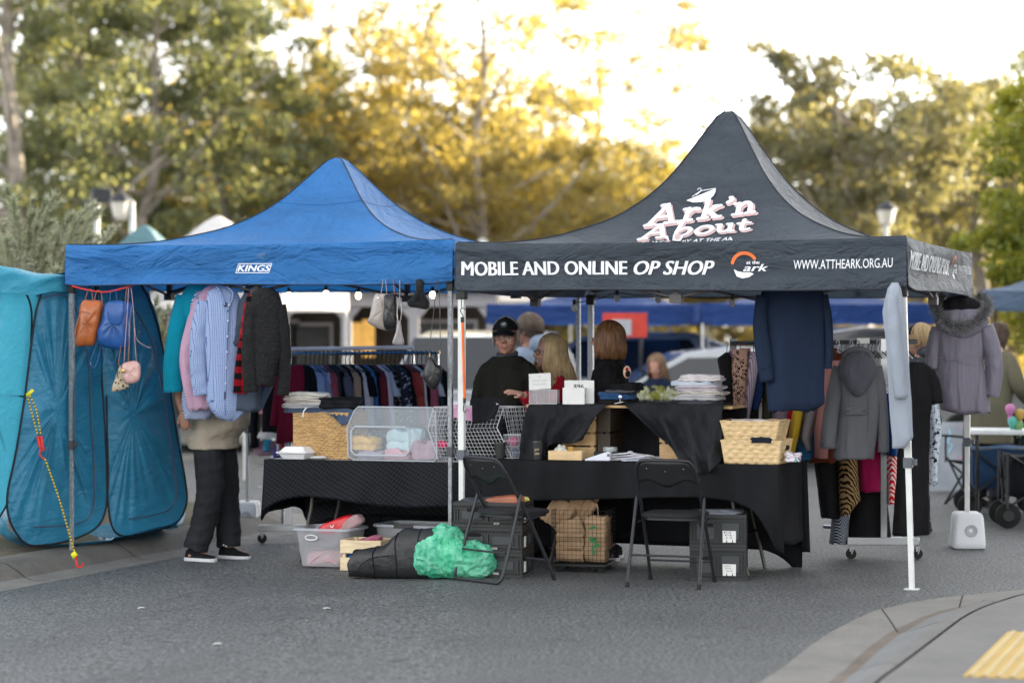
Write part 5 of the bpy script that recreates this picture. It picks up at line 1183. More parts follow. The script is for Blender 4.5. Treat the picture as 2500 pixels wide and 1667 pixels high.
# jeans pile and grey pile on the riser
JG = 'jeans folded on the raised shelf'; gx = FB.x(1505, .74)
for i, (dx, z, w_, d_, h_, m_, lab, rz, ly) in enumerate([(0, 0, .27, .26, .035, BLK, 'black garment at the bottom of the dark jeans pile', 0, 1), (-.01, .034, .25, .24, .045, DENB, 'blue jeans in the middle of the dark jeans pile', .06, 2), (.03, .078, .22, .24, .02, CHAR, 'charcoal jeans above the blue jeans on the raised shelf', .1, 1), (.05, .096, .21, .22, .045, BLK, 'black folded jeans on top of the dark jeans pile', -.1, 3)]):
    P = FB.w(gx + dx, .80, RZ + .006 + z); folded('folded_jeans', lab, 'clothing', P, w_, d_, h_, -TH + rz, m_, 80 + i, ly)['group'] = JG
GG2 = 'grey clothes folded on the raised shelf'; gx = FB.x(1705, .74)
for i, (dx, z, w_, d_, h_, m_, lab, rz, ly) in enumerate([(.0, 0, .30, .28, .035, CHAR, 'charcoal jeans at the bottom of the tall grey pile', 0, 2), (-.01, .034, .34, .28, .035, GRY, 'grey marl trousers second from the bottom of the grey pile', .08, 2), (.02, .068, .34, .26, .03, STN, 'stone trousers with a drawstring in the grey pile', -.07, 2), (.0, .096, .33, .27, .035, LAV, 'lavender grey trousers in the middle of the grey pile', .12, 2), (-.03, .13, .33, .26, .035, fabric('b8c0cc', 'cotton_ice'), 'pale blue grey shirt near the top of the grey pile', -.05, 1), (.01, .163, .30, .25, .04, fabric('c9c2c4', 'cotton_blush'), 'pale garment on top of the tall grey pile', .1, 2)]):
    P = FB.w(gx + dx, .80, RZ + .006 + z); folded('folded_clothes', lab, 'clothing', P, w_, d_, h_, -TH + rz, m_, 90 + i, ly)['group'] = GG2
# tray, packet, card reader, hangers
P = FB.w(FB.x(1385, .50), .50, .749); r = thing('wooden_tray', 'shallow bamboo tray at the front of the right table', 'tray', P, -TH); m_ = Matrix.Translation(P) @ Matrix.Rotation(-TH, 4, 'Z'); mb = MB(m_)
for (a0, a1, c0, c1) in ((-.12, .12, -.055, -.045), (-.12, .12, .045, .055), (-.12, -.11, -.0445, .0445), (.11, .12, -.0445, .0445)): mb.box(a0, a1, c0, c1, 0, .062)
mb.build('tray_wall', BAMB, r, bevel=.002, smooth=False); mb = MB(m_); mb.box(-.1095, .1095, -.0445, .0445, .003, .008); mb.build('tray_base', BAMB, r)
mb = MB(m_); mb.ell((-.055, .02, .05), .045, .03, .048, 20, 14, fn=lambda q: q * (1 + .35 * noise.noise(q * 45))); tag(mb.build('snack_packet', clearplastic('cellophane', 'e6e2da', .6), autos=25), 'crinkled cellophane packet standing in the bamboo tray', 'packet')
mb = MB(m_); mb.obox((.02, .02, .06), .034, .006, .06, 0, .2); tag(mb.build('gold_packet', M('gold_card', 'b58a45', .45), bevel=.001), 'small gold card standing in the bamboo tray', 'card')
P = FB.w(FB.x(1462, .46), .46, .749); r = thing('card_reader', 'white wedge shaped card reader on the right table', 'card reader', P, -TH); m_ = Matrix.Translation(P) @ Matrix.Rotation(-TH + .15, 4, 'Z')
mb = MB(m_); mb.prism([(-.09, 0), (.085, 0), (.085, .062), (.06, .062), (-.09, .012)], -.05, .05); mb.build('reader_body', plastic('reader_white', 'c9cbd6', .35), r, bevel=.006); mb = MB(m_); mb.box(.064, .082, -.0515, -.0505, .03, .05); mb.build('reader_mark', M('ink_grey', '60636b'), r)
P = FB.w(FB.x(1490, .70), .70, .749); mb = MB(Matrix.Translation(P) @ Matrix.Rotation(-TH, 4, 'Z')); mb.box(-.10, .09, -.06, .06, 0, .05); tag(mb.build('cash_tin', M('tin_green', '14251f', .4), bevel=.004), 'dark green flat tin behind the card reader', 'tin')
mb = MB(Matrix.Translation(P + V((.0, .0, .05)))); mb.lathe([(.026, 0), (.048, 0), (.05, .004), (.05, .028), (.048, .032), (.026, .032), (.026, 0)], n=28); tag(mb.build('tape_roll', clearplastic('tape', 'b9c0c2', .7)), 'roll of clear tape on the dark green tin', 'tape')
HW = plastic('hanger_white', 'd6d4dc', .35)
def hanger_pts(w_=.2): return [(-w_, 0, -.13), (-.02, 0, -.01), (0, 0, 0), (.02, 0, -.01), (w_, 0, -.13), (w_ * .97, 0, -.145), (-w_ * .97, 0, -.145)]
for i, (px, rz, lab) in enumerate([(1530, .5, 'white plastic hanger lying on top of the hangers on the right table'), (1548, .25, 'white plastic hanger lying lower in the hangers on the right table'), (1560, .75, 'white plastic hanger pointing to the pine crate on the right table')]):
    P = FB.w(FB.x(px, .56), .56 + i * .02, .765 + .012 * (2 - i)); m_ = Matrix.Translation(P) @ Matrix.Rotation(-TH + rz, 4, 'Z') @ Matrix.Rotation(R(78), 4, 'X'); mb = MB(m_)
    mb.tube([(x, 0, z + .06) for x, y, z in hanger_pts()], .0045, 8, loop=True); mb.tube(smooth_pts([(0, 0, .06), (0, 0, .085), (.02, 0, .105), (.0, 0, .125), (-.018, 0, .112)], 4), .0025, 6); tag(mb.build('hanger', HW), lab, 'hanger', 'white hangers lying on the right table')
folded('paper_bundle', 'flat pale papers under the white hangers', 'paper', FB.w(FB.x(1555, .55), .54, .749), .2, .16, .012, -TH + .2, M('papers', 'a9b0bd', .6), 7, 3)
folded('rolled_scarf', 'white and mauve patterned scarf rolled beside the straw baskets', 'scarf', on(FB, 1936, 1126, .50), .10, .1, .055, -TH, patterned('scarf_floral', 'floral', 'cfc6cc', '8a7790', '2f9a94', 30), 15, 3)
folded('folded_denim', 'dark denim lying in the front gap of the straw baskets', 'clothing', on(FB, 1860, 1080, .42), .14, .06, .03, -TH, fabric('23262e', 'denim_dark'), 16, 3)
folded('white_garment', 'white garment heaped in the upper straw basket', 'clothing', on(FB, 1835, 1030, .68, -.02), .26, .2, .035, -TH, fabric('cfcdd2', 'cotton_white'), 17, 2)

# ============================================================ UNDER AND IN FRONT OF THE TABLES
# white gazebo weights
WGT = M('weight_white', 'c9cbcf', .42, .08, 3, 30, .1, .002)
def weight(label, fr, i, h_=.25, w_=.22):
    x, y = ((.02, .02), (2.98, .02), (2.98, 2.98), (.02, 2.98))[i]; P = fr.w(x, y); g = gz(P.x); P.z = g + .0; r = thing('gazebo_weight', label, 'weight', P, -TH, 'white water weights on the back gazebo legs')
    m_ = Matrix.Translation(P) @ Matrix.Rotation(-R(3), 4, 'Z')
    for s_ in (-1, 1):
        mb = MB(m_); n = 32; rs = []
        for z, e in ((.004, -.012), (.012, 0), (.05, .002), (h_ - .04, -.014), (h_ - .012, -.02), (h_, -.035)):
            ring = []
            for k in range(n):
                a = 2 * pi * k / n; ca, sa = cos(a), sin(a); ring.append((math.copysign(abs(ca) ** .35, ca) * (w_ / 2 + e), s_ * .075 + math.copysign(abs(sa) ** .35, sa) * (.065 + e * .7), z))
            rs.append(ring)
        mb.rings(rs); o = mb.build('weight_half', WGT, r, autos=50)
        if s_ < 0:
            c = MB(m_); c.lathe([(.0, .0), (.014, .0), (.016, -.004), (.016, -.016), (.012, -.018), (0, -.018)], (.005, -.128, h_ * .52), 16, 'Y'); c.build('cap', WGT, o)
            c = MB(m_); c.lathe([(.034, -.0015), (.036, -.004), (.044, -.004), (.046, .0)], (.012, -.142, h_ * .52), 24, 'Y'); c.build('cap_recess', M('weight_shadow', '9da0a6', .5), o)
    return r
weight('white water weight on the back leg of the blue gazebo', FA, 3); weight('white water weight on the back right leg of the dark gazebo', FB, 2, .27, .24)
# clear tub with bags
def tub(label, P, w_, d_, h_, rz, mat, flare=.03):
    r = thing('plastic_tub', label, 'tub', P, rz); m_ = Matrix.Translation(P) @ Matrix.Rotation(rz, 4, 'Z'); n = 40; rs = []
    def rr(e): return [(math.copysign(abs(cos(a)) ** .3, cos(a)) * (w_ / 2 + e), math.copysign(abs(sin(a)) ** .3, sin(a)) * (d_ / 2 + e)) for a in [2 * pi * k / n for k in range(n)]]
    mb = MB(m_); mb.rings([[(x, y, z) for x, y in rr(e)] for z, e in ((.004, -.02 - flare), (.012, -flare), (h_ - .01, 0))], False); mb.add([(x, y, .004) for x, y in rr(-.02 - flare)], [tuple(range(n))]); mb.build('tub_wall', mat, r)
    mb = MB(m_); mb.rings([[(x, y, z) for x, y in rr(e)] for z, e in ((h_ - .012, .001), (h_ - .012, .02), (h_ + .002, .022), (h_ + .006, .016), (h_ + .006, .001))], False, True, True); mb.build('rim', CLRE, r)
    return r, m_
g0 = gz(-1.3); P = onz(785, 1387, g0); P += FA.v * .16
tb, m_ = tub('clear tub of handbags with a red bag on top, under the left table', P, .42, .36, .275, -TH, CLR2, .035)
mb = MB(m_); pts = [(-.045 + .09 * 0, 0)] ; mb.tube([(cos(a) * .045 - .07, -.182, .215 + sin(a) * .017) for a in [2 * pi * k / 20 for k in range(20)]], .006, 6, loop=True); mb.build('handle_slot', WGT, tb)
def softbag(name, label, cat, P, rx_, ry_, rz_, mat, rot=0, seed=1, amp=.12, tilt=0, group=None, pw=.55):
    m_ = Matrix.Translation(P) @ Matrix.Rotation(rot, 4, 'Z') @ Matrix.Rotation(tilt, 4, 'Y'); mb = MB(m_)
    def fn(q):
        s_ = V((math.copysign(abs(q.x / rx_) ** pw, q.x) * rx_, math.copysign(abs(q.y / ry_) ** pw, q.y) * ry_, math.copysign(abs(q.z / rz_) ** pw, q.z) * rz_))
        return s_ * (1 + amp * noise.noise(V((q.x / rx_ * 1.5 + seed, q.y / ry_ * 1.5, q.z / rz_ * 1.5))) + amp * .4 * noise.noise(V((q.x / rx_ * 5 + seed, q.y / ry_ * 5, q.z / rz_ * 5))))
    mb.ell((0, 0, rz_), rx_, ry_, rz_, 32, 22, fn=fn); o = mb.build(name, mat, autos=0); return tag(o, label, cat, group)
def leather(n, c, r_=.42): return M(n, c, r_, .2, 8, 70, .4, .003, spec=.55)
BG = 'handbags in the clear tub'
softbag('handbag', 'bright red handbag with buckle lying on the clear tub', 'bag', m_ @ V((.06, .02, .235)), .15, .07, .05, leather('red_leather', 'c4161f', .35), -TH, 3, .1, R(-22), BG)
mb = MB(m_); mb.tube([(.03, -.075, .285), (.05, -.08, .283), (.055, -.075, .302), (.034, -.07, .304)], .003, 5, loop=True); tag(mb.build('buckle', CHR), 'pale metal buckle on the red handbag strap', 'buckle')
softbag('handbag', 'dusty mauve bag with rounded end beside the red handbag', 'bag', m_ @ V((.15, .0, .25)), .13, .05, .045, fabric('9a7f80', 'mauve_canvas'), -TH, 5, .08, R(-28), BG)
softbag('handbag', 'dark grey bag inside the clear tub', 'bag', m_ @ V((-.01, -.02, .13)), .14, .12, .05, leather('grey_leather', '4d4b57'), -TH, 7, .2, .1, BG)
softbag('handbag', 'pale pink bag with strap at the bottom of the clear tub', 'bag', m_ @ V((0, -.03, .014)), .145, .11, .055, leather('pink_leather', 'c79aa0'), -TH, 8, .2, -.1, BG)
mb = MB(m_); mb.tube(smooth_pts([(-.1, -.15, .03), (-.02, -.155, .09), (.08, -.15, .13), (.05, -.152, .07), (.12, -.15, .03)], 6), .004, 5); tag(mb.build('bag_strap', leather('pink_leather', 'c79aa0')), 'thin pink strap curled against the front of the clear tub', 'strap')
mb = MB(m_); mb.obox((.02, .1, -.0), .42, .25, .03, 0); 
# second tub behind
P = onz(1010, 1340, g0) ; P = FA.w(FA.x(1015, .45), .45); P.z = gz(P.x); tub('empty clear tub with black clip behind the long black bag', P, .50, .36, .27, -TH - .05, CLR2, .02)
m2 = Matrix.Translation(P) @ Matrix.Rotation(-TH - .05, 4, 'Z'); mb = MB(m2); mb.box(-.08, .07, -.206, -.19, .255, .28); tag(mb.build('tub_clip', LID, bevel=.003), 'black clip on the rim of the empty clear tub', 'clip')
# small wooden crate with clothes
P = onz(880, 1393, gz(-1)); P += FA.v * .12; m3 = Matrix.Translation(P) @ Matrix.Rotation(-TH + .02, 4, 'Z'); slat_crate('small light wooden crate of clothes between the tub and the black bag', m3, .30, .26, .21, PINEL, 2, .012, .03)
for i, (dx, dz, c, lab) in enumerate([(-.02, .10, '3a5f96', 'blue jeans in the small wooden crate'), (.01, .15, '9a5a6c', 'rolled dusty pink top above the jeans in the small wooden crate'), (.06, .05, '23262e', 'dark garment low in the small wooden crate')]):
    folded('folded_clothes', lab, 'clothing', m3 @ V((dx, 0, dz)), .22, .2, .065, -TH + i * .3, fabric(c), 120 + i, 3, tilt=-.25 if i < 2 else 0)['group'] = 'clothes in the small wooden crate'
# long black carry bag
BAGN = M('nylon_black', (.012, .013, .015), .42, .3, 4, 6, .8, .022, spec=.4)
pa, pb = onz(862, 1405, 0), onz(1060, 1412, 0); L_ = (pb - pa).length; ang = math.atan2(pb.y - pa.y, pb.x - pa.x); m_ = Matrix.Translation(pa + V((0, .14, gz(-.8)))) @ Matrix.Rotation(ang, 4, 'Z'); mb = MB(m_); rs = []
for i in range(25):
    u = i / 24; top = interp([(0, .12), (.03, .18), (.2, .195), (.40, .22), (.50, .285), (.60, .335), (.9, .34), (1, .31)], u); d_ = .12 * (1 - .3 * abs(u - .5)); ring = []
    for k in range(28):
        a = 2 * pi * k / 28; ca, sa = cos(a), sin(a); y = math.copysign(abs(ca) ** .6, ca) * d_; z = top / 2 + math.copysign(abs(sa) ** .6, sa) * top / 2
        q = 1 + .06 * noise.noise(V((u * 7, a * 1.2, 2))); ring.append(((u * 1.12 - .02) * L_ * 1.0 + .02 * noise.noise(V((a, 0, 0))), y * q, max(.003, z * q)))
    rs.append(ring)
mb.rings(rs); bag = mb.build('carry_bag', BAGN, autos=0); tag(bag, 'long black nylon carry bag lying on the road by the green plastic bag', 'bag')
for u in (.55, .30, .82):
    i = int(u * 24); mb = MB(m_); mb.tube([V(p) * 1.0 + V((0, -.003, .002)) for p in rs[i][6:22]], .003, 5); mb.build('seam', BLKC, bag)
mb = MB(m_); mb.tube(smooth_pts([(.10 * L_, -.115, .02), (.18 * L_, -.128, .1), (.34 * L_, -.132, .145), (.52 * L_, -.128, .16)], 5), .003, 5); mb.build('seam', BLKC, bag)
# green plastic bag
def greenfilm():
    m, t, b = nodes_of('green_film'); v = coords(t); n1 = noi(t, v, 9, 5, .7); n2 = ramp(t, n1, .38, .62)
    t.links.new(mixc(t, n2, (.06, .66, .40), (.30, .88, .62)), b.inputs['Base Color']); b.inputs['Roughness'].default_value = .16
    t.links.new(mth(t, 'ADD', mth(t, 'MULTIPLY', n2, .30), .52), b.inputs['Alpha'])
    bump(t, b, noi(t, v, 26, 5, .65), .9, .02)
    x = t.nodes.new("ShaderNodeBsdfTranslucent"); x.inputs[0].default_value = (.12, .8, .48, 1); mx = t.nodes.new("ShaderNodeMixShader"); mx.inputs[0].default_value = .3
    t.links.new(b.outputs[0], mx.inputs[1]); t.links.new(x.outputs[0], mx.inputs[2]); t.links.new(mx.outputs[0], t.nodes["Material Output"].inputs[0]); return m
GFM = greenfilm(); P = onz(1100, 1418, -.005); P.y += .18; mb = MB(Matrix.Translation(P))
def crumple(c, rx_, ry_, rz_, seed, am=.22):
    def fn(q):
        d = V((q.x / rx_, q.y / ry_, q.z / rz_)); rd = 1 - abs(noise.noise(d * 1.5 + V((seed, 0, 0)))) * 2; r2 = 1 - abs(noise.noise(d * 3.1 + V((0, seed, 0)))) * 2
        r3 = 1 - abs(noise.noise(V((d.x * 7, d.y * 7, d.z * 3 + seed)))) * 2
        k = .92 + am * .5 * (rd - .5) + am * .45 * (r2 - .5) + .05 * (r3 - .5); p = V((q.x * k, q.y * k, q.z * k)); p.z = max(p.z, -rz_ * .93 + .008 * r2); return p
    mb.ell(c, rx_, ry_, rz_, 110, 70, fn=fn)
crumple((-.10, .0, .14), .17, .13, .15, 3); crumple((-.04, .05, .21), .15, .12, .15, 9); crumple((.13, .0, .12), .18, .14, .135, 5); crumple((.03, -.02, .13), .13, .13, .14, 17)
tag(mb.build('plastic_bag', GFM, autos=0), 'crumpled translucent green plastic bag on the road beside the first folding chair', 'bag')
folded('bag_contents', 'grey cloth bundle showing through the right end of the green plastic bag', 'clothing', P + V((.16, .0, .02)), .17, .16, .09, 0, GRY, 61, 3)
# black folding crates
CRT = plastic('crate_black', (.012, .013, .014), .5); CRP = plastic('crate_panel', (.028, .034, .037), .5)
def crate(label, mx, w_, d_, h_, group, tagtxt=None, sidetag=False, fronttag=None):
    P = mx @ V((0, 0, 0)); r = thing('folding_crate', label, 'crate', P, 0, group)
    def panel(m_, w2, nm):
        b = MB(m_); b.box(-w2 / 2, w2 / 2, .014, .02, .015, h_ - .02); b.box(-w2 / 2, w2 / 2, 0, .02, h_ - .022, h_); b.box(-w2 / 2, w2 / 2, 0, .02, 0, .018); b.box(-w2 / 2, w2 / 2, .006, .013, h_ - .045, h_ - .036); b.box(-w2 / 2, w2 / 2, .006, .013, .03, .038)
        n = max(4, int(w2 / .022))
        for k in range(n + 1): x = -w2 / 2 + .003 + (w2 - .006) * k / n; b.box(x - .0018, x + .0018, .003, .0135, .0185, .0295); b.box(x - .0018, x + .0018, .003, .0135, h_ - .0355, h_ - .0225)
        for x in (-w2 / 2 + .012, -w2 / 2 + .03, w2 / 2 - .012, w2 / 2 - .03, 0): b.box(x - .004, x + .004, .002, .0138, .0385, h_ - .0455)
        o = b.build(nm, CRT, r, smooth=False)
        q = MB(m_)
        for s_ in (-1, 1): q.box(s_ * w2 * .22 - w2 * .155, s_ * w2 * .22 + w2 * .155, .004, .0138, .048, h_ - .055)
        q.build('panel_plate', CRP, o, bevel=.003); 
        q = MB(m_); q.box(-w2 * .2 - .045, -w2 * .2 + .045, .0025, .0042, h_ * .62, h_ * .62 + .024); q.build('handle_slot', M('hole_black', (.006, .005, .004), .9), o, bevel=.0005)
        return o
    panel(mx @ Matrix.Translation((0, -d_ / 2, 0)), w_, 'front_panel'); panel(mx @ Matrix.Translation((w_ / 2, 0, 0)) @ Matrix.Rotation(pi / 2, 4, 'Z'), d_ - .042, 'side_panel')
    panel(mx @ Matrix.Translation((-w_ / 2, 0, 0)) @ Matrix.Rotation(-pi / 2, 4, 'Z'), d_ - .042, 'side_panel'); panel(mx @ Matrix.Translation((0, d_ / 2, 0)) @ Matrix.Rotation(pi, 4, 'Z'), w_, 'back_panel')
    b = MB(mx); b.box(-w_ / 2 + .022, w_ / 2 - .022, -d_ / 2 + .022, d_ / 2 - .022, .003, .012); b.build('floor_panel', CRT, r)
    def papertag(m_, txts, w2=.085, h2=.075):
        q = MB(m_); q.prism([(-w2 / 2, 0), (-w2 * .24, 0), (-w2 * .2, h2 * .3), (-w2 * .14, 0), (w2 * .2, 0), (w2 * .25, h2 * .3), (w2 * .3, 0), (w2 / 2, 0), (w2 / 2 + .001, h2), (-w2 / 2 - .001, h2 * 1.02)], -.0022, -.0008); t_ = q.build('paper_tag', CARD, r, smooth=False)
        for k, s_ in enumerate(txts): label_flat(s_, m_ @ Matrix.Translation((-w2 * .4 + .008 * k, -.0032, h2 * (.80 - .22 * k))), w2 * (.5 if k == 0 else .45), h2 * .14, 'tag_writing', M('pen_blue', '50546a', .7), t_)
    if tagtxt: papertag(mx @ Matrix.Translation((w_ * .2, -d_ / 2, h_ * .15)), tagtxt)
    if sidetag: papertag(mx @ Matrix.Translation((w_ / 2, -d_ * .28, h_ * .2)) @ Matrix.Rotation(pi / 2, 4, 'Z'), [], .06, .07)
    if fronttag: 
        q = MB(mx @ Matrix.Translation((w_ * fronttag, -d_ / 2 - .001, .02))); q.box(-.018, .018, -.001, .0, 0, .012); t_ = q.build('barcode_label', CARD, r)
        q = MB(mx @ Matrix.Translation((w_ * fronttag, -d_ / 2 - .003, .022))); 
        for k in range(9): q.box(-.014 + k * .0033, -.014 + k * .0033 + .0012 + .0008 * (k % 2), -.0005, 0, 0, .008)
        q.build('barcode', M('ink_black', '1c1c20', .6), t_)
    return r
CA = Matrix.Translation(onz(1205, 1410, 0) + V((0, .20, .001))) @ Matrix.Rotation(-TH + R(6), 4, 'Z')
GC = 'black folding crates stacked left of the paper bags'
for i, lab in enumerate(['black folding crate at the bottom of the left stack', 'black folding crate in the middle of the left stack', 'black folding crate on top of the left stack, filled with clothes']):
    crate(lab, CA @ Matrix.Translation((0, 0, .165 * i)), .47, .36, .163, GC, sidetag=True, fronttag=[.12, .1, .13][i])
CB_ = Matrix.Translation(onz(1752, 1416, 0) + V((.03, .22, .001))) @ Matrix.Rotation(-TH + R(12), 4, 'Z')
GC2 = 'black folding crates stacked behind the second chair'
crate('lower black folding crate with a handwritten tag, behind the second chair', CB_, .37, .50, .215, GC2, ['Ladies', 'Skirts', 'Small'])
crate('upper black folding crate with a torn white tag, behind the second chair', CB_ @ Matrix.Translation((0, 0, .217)), .37, .50, .212, GC2, ['N', 'N', '12'])
folded('folded_papers', 'papers and hangers lying in the top right crate', 'paper', (CB_ @ V((0, 0, .40))), .3, .4, .035, -TH, M('papers2', '6d7078', .6), 33, 3)
softbag('handbag', 'tan leather handbag lying in the top left crate', 'bag', CA @ V((.09, -.06, .462)), .125, .08, .035, leather('tan_leather', '96573c'), -TH - .1, 4, .1, -.1)
folded('folded_clothes', 'grey clothes lying in the top left crate', 'clothing', CA @ V((-.1, -.02, .455)), .2, .26, .05, -TH, CHAR, 35, 2)
folded('patterned_cloth', 'small dotted blue and yellow cloth at the right of the top left crate', 'clothing', CA @ V((.19, .05, .47)), .07, .1, .04, -TH, patterned('dots', 'floral', 'b9b45a', '2f4a6b', 'c9c9b9', 40), 36, 2)
# wire crate with paper bags on a dolly
KR = M('kraft', (.36, .235, .135), .8, .12, 9, 40, .35, .006); WB = M('wire_black', '161514', .5, .3)
P = onz(1427, 1398, 0) + V((0, .17, .04)); m_ = Matrix.Translation(P) @ Matrix.Rotation(-TH + R(4), 4, 'Z'); r = thing('wire_crate', 'black wire crate on a small dolly holding brown paper bags', 'crate', P, 0)
w_, d_, h_ = .37, .33, .36; mb = MB(m_)
for (a, b_, c, d, nu, nv) in (((-1, -1, 0), (1, -1, 0), (1, -1, 1), (-1, -1, 1), 13, 12), ((1, -1, 0), (1, 1, 0), (1, 1, 1), (1, -1, 1), 11, 12), ((-1, 1, 0), (-1, -1, 0), (-1, -1, 1), (-1, 1, 1), 11, 12), ((-1, 1, 0), (1, 1, 0), (1, 1, 1), (-1, 1, 1), 13, 12), ((-1, -1, 0), (1, -1, 0), (1, 1, 0), (-1, 1, 0), 8, 8)):
    Q = [V((p[0] * w_ / 2, p[1] * d_ / 2, p[2] * h_ + .02)) for p in (a, b_, c, d)]
    for i in range(nu + 1): mb.tube([lerp(Q[0], Q[1], i / nu), lerp(Q[3], Q[2], i / nu)], .0013, 4)
    for j in range(nv + 1): mb.tube([lerp(Q[0], Q[3], j / nv), lerp(Q[1], Q[2], j / nv)], .0013, 4)
mb.build('wire_mesh', WB, r); mb = MB(m_); mb.box(-w_ / 2, w_ / 2, -d_ / 2, d_ / 2, .0, .018); mb.build('dolly_board', BLKP, r, bevel=.004)
for sx in (-1, 1):
    for sy in (-1, 1): mb = MB(m_); mb.lathe([(0, 0), (.018, 0), (.019, .004), (.019, .018), (0, .02)], (sx * (w_ / 2 - .04), sy * (d_ / 2 - .04) - .01, -.02), 14, 'Y'); mb.build('caster', TYRE, r)
def paperbag(label, m2, w2, h2, d2, seed, open_=.5, handle=True):
    P2 = m2 @ V((0, 0, 0)); rr = thing('paper_bag', label, 'paper bag', P2, 0, 'brown paper bags in the wire crate'); rng = random.Random(seed)
    b = MB(m2); n = 36; rs = []
    for j in range(9):
        v = j / 8; ring = []
        for k in range(n):
            a = 2 * pi * k / n; ca, sa = cos(a), sin(a); x = math.copysign(abs(ca) ** .25, ca) * w2 / 2; y = math.copysign(abs(sa) ** .4, sa) * d2 / 2 * (1 - .3 * v + open_ * max(0, v - .7))
            f = .010 * noise.noise(V((x * 22 + seed, y * 40, v * 4))) + .006 * sin(v * 19 + seed); ring.append((x * (1 + .03 * noise.noise(V((v * 4, k * .3, seed)))) + f * .5, y + f, v * h2 + (.018 * noise.noise(V((k * .25, seed, 9))) if j == 8 else 0)))
        rs.append(ring)
    b.rings(rs, False); b.add(rs[0], [tuple(range(n))]); b.build('bag_paper', KR, rr, solid=.0015, autos=35)
    if handle: b = MB(m2); b.tube(smooth_pts([(-w2 * .25, -d2 * .3, h2 - .02), (-w2 * .22, -d2 * .35, h2 + .07), (w2 * .05, -d2 * .4, h2 + .085), (w2 * .12, -d2 * .3, h2 - .02)], 5), .006, 6, flat=.35); b.build('bag_handle', KR, rr)
    return rr
for i, (dx, dy, dz, w2, h2, d2, rz, tx, ty, lab) in enumerate([(-.075, -.09, .03, .19, .19, .05, 0, .05, .02, 'wide brown paper bag at the front left of the wire crate'), (.01, -.05, .05, .18, .27, .03, .12, 0, -.45, 'folded paper bags fanned in the middle of the wire crate'), (.10, -.07, .03, .15, .30, .07, -.1, 0, .03, 'paper bag with green print at the front right of the wire crate'), (-.03, .02, .03, .28, .26, .05, 0, .0, -.05, 'flat paper bag standing behind the front bags'), (0, .09, .03, .3, .30, .06, 0, -.05, .05, 'paper bag at the back of the wire crate'), (-.10, -.01, .30, .2, .17, .03, .1, 0, -1.0, 'paper bag slanting out of the left side of the wire crate'), (-.05, .02, .36, .17, .15, .06, .3, .1, .55, 'open paper bag tilted on top of the wire crate'), (.04, 0, .33, .2, .10, .05, -.3, 0, -.9, 'crumpled paper bag lying across the top right of the wire crate')]):
    m2 = m_ @ Matrix.Translation((dx, dy, dz)) @ Matrix.Rotation(rz, 4, 'Z') @ Matrix.Rotation(tx, 4, 'X') @ Matrix.Rotation(ty, 4, 'Y'); paperbag(lab, m2, w2, h2, d2, i * 3 + 1, .9 if i == 6 else .3, i in (2, 4, 7))
mb = MB(m_); stroke(mb, [(.085, .20), (.10, .17), (.115, .20), (.12, .15), (.10, .12), (.115, .09)], .008, lambda x, y, l: V((x, -.168 - l, y)), 0); 
for p in [(.10, .26), (.13, .14)]: stroke(mb, [(p[0] - .012, p[1]), (p[0] + .012, p[1] + .01)], .009, lambda x, y, l: V((x, -.168 - l, y)), .0005)
tag(mb.build('green_print', M('print_green', '1f6a3a', .7), smooth=False), 'green leaf print on the paper in the wire crate', 'print')
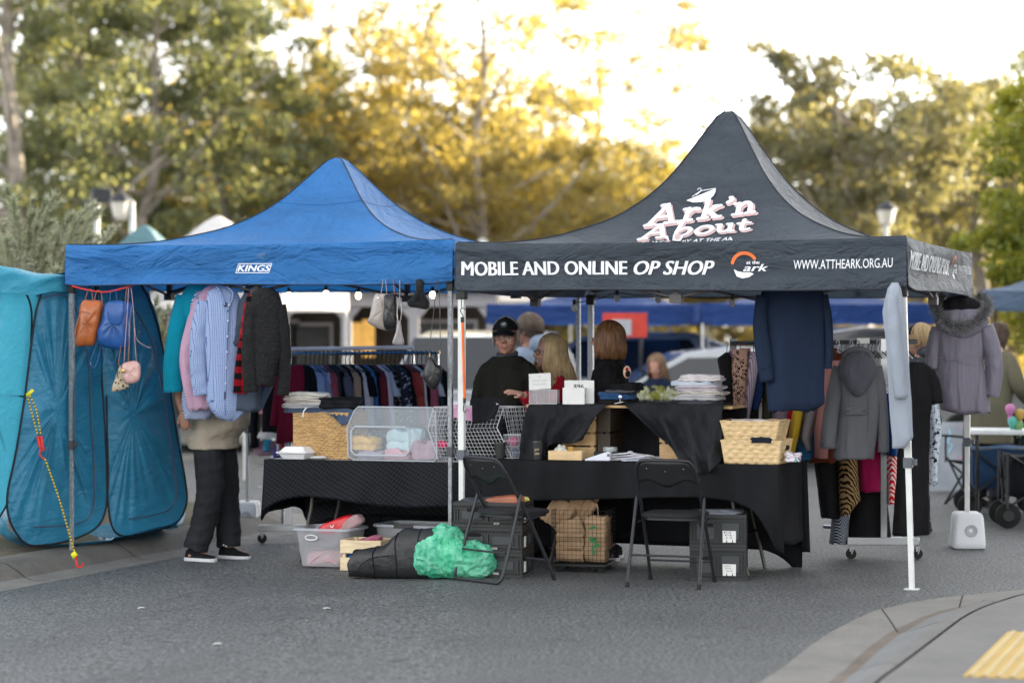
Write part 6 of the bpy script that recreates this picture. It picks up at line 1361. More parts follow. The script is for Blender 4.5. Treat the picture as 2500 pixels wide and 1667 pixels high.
# folding chairs
CHF = M('chair_frame', '2a2b2f', .35, .1, metal=.3); CHV = M('chair_vinyl', (.014, .014, .016), .5, .2, 8, 200, .15, .001)
def folding_chair(label, P, az, ubar):
    rz = -az; r = thing('folding_chair', label, 'chair', P, rz, 'black folding chairs in front of the tables'); m_ = Matrix.Translation(P) @ Matrix.Rotation(rz, 4, 'Z')
    a = [(-.215, .24, .01), (-.205, .06, .36), (-.20, -.10, .62), (-.195, -.17, .73), (-.17, -.205, .79), (-.12, -.215, .805), (.12, -.215, .805), (.17, -.205, .79), (.195, -.17, .73), (.20, -.10, .62), (.205, .06, .36), (.215, .24, .01)]
    mb = MB(m_); mb.tube(smooth_pts(a, 4), .0115, 10); mb.build('back_frame', CHF, r)
    if ubar: b_ = [(-.20, -.05, .57), (-.215, -.17, .20), (-.22, -.225, .055), (-.20, -.24, .018), (-.15, -.245, .014), (.15, -.245, .014), (.20, -.24, .018), (.22, -.225, .055), (.215, -.17, .20), (.20, -.05, .57)]; mb = MB(m_); mb.tube(smooth_pts([(x * 1.09, y, z) for x, y, z in b_], 4), .0115, 10); mb.build('leg', CHF, r)
    else:
        for s_ in (-1, 1):
            mb = MB(m_); mb.tube([(s_ * .222, -.06, .57), (s_ * .224, -.065, .55), (s_ * .235, -.245, .012)], [.004, .0115, .0115], 10); l = mb.build('leg', CHF, r)
            mb = MB(m_); mb.tube([(s_ * .235, -.246, 0), (s_ * .2345, -.236, .03)], .0145, 10); mb.build('rubber_foot', TYRE, l)
    for s_ in (-1, 1): mb = MB(m_); mb.tube([(s_ * .215, .242, 0), (s_ * .2145, .226, .035)], .0145, 10); mb.build('rubber_foot', TYRE, r)
    mb = MB(m_); mb.tube([(-.225, -.185, .20), (.225, -.185, .20)], .007, 8); mb.build('stretcher', CHF, r); mb = MB(m_); mb.tube([(-.208, .175, .135), (.208, .175, .135)], .007, 8); mb.build('stretcher', CHF, r); mb = MB(m_); mb.tube([(-.22, -.04, .40), (-.2, .12, .42)], .006, 6); mb.tube([(.22, -.04, .40), (.2, .12, .42)], .006, 6); mb.build('seat_bracket', CHF, r)
    mb = MB(m_); pts = []; n = 48
    for z, e in ((.432, -.012), (.436, 0), (.452, .004), (.462, -.006), (.464, -.03)):
        pts.append([(math.copysign(abs(cos(q)) ** .45, cos(q)) * (.195 + e), .07 + math.copysign(abs(sin(q)) ** .45, sin(q)) * (.19 + e), z - .006 * (z > .455) * 0) for q in [2 * pi * k / n for k in range(n)]])
    mb.rings(pts); mb.build('seat', CHV, r, autos=50); mb = MB(m_); mb.rings([[(p[0] * .99, .07 + (p[1] - .07) * .99, z) for p in pts[0]] for z in (.418, .4315)]); mb.build('seat_pan', CHF, r)
    # back plate with a double curved lower edge
    def back(u, v):
        x = (u - .5) * .385; top = .798 - .03 * max(0, abs(x) - .13) / .06; bot = .655 - .022 * cos(x * 2 * pi / .26) * (abs(x) < .19) ; z = lerp(bot, top, v); y = -.105 - (z - .62) * .60 - .0 ; return V((x, y - .02 * cos(x * 7) + .012, z))
    mb = MB(m_); mb.grid(back, 30, 8); bk_ = mb.build('backrest', CHV, r, solid=.012)
    for x in (-.12, 0, .12): p = back(x / .385 + .5, .62); mb = MB(m_); mb.ell(p + V((0, -.008, 0)), .0045, .003, .0045, 10, 6); mb.build('rivet', M('rivet_metal', '8d8370', .3, metal=1), bk_)
    return r
folding_chair('black folding chair turned side on beside the green plastic bag', onz(1222, 1420, 0) + V((.03, .12, 0)), R(50), True)
cc = (onz(1540, 1434, 0) + onz(1697, 1438, 0)) / 2 + FB.v * .245
folding_chair('black folding chair facing the right table in front of the crates', V((cc.x, cc.y, 0)), TH, False)
# ============================================================ CHANGING TENTS
TENTF = cloth_canopy('tent_teal', (.022, .185, .31), .12, .36, .03); TENTL = cloth_canopy('tent_light', (.06, .35, .48), .3, .36, .03)
PIPE = M('piping_black', '121318', .6); ZIP = M('zip_grey', '3d4657', .6)
def panelshape(pts_px, Y, name, mat, root, bul=.10, zip_px=None, seed=0, fan=None):
    """cloth panel stretched in a closed hoop given as photo outline at depths Y(px)"""
    loop = smooth_pts([at(px, py, Y(px, py)) for px, py in pts_px], 6, True); n = len(loop); c = sum(loop, V()) / n
    fc = at(*fan, Y(*fan)) if fan else c; rs = []; nr = 26
    for j in range(nr + 1):
        f = 1 - j / nr; ring = []
        for k, p in enumerate(loop):
            q = lerp(fc, p, max(f, .01)); a = k / n * 2 * pi
            w_ = sin(pi * (1 - f) * .5); rp = noise.noise(V((k * .5, f * .9, seed))) * .045 * sin(pi * min(1, (1 - f) * 1.1)) ** .6 + noise.noise(V((q.x * 2.5, q.z * 2, seed + 3))) * .05 * (1 - f)
            q = q + V((0, -bul * (w_ ** 1.2) + rp, 0)); ring.append(q)
        rs.append(ring)
    mb = MB(); mb.rings(rs, False); o = mb.build(name, mat, root, autos=0)
    p = MB(); p.tube([q + V((0, -.006, 0)) for q in loop], .008, 8, loop=True); p.build('hoop_piping', PIPE, o)
    if zip_px:
        z = MB(); zp = smooth_pts([at(px, py, Y(px, py)) + V((0, -bul * .62 - .012, 0)) for px, py in zip_px], 6); z.tube(zp, .008, 5, flat=.6); z.build('zip', ZIP, o)
    return loop
Yt = lambda px, py: 16.9 + (px - 160) * .0026
ct = thing('changing_tent', 'dark teal pop up changing tent with two hooped door panels', 'tent', at(240, 1330, 17.4) * 1.0, 0); ct.location.z = 0; 
B1 = [(158, 668), (196, 664), (232, 684), (252, 760), (258, 900), (262, 1060), (263, 1200), (246, 1275), (190, 1312), (110, 1330), (62, 1325), (26, 1275), (18, 1210), (40, 1100), (62, 960), (78, 830), (92, 745), (118, 690)]
B2 = [(238, 680), (290, 664), (345, 695), (386, 800), (412, 930), (432, 1060), (452, 1170), (455, 1230), (428, 1278), (360, 1300), (300, 1308), (272, 1280), (262, 1200), (258, 1080), (250, 960), (244, 820), (236, 730)]
panelshape(B1, Yt, 'door_panel', TENTF, ct, .10, [(108, 728), (150, 720), (180, 738), (206, 800), (222, 900), (228, 1040), (236, 1180), (228, 1250), (190, 1277), (88, 1284)], 1)
panelshape(B2, Yt, 'door_panel', TENTF, ct, .10, [(300, 726), (335, 760), (372, 830), (398, 930), (418, 1060), (430, 1150), (432, 1215), (405, 1248), (318, 1265)], 6)
def slab(name, pts, back, mat, root, seed=0):
    a = [at(px, py, Y) for px, py, Y in pts]; b_ = [p + V(back) for p in a]; mb = MB()
    def fn(u, v):
        p = lerp(poly_at(a, u), poly_at(b_, u), v); return p + V((noise.noise(V((u * 9, v * 5, seed))) * .03, 0, noise.noise(V((u * 8, v * 6, seed + 5))) * .035 - .05 * sin(v * pi)))
    mb.grid(fn, 40, 16); return mb.build(name, mat, root, autos=0)
slab('roof_panel', [(92, 720, 16.75), (118, 672, 16.8), (200, 662, 16.95), (300, 664, 17.2), (360, 715, 17.4), (412, 900, 17.55), (455, 1200, 17.7), (430, 1290, 17.6)], (-.42, 1.3, .0), TENTF, ct, 2)
slab('skirt', [(18, 1215, 16.55), (30, 1300, 16.6), (120, 1328, 16.8), (260, 1318, 17.1), (300, 1306, 17.2), (440, 1280, 17.55)], (-.4, 1.1, -.02), TENTF, ct, 3)
lt = thing('changing_tent', 'light blue pop up changing tent cut by the left edge', 'tent', (-3.7, 16.6, 0))
Yl = lambda px, py: 16.55 + (px - 20) * .004
B3 = [(-60, 655), (-10, 652), (22, 668), (55, 700), (76, 752), (76, 830), (70, 950), (58, 1060), (40, 1160), (12, 1240), (-40, 1300), (-130, 1310), (-180, 1200), (-190, 1000), (-170, 800), (-120, 690)]
panelshape(B3, Yl, 'door_panel', TENTL, lt, .07, None, 4)
slab('roof_panel', [(-120, 690, 16.0), (-50, 650, 16.2), (0, 651, 16.45), (60, 700, 16.7), (77, 760, 16.8), (74, 900, 16.8), (60, 1060, 16.8), (30, 1200, 16.7)], (.75, 1.0, -.03), TENTL, lt, 7)
mb = MB(); mb.tube([at(-20, 959, 16.4), at(62, 968, 16.7)], .006, 6); tag(mb.build('guy_cord', PIPE), 'dark cord stretched across the light blue tent', 'cord')
# tie down ropes
ROPE = patterned('rope_yellow', 'hstripes', 'c9b23c', '2a2a20', freq=42, width=.4); YT = plastic('tag_yellow', 'd8d21c', .6)
r = thing('tie_down_rope', 'yellow and black tie down rope with red hooks beside the left gazebo leg', 'rope', at(188, 1383, 16.5)); Yr = 16.35
mb = MB(); mb.tube(smooth_pts([at(66, 966, Yr), at(78, 1010, Yr), at(92, 1062, Yr)], 5), .0055, 6); mb.tube(smooth_pts([at(72, 964, Yr), at(88, 1000, Yr), at(100, 1062, Yr)], 5), .0055, 6); mb.tube(smooth_pts([at(109, 1118, Yr), at(145, 1220, Yr), at(182, 1348, Yr)], 5), .006, 6); mb.build('rope', ROPE, r)
mb = MB(); mb.tube([at(92, 1064, Yr), at(97, 1090, Yr)], [.011, .013], 8); mb.tube([at(100, 1064, Yr), at(104, 1092, Yr)], [.011, .012], 8); mb.build('hook_cover', RED, r)
mb = MB(); mb.tube(smooth_pts([at(97, 1088, Yr), at(103, 1100, Yr), at(108, 1094, Yr), at(98, 1098, Yr), at(99, 1112, Yr), at(110, 1122, Yr)], 4), .006, 6); mb.build('hook', RED, r)
mb = MB(); mb.tube(smooth_pts([at(186, 1352, Yr), at(186, 1376, Yr), at(192, 1384, Yr), at(200, 1381, Yr), at(203, 1374, Yr)], 4), .008, 6); mb.build('hook', RED, r)
for q in (((62, 962), (78, 949), (84, 953), (68, 970)), ((172, 1352), (182, 1344), (190, 1354), (178, 1365))): mb = MB(); mb.add([at(*p, Yr - .01) for p in q], [(0, 1, 2, 3)]); mb.build('yellow_tag', YT, r, solid=.002)
# orange bungee between the tents
r = thing('bungee_strap', 'bright orange bungee strap with black hooks hanging by the middle legs', 'strap', at(1132, 900, 15.2)); Yb_ = 15.3; BKM = M('hook_black', '131315', .4)
mb = MB(); mb.tube([at(1129, 786, Yb_), at(1134, 972, Yb_)], .012, 8, flat=.7); mb.build('orange_band', plastic('orange_web', 'e0620f', .6), r)
mb = MB(); mb.tube(smooth_pts([at(1136, 756, Yb_), at(1130, 752, Yb_), at(1124, 758, Yb_), at(1130, 770, Yb_), at(1129, 776, Yb_)], 5), .003, 6); mb.tube([at(1129, 774, Yb_), at(1129, 787, Yb_)], .012, 8); mb.tube([at(1134, 970, Yb_), at(1134, 984, Yb_)], .010, 8); mb.tube(smooth_pts([at(1133, 984, Yb_), at(1131, 1000, Yb_), at(1135, 1007, Yb_), at(1139, 999, Yb_)], 5), .003, 6); mb.tube([at(1126, 700, Yb_), at(1127, 752, Yb_)], .009, 6, flat=.3); mb.build('hook', BKM, r)

# ============================================================ GARMENTS
HK = M('hanger_black', '17171a', .4)
def garment(name, label, cat, Y, rows, mat, sleeves=(), seed=1, fold=.016, group=None, extra=None, hang=None, n=44, gran=3):
    """rows: (py, px_left, px_right, half depth m) top to bottom; sleeves: lists of (px, py, width px, depth m[, dy])"""
    yc = Y; s_ = FPX / Y; mb = MB(); R_ = []
    tab = [[(r_[0], r_[k]) for r_ in rows] for k in (1, 2, 3)]; y0, y1 = rows[0][0], rows[-1][0]; m = max(10, int((y1 - y0) / 7)); 
    for j in range(m + 1):
        py = lerp(y0, y1, j / m); xl_, xr_, d = [interp(t_, py) for t_ in tab]; ring = []; f = .25 + .75 * (j / m)
        for k in range(n):
            a = 2 * pi * k / n; ca, sa = cos(a), sin(a); hx_ = (xr_ - xl_) / 2; px = (xl_ + xr_) / 2 + math.copysign(abs(ca) ** .8, ca) * hx_
            P = at(px, py, yc); w_ = noise.noise(V((P.x * 11 + seed, sa * .6, P.z * 1.6))) + .6 * noise.noise(V((P.x * 26 + seed, sa, P.z * 2.4)))
            yy = math.copysign(abs(sa) ** .75, sa) * d + w_ * fold * f
            zz = .008 * noise.noise(V((a * 2, seed, 2))) * (j == m) * 3
            ring.append(P + V((noise.noise(V((P.z * 5, sa * 2, seed))) * fold * .4, yy, zz)))
        R_.append(ring)
    mb.rings(R_)
    for si, sl in enumerate(sleeves):
        pts = smooth_pts([V((p[0], p[1], 0)) for p in sl], 5); wd = smooth_pts([V((p[2], p[3], p[4] if len(p) > 4 else 0)) for p in sl], 5); q = []
        for i, (p, w2) in enumerate(zip(pts, wd)):
            d = (pts[min(i + 1, len(pts) - 1)] - pts[max(i - 1, 0)]).normalized(); ring = []
            for k in range(24):
                a = 2 * pi * k / 24; P = at(p.x, p.y, yc); ax = V((-d.y, 0, -d.x)) * (w2.x / 2 / s_)
                ax = V((d.y, 0, d.x)) * (w2.x / 2 / s_)
                cr = .012 * noise.noise(V((k * .35, i * .55, seed + si * 5))) + .004 * sin(i * 1.9 + k * .4)
                ring.append(P + ax * (cos(a) * (1 + cr * 4)) + V((0, sin(a) * w2.y + w2.z + cr, 0)))
            q.append(ring)
        mb.rings(q)
    top = at((rows[0][1] + rows[0][2]) / 2, rows[0][0], Y)
    o = mb.build(name, mat, origin=top, autos=0); tag(o, label, cat, group)
    if hang:
        h = MB(); cx = (rows[0][1] + rows[0][2]) / 2; ht = rows[0][0] - 14 if hang is True else hang
        h.tube(smooth_pts([at(cx, rows[0][0] + 6, Y), at(cx, ht + 8, Y), at(cx + 3, ht + 2, Y), at(cx + 1, ht - 3, Y), at(cx - 4, ht, Y)], 4), .003, 6)
        wl = rows[min(2, len(rows) - 1)]; h.tube([at(wl[1] + 8, wl[0], Y), at(cx, rows[0][0] + 2, Y), at(wl[2] - 8, wl[0], Y)], .006, 6); h.build('hanger', HK, o)
    if extra: extra(o, Y)
    return o
CG = 'clothes hanging from the front of the blue gazebo'; CR2 = 'coats hanging from the dark gazebo'
GRID = patterned('shirt_grid', 'grid', '93a4c4', '4a5a8c', freq=70, width=.16); GRIDN = patterned('shirt_navy_check', 'check', 'b9c2d8', '2b3a63', freq=60); PLAID = patterned('plaid_red', 'plaid', 'a3101f', '0c0a0b', freq=11)
PINKS = fabric('b592a8', 'shirt_pink'); TEALJ = fabric('0f7f96', 'fleece_teal', .9, 60, 4, .06); SHER = M('sherpa_black', (.010, .010, .011), .95, .4, 20, 55, 1.0, .03); TEEG = fabric('3f4856', 'tee_slate')
def collar(pts, w_, mat, nm='collar', dy=-.03):
    def f(o, Y):
        m2 = MB(); m2.tube([at(px, py, Y) + V((0, dy, 0)) for px, py in smooth_xy(pts)], w_, 6, flat=.45); m2.build(nm, mat, o)
    return f
def smooth_xy(pts): return [(p.x, p.y) for p in smooth_pts([V((a, b, 0)) for a, b in pts], 4)]
def multi(*fs):
    def f(o, Y):
        for g in fs: g(o, Y)
    return f
garment('fleece_jacket', 'teal fleece jacket, leftmost of the hanging clothes', 'jacket', 16.75, [(688, 470, 505, .05), (705, 452, 530, .06), (725, 440, 540, .08), (800, 440, 545, .08), (950, 440, 540, .08)], TEALJ, [[(452, 722, 44, .04), (436, 800, 46, .045, -.05), (424, 890, 46, .045, -.05), (425, 957, 46, .04, -.05)]], 1, .008, CG, hang=True)
garment('navy_check_shirt', 'navy checked shirt showing under the pink shirt', 'shirt', 16.66, [(710, 480, 530, .03), (740, 465, 560, .04), (960, 462, 540, .05), (1022, 468, 512, .05)], GRIDN, [[(468, 930, 34, .03), (460, 980, 34, .03), (466, 1022, 30, .03)]], 2, .01, CG)
garment('pink_shirt', 'dusty pink shirt between the teal fleece and the blue grid shirt', 'shirt', 16.58, [(696, 508, 532, .03), (715, 488, 560, .04), (760, 478, 570, .05), (900, 470, 560, .05), (998, 470, 512, .05)], PINKS, [[(492, 735, 36, .035), (472, 800, 40, .04), (458, 868, 40, .04), (463, 930, 38, .035), (478, 1000, 34, .03)]], 3, .02, CG, hang=True)
def shirtdetail(o, Y):
    m2 = MB(); m2.tube([at(*p, Y) + V((0, -.075, 0)) for p in smooth_xy([(566, 722), (560, 790), (556, 880), (553, 1012)])], .013, 6, flat=.25); m2.build('placket', GRID, o)
    for i in range(7): m2 = MB(); m2.ell(at(562 - i * 1.4, 745 + i * 38, Y) + V((0, -.088, 0)), .006, .003, .006, 10, 6); m2.build('button', M('button_white', 'd5d8e0', .4), o)
    m2 = MB(); a = at(553, 745, Y) + V((0, -.072, 0)); m2.box(a.x - .012, a.x + .012, a.y - .002, a.y, a.z - .012, a.z + .018); m2.build('neck_label', M('navy_label', '1c2440', .7), o)
    m2 = MB(); a = at(553, 965, Y) + V((0, -.09, 0)); m2.box(a.x - .005, a.x + .005, a.y - .002, a.y, a.z - .03, a.z + .03); m2.build('hem_label', M('navy_label', '1c2440', .7), o)
garment('grid_shirt', 'large pale blue grid shirt with pointed collar and curved hem', 'shirt', 16.45, [(699, 530, 556, .03), (712, 508, 576, .045), (735, 502, 588, .06), (800, 500, 590, .07), (900, 503, 594, .075), (975, 506, 604, .075), (1000, 516, 606, .07), (1018, 530, 588, .05), (1026, 545, 570, .03)], GRID, [[(500, 735, 38, .04), (486, 800, 40, .045), (483, 870, 42, .045), (487, 930, 42, .04), (492, 965, 38, .035)], [(588, 735, 30, .04), (596, 790, 28, .04), (594, 850, 26, .03)]], 4, .03, CG, hang=690,
        extra=multi(collar([(533, 700), (545, 722), (552, 745)], .017, GRID, 'collar', -.06), collar([(556, 700), (572, 716), (566, 742), (556, 760)], .017, GRID, 'collar', -.07), shirtdetail))
garment('slate_tee', 'slate grey short sleeved top behind the plaid shirt', 'shirt', 16.42, [(715, 596, 622, .03), (735, 584, 640, .05), (850, 582, 640, .06), (1000, 578, 634, .06)], TEEG, [[(596, 735, 26, .035), (586, 790, 28, .04), (578, 845, 30, .035)]], 5, .014, CG, hang=True)
garment('plaid_shirt', 'red and black buffalo plaid shirt beside the black fleece', 'shirt', 16.36, [(708, 614, 636, .03), (728, 602, 650, .045), (800, 598, 660, .05), (940, 600, 660, .05)], PLAID, [[(610, 738, 26, .035), (600, 820, 30, .04), (590, 900, 34, .04), (586, 960, 34, .035)]], 6, .01, CG, hang=True)
garment('sherpa_jacket', 'curly black sherpa jacket, rightmost of the hanging clothes', 'jacket', 16.28, [(702, 632, 664, .04), (716, 616, 680, .07), (745, 612, 690, .09), (850, 616, 690, .1), (940, 622, 668, .09)], SHER, [[(620, 738, 36, .05, -.03), (612, 810, 38, .05, -.04), (610, 890, 36, .05, -.04), (614, 957, 34, .045, -.04)], [(682, 745, 34, .05, -.02), (692, 820, 34, .05, -.02), (694, 900, 32, .05), (690, 965, 30, .045)]], 7, .012, CG, hang=True)
garment('denim_skirt', 'dark denim hem hanging below the black sherpa jacket', 'skirt', 16.5, [(940, 618, 668, .04), (1000, 612, 640, .04), (1004, 612, 632, .04)], DEN, (), 8, .01, CG)
# bags on the red cord at the left
r = MB(); rc = [(176, 698), (205, 706), (250, 713), (285, 708), (332, 694)]; Yc = 16.62
r.tube(smooth_pts([at(px, py, Yc) for px, py in rc], 5), .006, 6); tag(r.build('cord', RED), 'red cord sagging under the left end of the blue valance', 'cord')
def bagmesh(name, label, Y, outline_, d, mat, seed, extra=None, cat='bag', group=None, origin=None):
    """soft bag from a photo outline with real depth"""
    pts = smooth_pts([at(px, py, Y) for px, py in outline_], 4, True); c = sum(pts, V()) / len(pts); mb = MB(); rs = []
    for j in range(15):
        t_ = j / 14 * pi; f = sin(t_) ** .45 if 0 < j < 14 else .02; yy = -cos(t_) * d
        rs.append([c + (p - c) * f + V((0, yy + .12 * d * noise.noise((p - c) * 22 + V((seed, j * .25, 0))), .0)) for p in pts])
    mb.rings(rs); o = mb.build(name, mat, origin=origin, autos=0); tag(o, label, cat, group)
    if extra: extra(o, Y)
    return o
def strap(pts, w_, mat, nm='strap', dy=0, flat=.4):
    def f(o, Y): m2 = MB(); m2.tube([at(px, py, Y) + V((0, dy, 0)) for px, py in smooth_xy(pts)], w_, 6, flat=flat); m2.build(nm, mat, o)
    return f
TANL = leather('tan_strap', (.30, .10, .035), .4); ORL = leather('orange_leather', (.36, .095, .022), .3); BLL = leather('blue_leather', (.012, .075, .27), .4); PKL = leather('pink_patent', (.55, .33, .30), .22); GOLD = M('gold_metal', (.55, .35, .12), .25, .05, metal=1, bst=0)
HB = 'bags hanging from the red cord'
bagmesh('backpack', 'glossy orange brown leather backpack, leftmost on the red cord', 16.55, [(200, 737), (222, 733), (250, 738), (247, 778), (232, 838), (208, 845), (184, 842), (190, 790)], .07, ORL, 1, multi(strap([(208, 735), (214, 712), (222, 706), (225, 716), (226, 736)], .006, ORL), strap([(230, 737), (236, 712), (244, 710), (248, 722), (249, 740)], .006, ORL), strap([(200, 760), (212, 762), (226, 766)], .008, ORL, 'buckle_strap', -.07), strap([(186, 818), (192, 790), (198, 770)], .012, ORL, 'side_pocket', -.05)), group=HB)
bagmesh('backpack', 'blue leather backpack with a rounded flap on the red cord', 16.55, [(258, 742), (280, 734), (306, 736), (322, 745), (318, 790), (312, 848), (280, 852), (244, 842), (238, 812), (250, 780)], .08, BLL, 2, multi(strap([(268, 738), (270, 716), (278, 708), (284, 718), (284, 738)], .006, BLL), strap([(240, 830), (228, 862), (221, 888), (232, 896), (242, 868), (246, 842)], .007, BLL, 'shoulder_strap'), strap([(262, 850), (255, 874), (262, 886), (280, 884), (285, 856)], .007, BLL, 'shoulder_strap'),
        lambda o, Y: (lambda m2: (m2.grid(lambda u, v: at(lerp(268, 306, u) , 738 + 56 * v * (1 - .35 * (2 * u - 1) ** 4), Y) + V((0, -.078 - .012 * sin(pi * v), 0)), 12, 12), m2.build('flap', BLL, o, solid=.006)))(MB())), group=HB)
LEOP = patterned('fur_leopard', 'leopard', 'b5a68f', '1c1712', freq=45, rough=.95)
bagmesh('pouch', 'small leopard fur pouch lowest on the tan strap', 16.5, [(293, 893), (300, 900), (308, 925), (316, 944), (298, 952), (273, 955), (280, 925)], .025, LEOP, 3, strap([(309, 702), (303, 770), (296, 840), (290, 884), (291, 894)], .007, TANL), group=HB)
def pinkd(o, Y):
    m2 = MB(); m2.ell(at(304, 905, Y) + V((0, -.058, 0)), .012, .004, .016, 12, 8); m2.build('buckle', GOLD, o)
bagmesh('crossbody_bag', 'shiny pink crossbody bag with a light patch, hanging right of the leopard pouch', 16.45, [(298, 890), (312, 883), (332, 881), (342, 892), (343, 918), (336, 932), (316, 937), (303, 930), (298, 912)], .045, PKL, 4, multi(strap([(314, 703), (311, 760), (306, 830), (303, 886)], .006, leather('pink_strap', (.50, .30, .32))), strap([(320, 703), (326, 760), (329, 830), (333, 882)], .005, leather('pink_strap', (.50, .30, .32))), strap([(317, 790), (315, 850), (313, 884)], .007, TANL), strap([(328, 800), (334, 828), (350, 842), (368, 849)], .004, PKL, 'strap_tail'), pinkd), group=HB)
# bags at the right end of the blue gazebo
HB2 = 'bags hanging at the right end of the blue gazebo'; BEI = leather('beige_leather', '9d938c', .45); BKL = leather('black_leather', (.008, .008, .009), .35); SIL = leather('silver_leather', '8f8a8c', .3)
bagmesh('handbag', 'beige handbag with black side panel and two tone handles', 15.9, [(914, 722), (928, 717), (950, 718), (965, 722), (968, 770), (964, 803), (936, 806), (898, 788), (902, 772)], .06, BEI, 5, multi(strap([(930, 719), (933, 700), (935, 682)], .006, BEI, 'handle'), strap([(945, 722), (943, 700), (941, 682)], .006, BEI, 'handle'), strap([(963, 722), (962, 700), (960, 682)], .006, TANL, 'handle'),
    lambda o, Y: (lambda m2: (m2.ell(at(925, 728, Y) + V((0, -.05, 0)), .012, .005, .012, 12, 8), m2.build('ring', CHR, o)))(MB())), group=HB2)
bagmesh('handbag', 'black half of the two tone handbag', 15.84, [(938, 722), (952, 719), (966, 722), (970, 770), (965, 804), (942, 805), (935, 780), (938, 750)], .055, BKL, 6, group=HB2)
bagmesh('bucket_bag', 'small silver bag hanging on a long chain strap', 15.8, [(970, 785), (978, 785), (981, 810), (987, 840), (972, 843), (958, 838), (966, 810)], .03, SIL, 7, multi(strap([(976, 684), (976, 720), (973, 742)], .008, SIL), strap([(972, 742), (970, 765), (972, 787)], .004, CHR, 'chain'), strap([(979, 742), (980, 765), (977, 787)], .004, CHR, 'chain')), group=HB2)
bagmesh('mesh_bag', 'black sequin bag shaped like a hood below the blue valance', 15.85, [(1016, 684), (1034, 684), (1035, 712), (1049, 738), (1043, 755), (1020, 752), (1000, 749), (995, 736), (1014, 714)], .05, M('sequin_black', (.012, .012, .014), .35, .5, 40, 160, 1, .02), 8, group=HB2)
bagmesh('crossbody_bag', 'black crossbody bag low on two long straps by the middle legs', 15.75, [(1044, 876), (1056, 874), (1066, 888), (1079, 902), (1074, 932), (1060, 952), (1044, 940), (1033, 918)], .035, BKL, 9, multi(strap([(1066, 684), (1059, 760), (1052, 820), (1049, 876)], .007, BKL), strap([(1072, 684), (1074, 760), (1075, 850), (1076, 900)], .007, BKL), strap([(1049, 862), (1049, 872)], .009, GOLD, 'ring'), strap([(1074, 855), (1075, 864)], .009, GOLD, 'ring')), group=HB2)
# coats on the dark gazebo
NAVC = fabric((.017, .027, .052), 'coat_navy', .9, 110, 4, .12, .1); GRC = fabric('55565a', 'coat_grey', .9, 140, 6, .1); CARD_ = fabric('8d949f', 'cardigan_grey', .9, 80, 6, .1); PARK = fabric('76727e', 'parka_grey', .6, 160, 10, .1); BLKD = fabric((.010, .010, .011), 'dress_black', .85, 150, 8, .2, .05)
def seams(lines, mat, w_=.004, dy=-.1, nm='seam'):
    def f(o, Y):
        for l in lines: m2 = MB(); m2.tube([at(*p, Y) + V((0, dy, 0)) for p in smooth_xy(l)], w_, 5, flat=.5); m2.build(nm, mat, o)
    return f
garment('navy_coat', 'navy blue wool coat hanging over the right end of the table', 'coat', 15.25, [(686, 1905, 1965, .05), (700, 1868, 2002, .07), (716, 1856, 2010, .085), (760, 1860, 2014, .09), (900, 1872, 2013, .095), (985, 1873, 2012, .095), (1003, 1875, 1985, .07)], NAVC, [[(1862, 722, 34, .05, -.03), (1854, 790, 36, .055, -.05), (1862, 860, 40, .055, -.05), (1873, 930, 38, .05, -.05)], [(2008, 720, 26, .05), (2019, 780, 26, .05), (2022, 850, 24, .05), (2020, 900, 22, .045)]], 11, .022, CR2, extra=seams([[(1850, 902), (1868, 897), (1886, 890)]], NAVC, .004, -.105))
def hood(o, Y):
    m2 = MB(); m2.ell(at(2089, 912, Y) + V((0, -.10, 0)), .125, .055, .155, 26, 18, fn=lambda q: V((q.x * (1 - .45 * max(0, -q.z / .155) ** 1.2), q.y + .006 * noise.noise(V((q.x * 30, q.z * 5, 1))), q.z))); m2.build('hood', fabric('4a4a52', 'lining_grey', .5, 160, 14), o)
    m2 = MB(); m2.tube([at(*p, Y) + V((0, -.05, 0)) for p in smooth_xy([(2058, 872), (2072, 857), (2095, 853), (2116, 860), (2124, 874)])], .022, 8); m2.build('collar', GRC, o)
    a = at(2084, 1002, Y) + V((0, -.105, 0)); m2 = MB(); m2.box(a.x - .072, a.x + .072, a.y - .006, a.y + .01, a.z - .026, a.z + .026); m2.build('back_tab', GRC, o, bevel=.004)
    for dx in (-.055, .055): m2 = MB(); m2.ell(a + V((dx, -.008, 0)), .009, .003, .009, 12, 6); m2.build('button', M('button_dark', '2b2b2f', .3), o)
    m2 = MB(); m2.ell(at(2004, 1078, Y) + V((0, -.085, 0)), .01, .004, .01, 12, 6); m2.build('button', M('button_dark', '2b2b2f', .3), o)
garment('hooded_coat', 'charcoal wool coat with hood and back tab on the right rack', 'coat', 15.7, [(856, 2078, 2112, .04), (872, 2056, 2130, .06), (895, 2044, 2142, .08), (980, 2046, 2148, .09), (1050, 2042, 2142, .1), (1119, 2034, 2134, .11)], GRC, [[(2050, 895, 34, .05), (2036, 960, 36, .055, -.02), (2024, 1040, 38, .055, -.03), (2020, 1094, 40, .05, -.03)], [(2138, 895, 32, .05), (2150, 970, 30, .05), (2156, 1050, 28, .05), (2156, 1104, 28, .045)]], 12, .02, CR2, hang=835, extra=multi(hood, seams([[(2030, 1084), (2044, 1090)], [(2072, 900), (2070, 960), (2062, 1060), (2056, 1112)], [(2112, 900), (2116, 960), (2112, 1060), (2108, 1112)]], GRC, .003, -.1)))
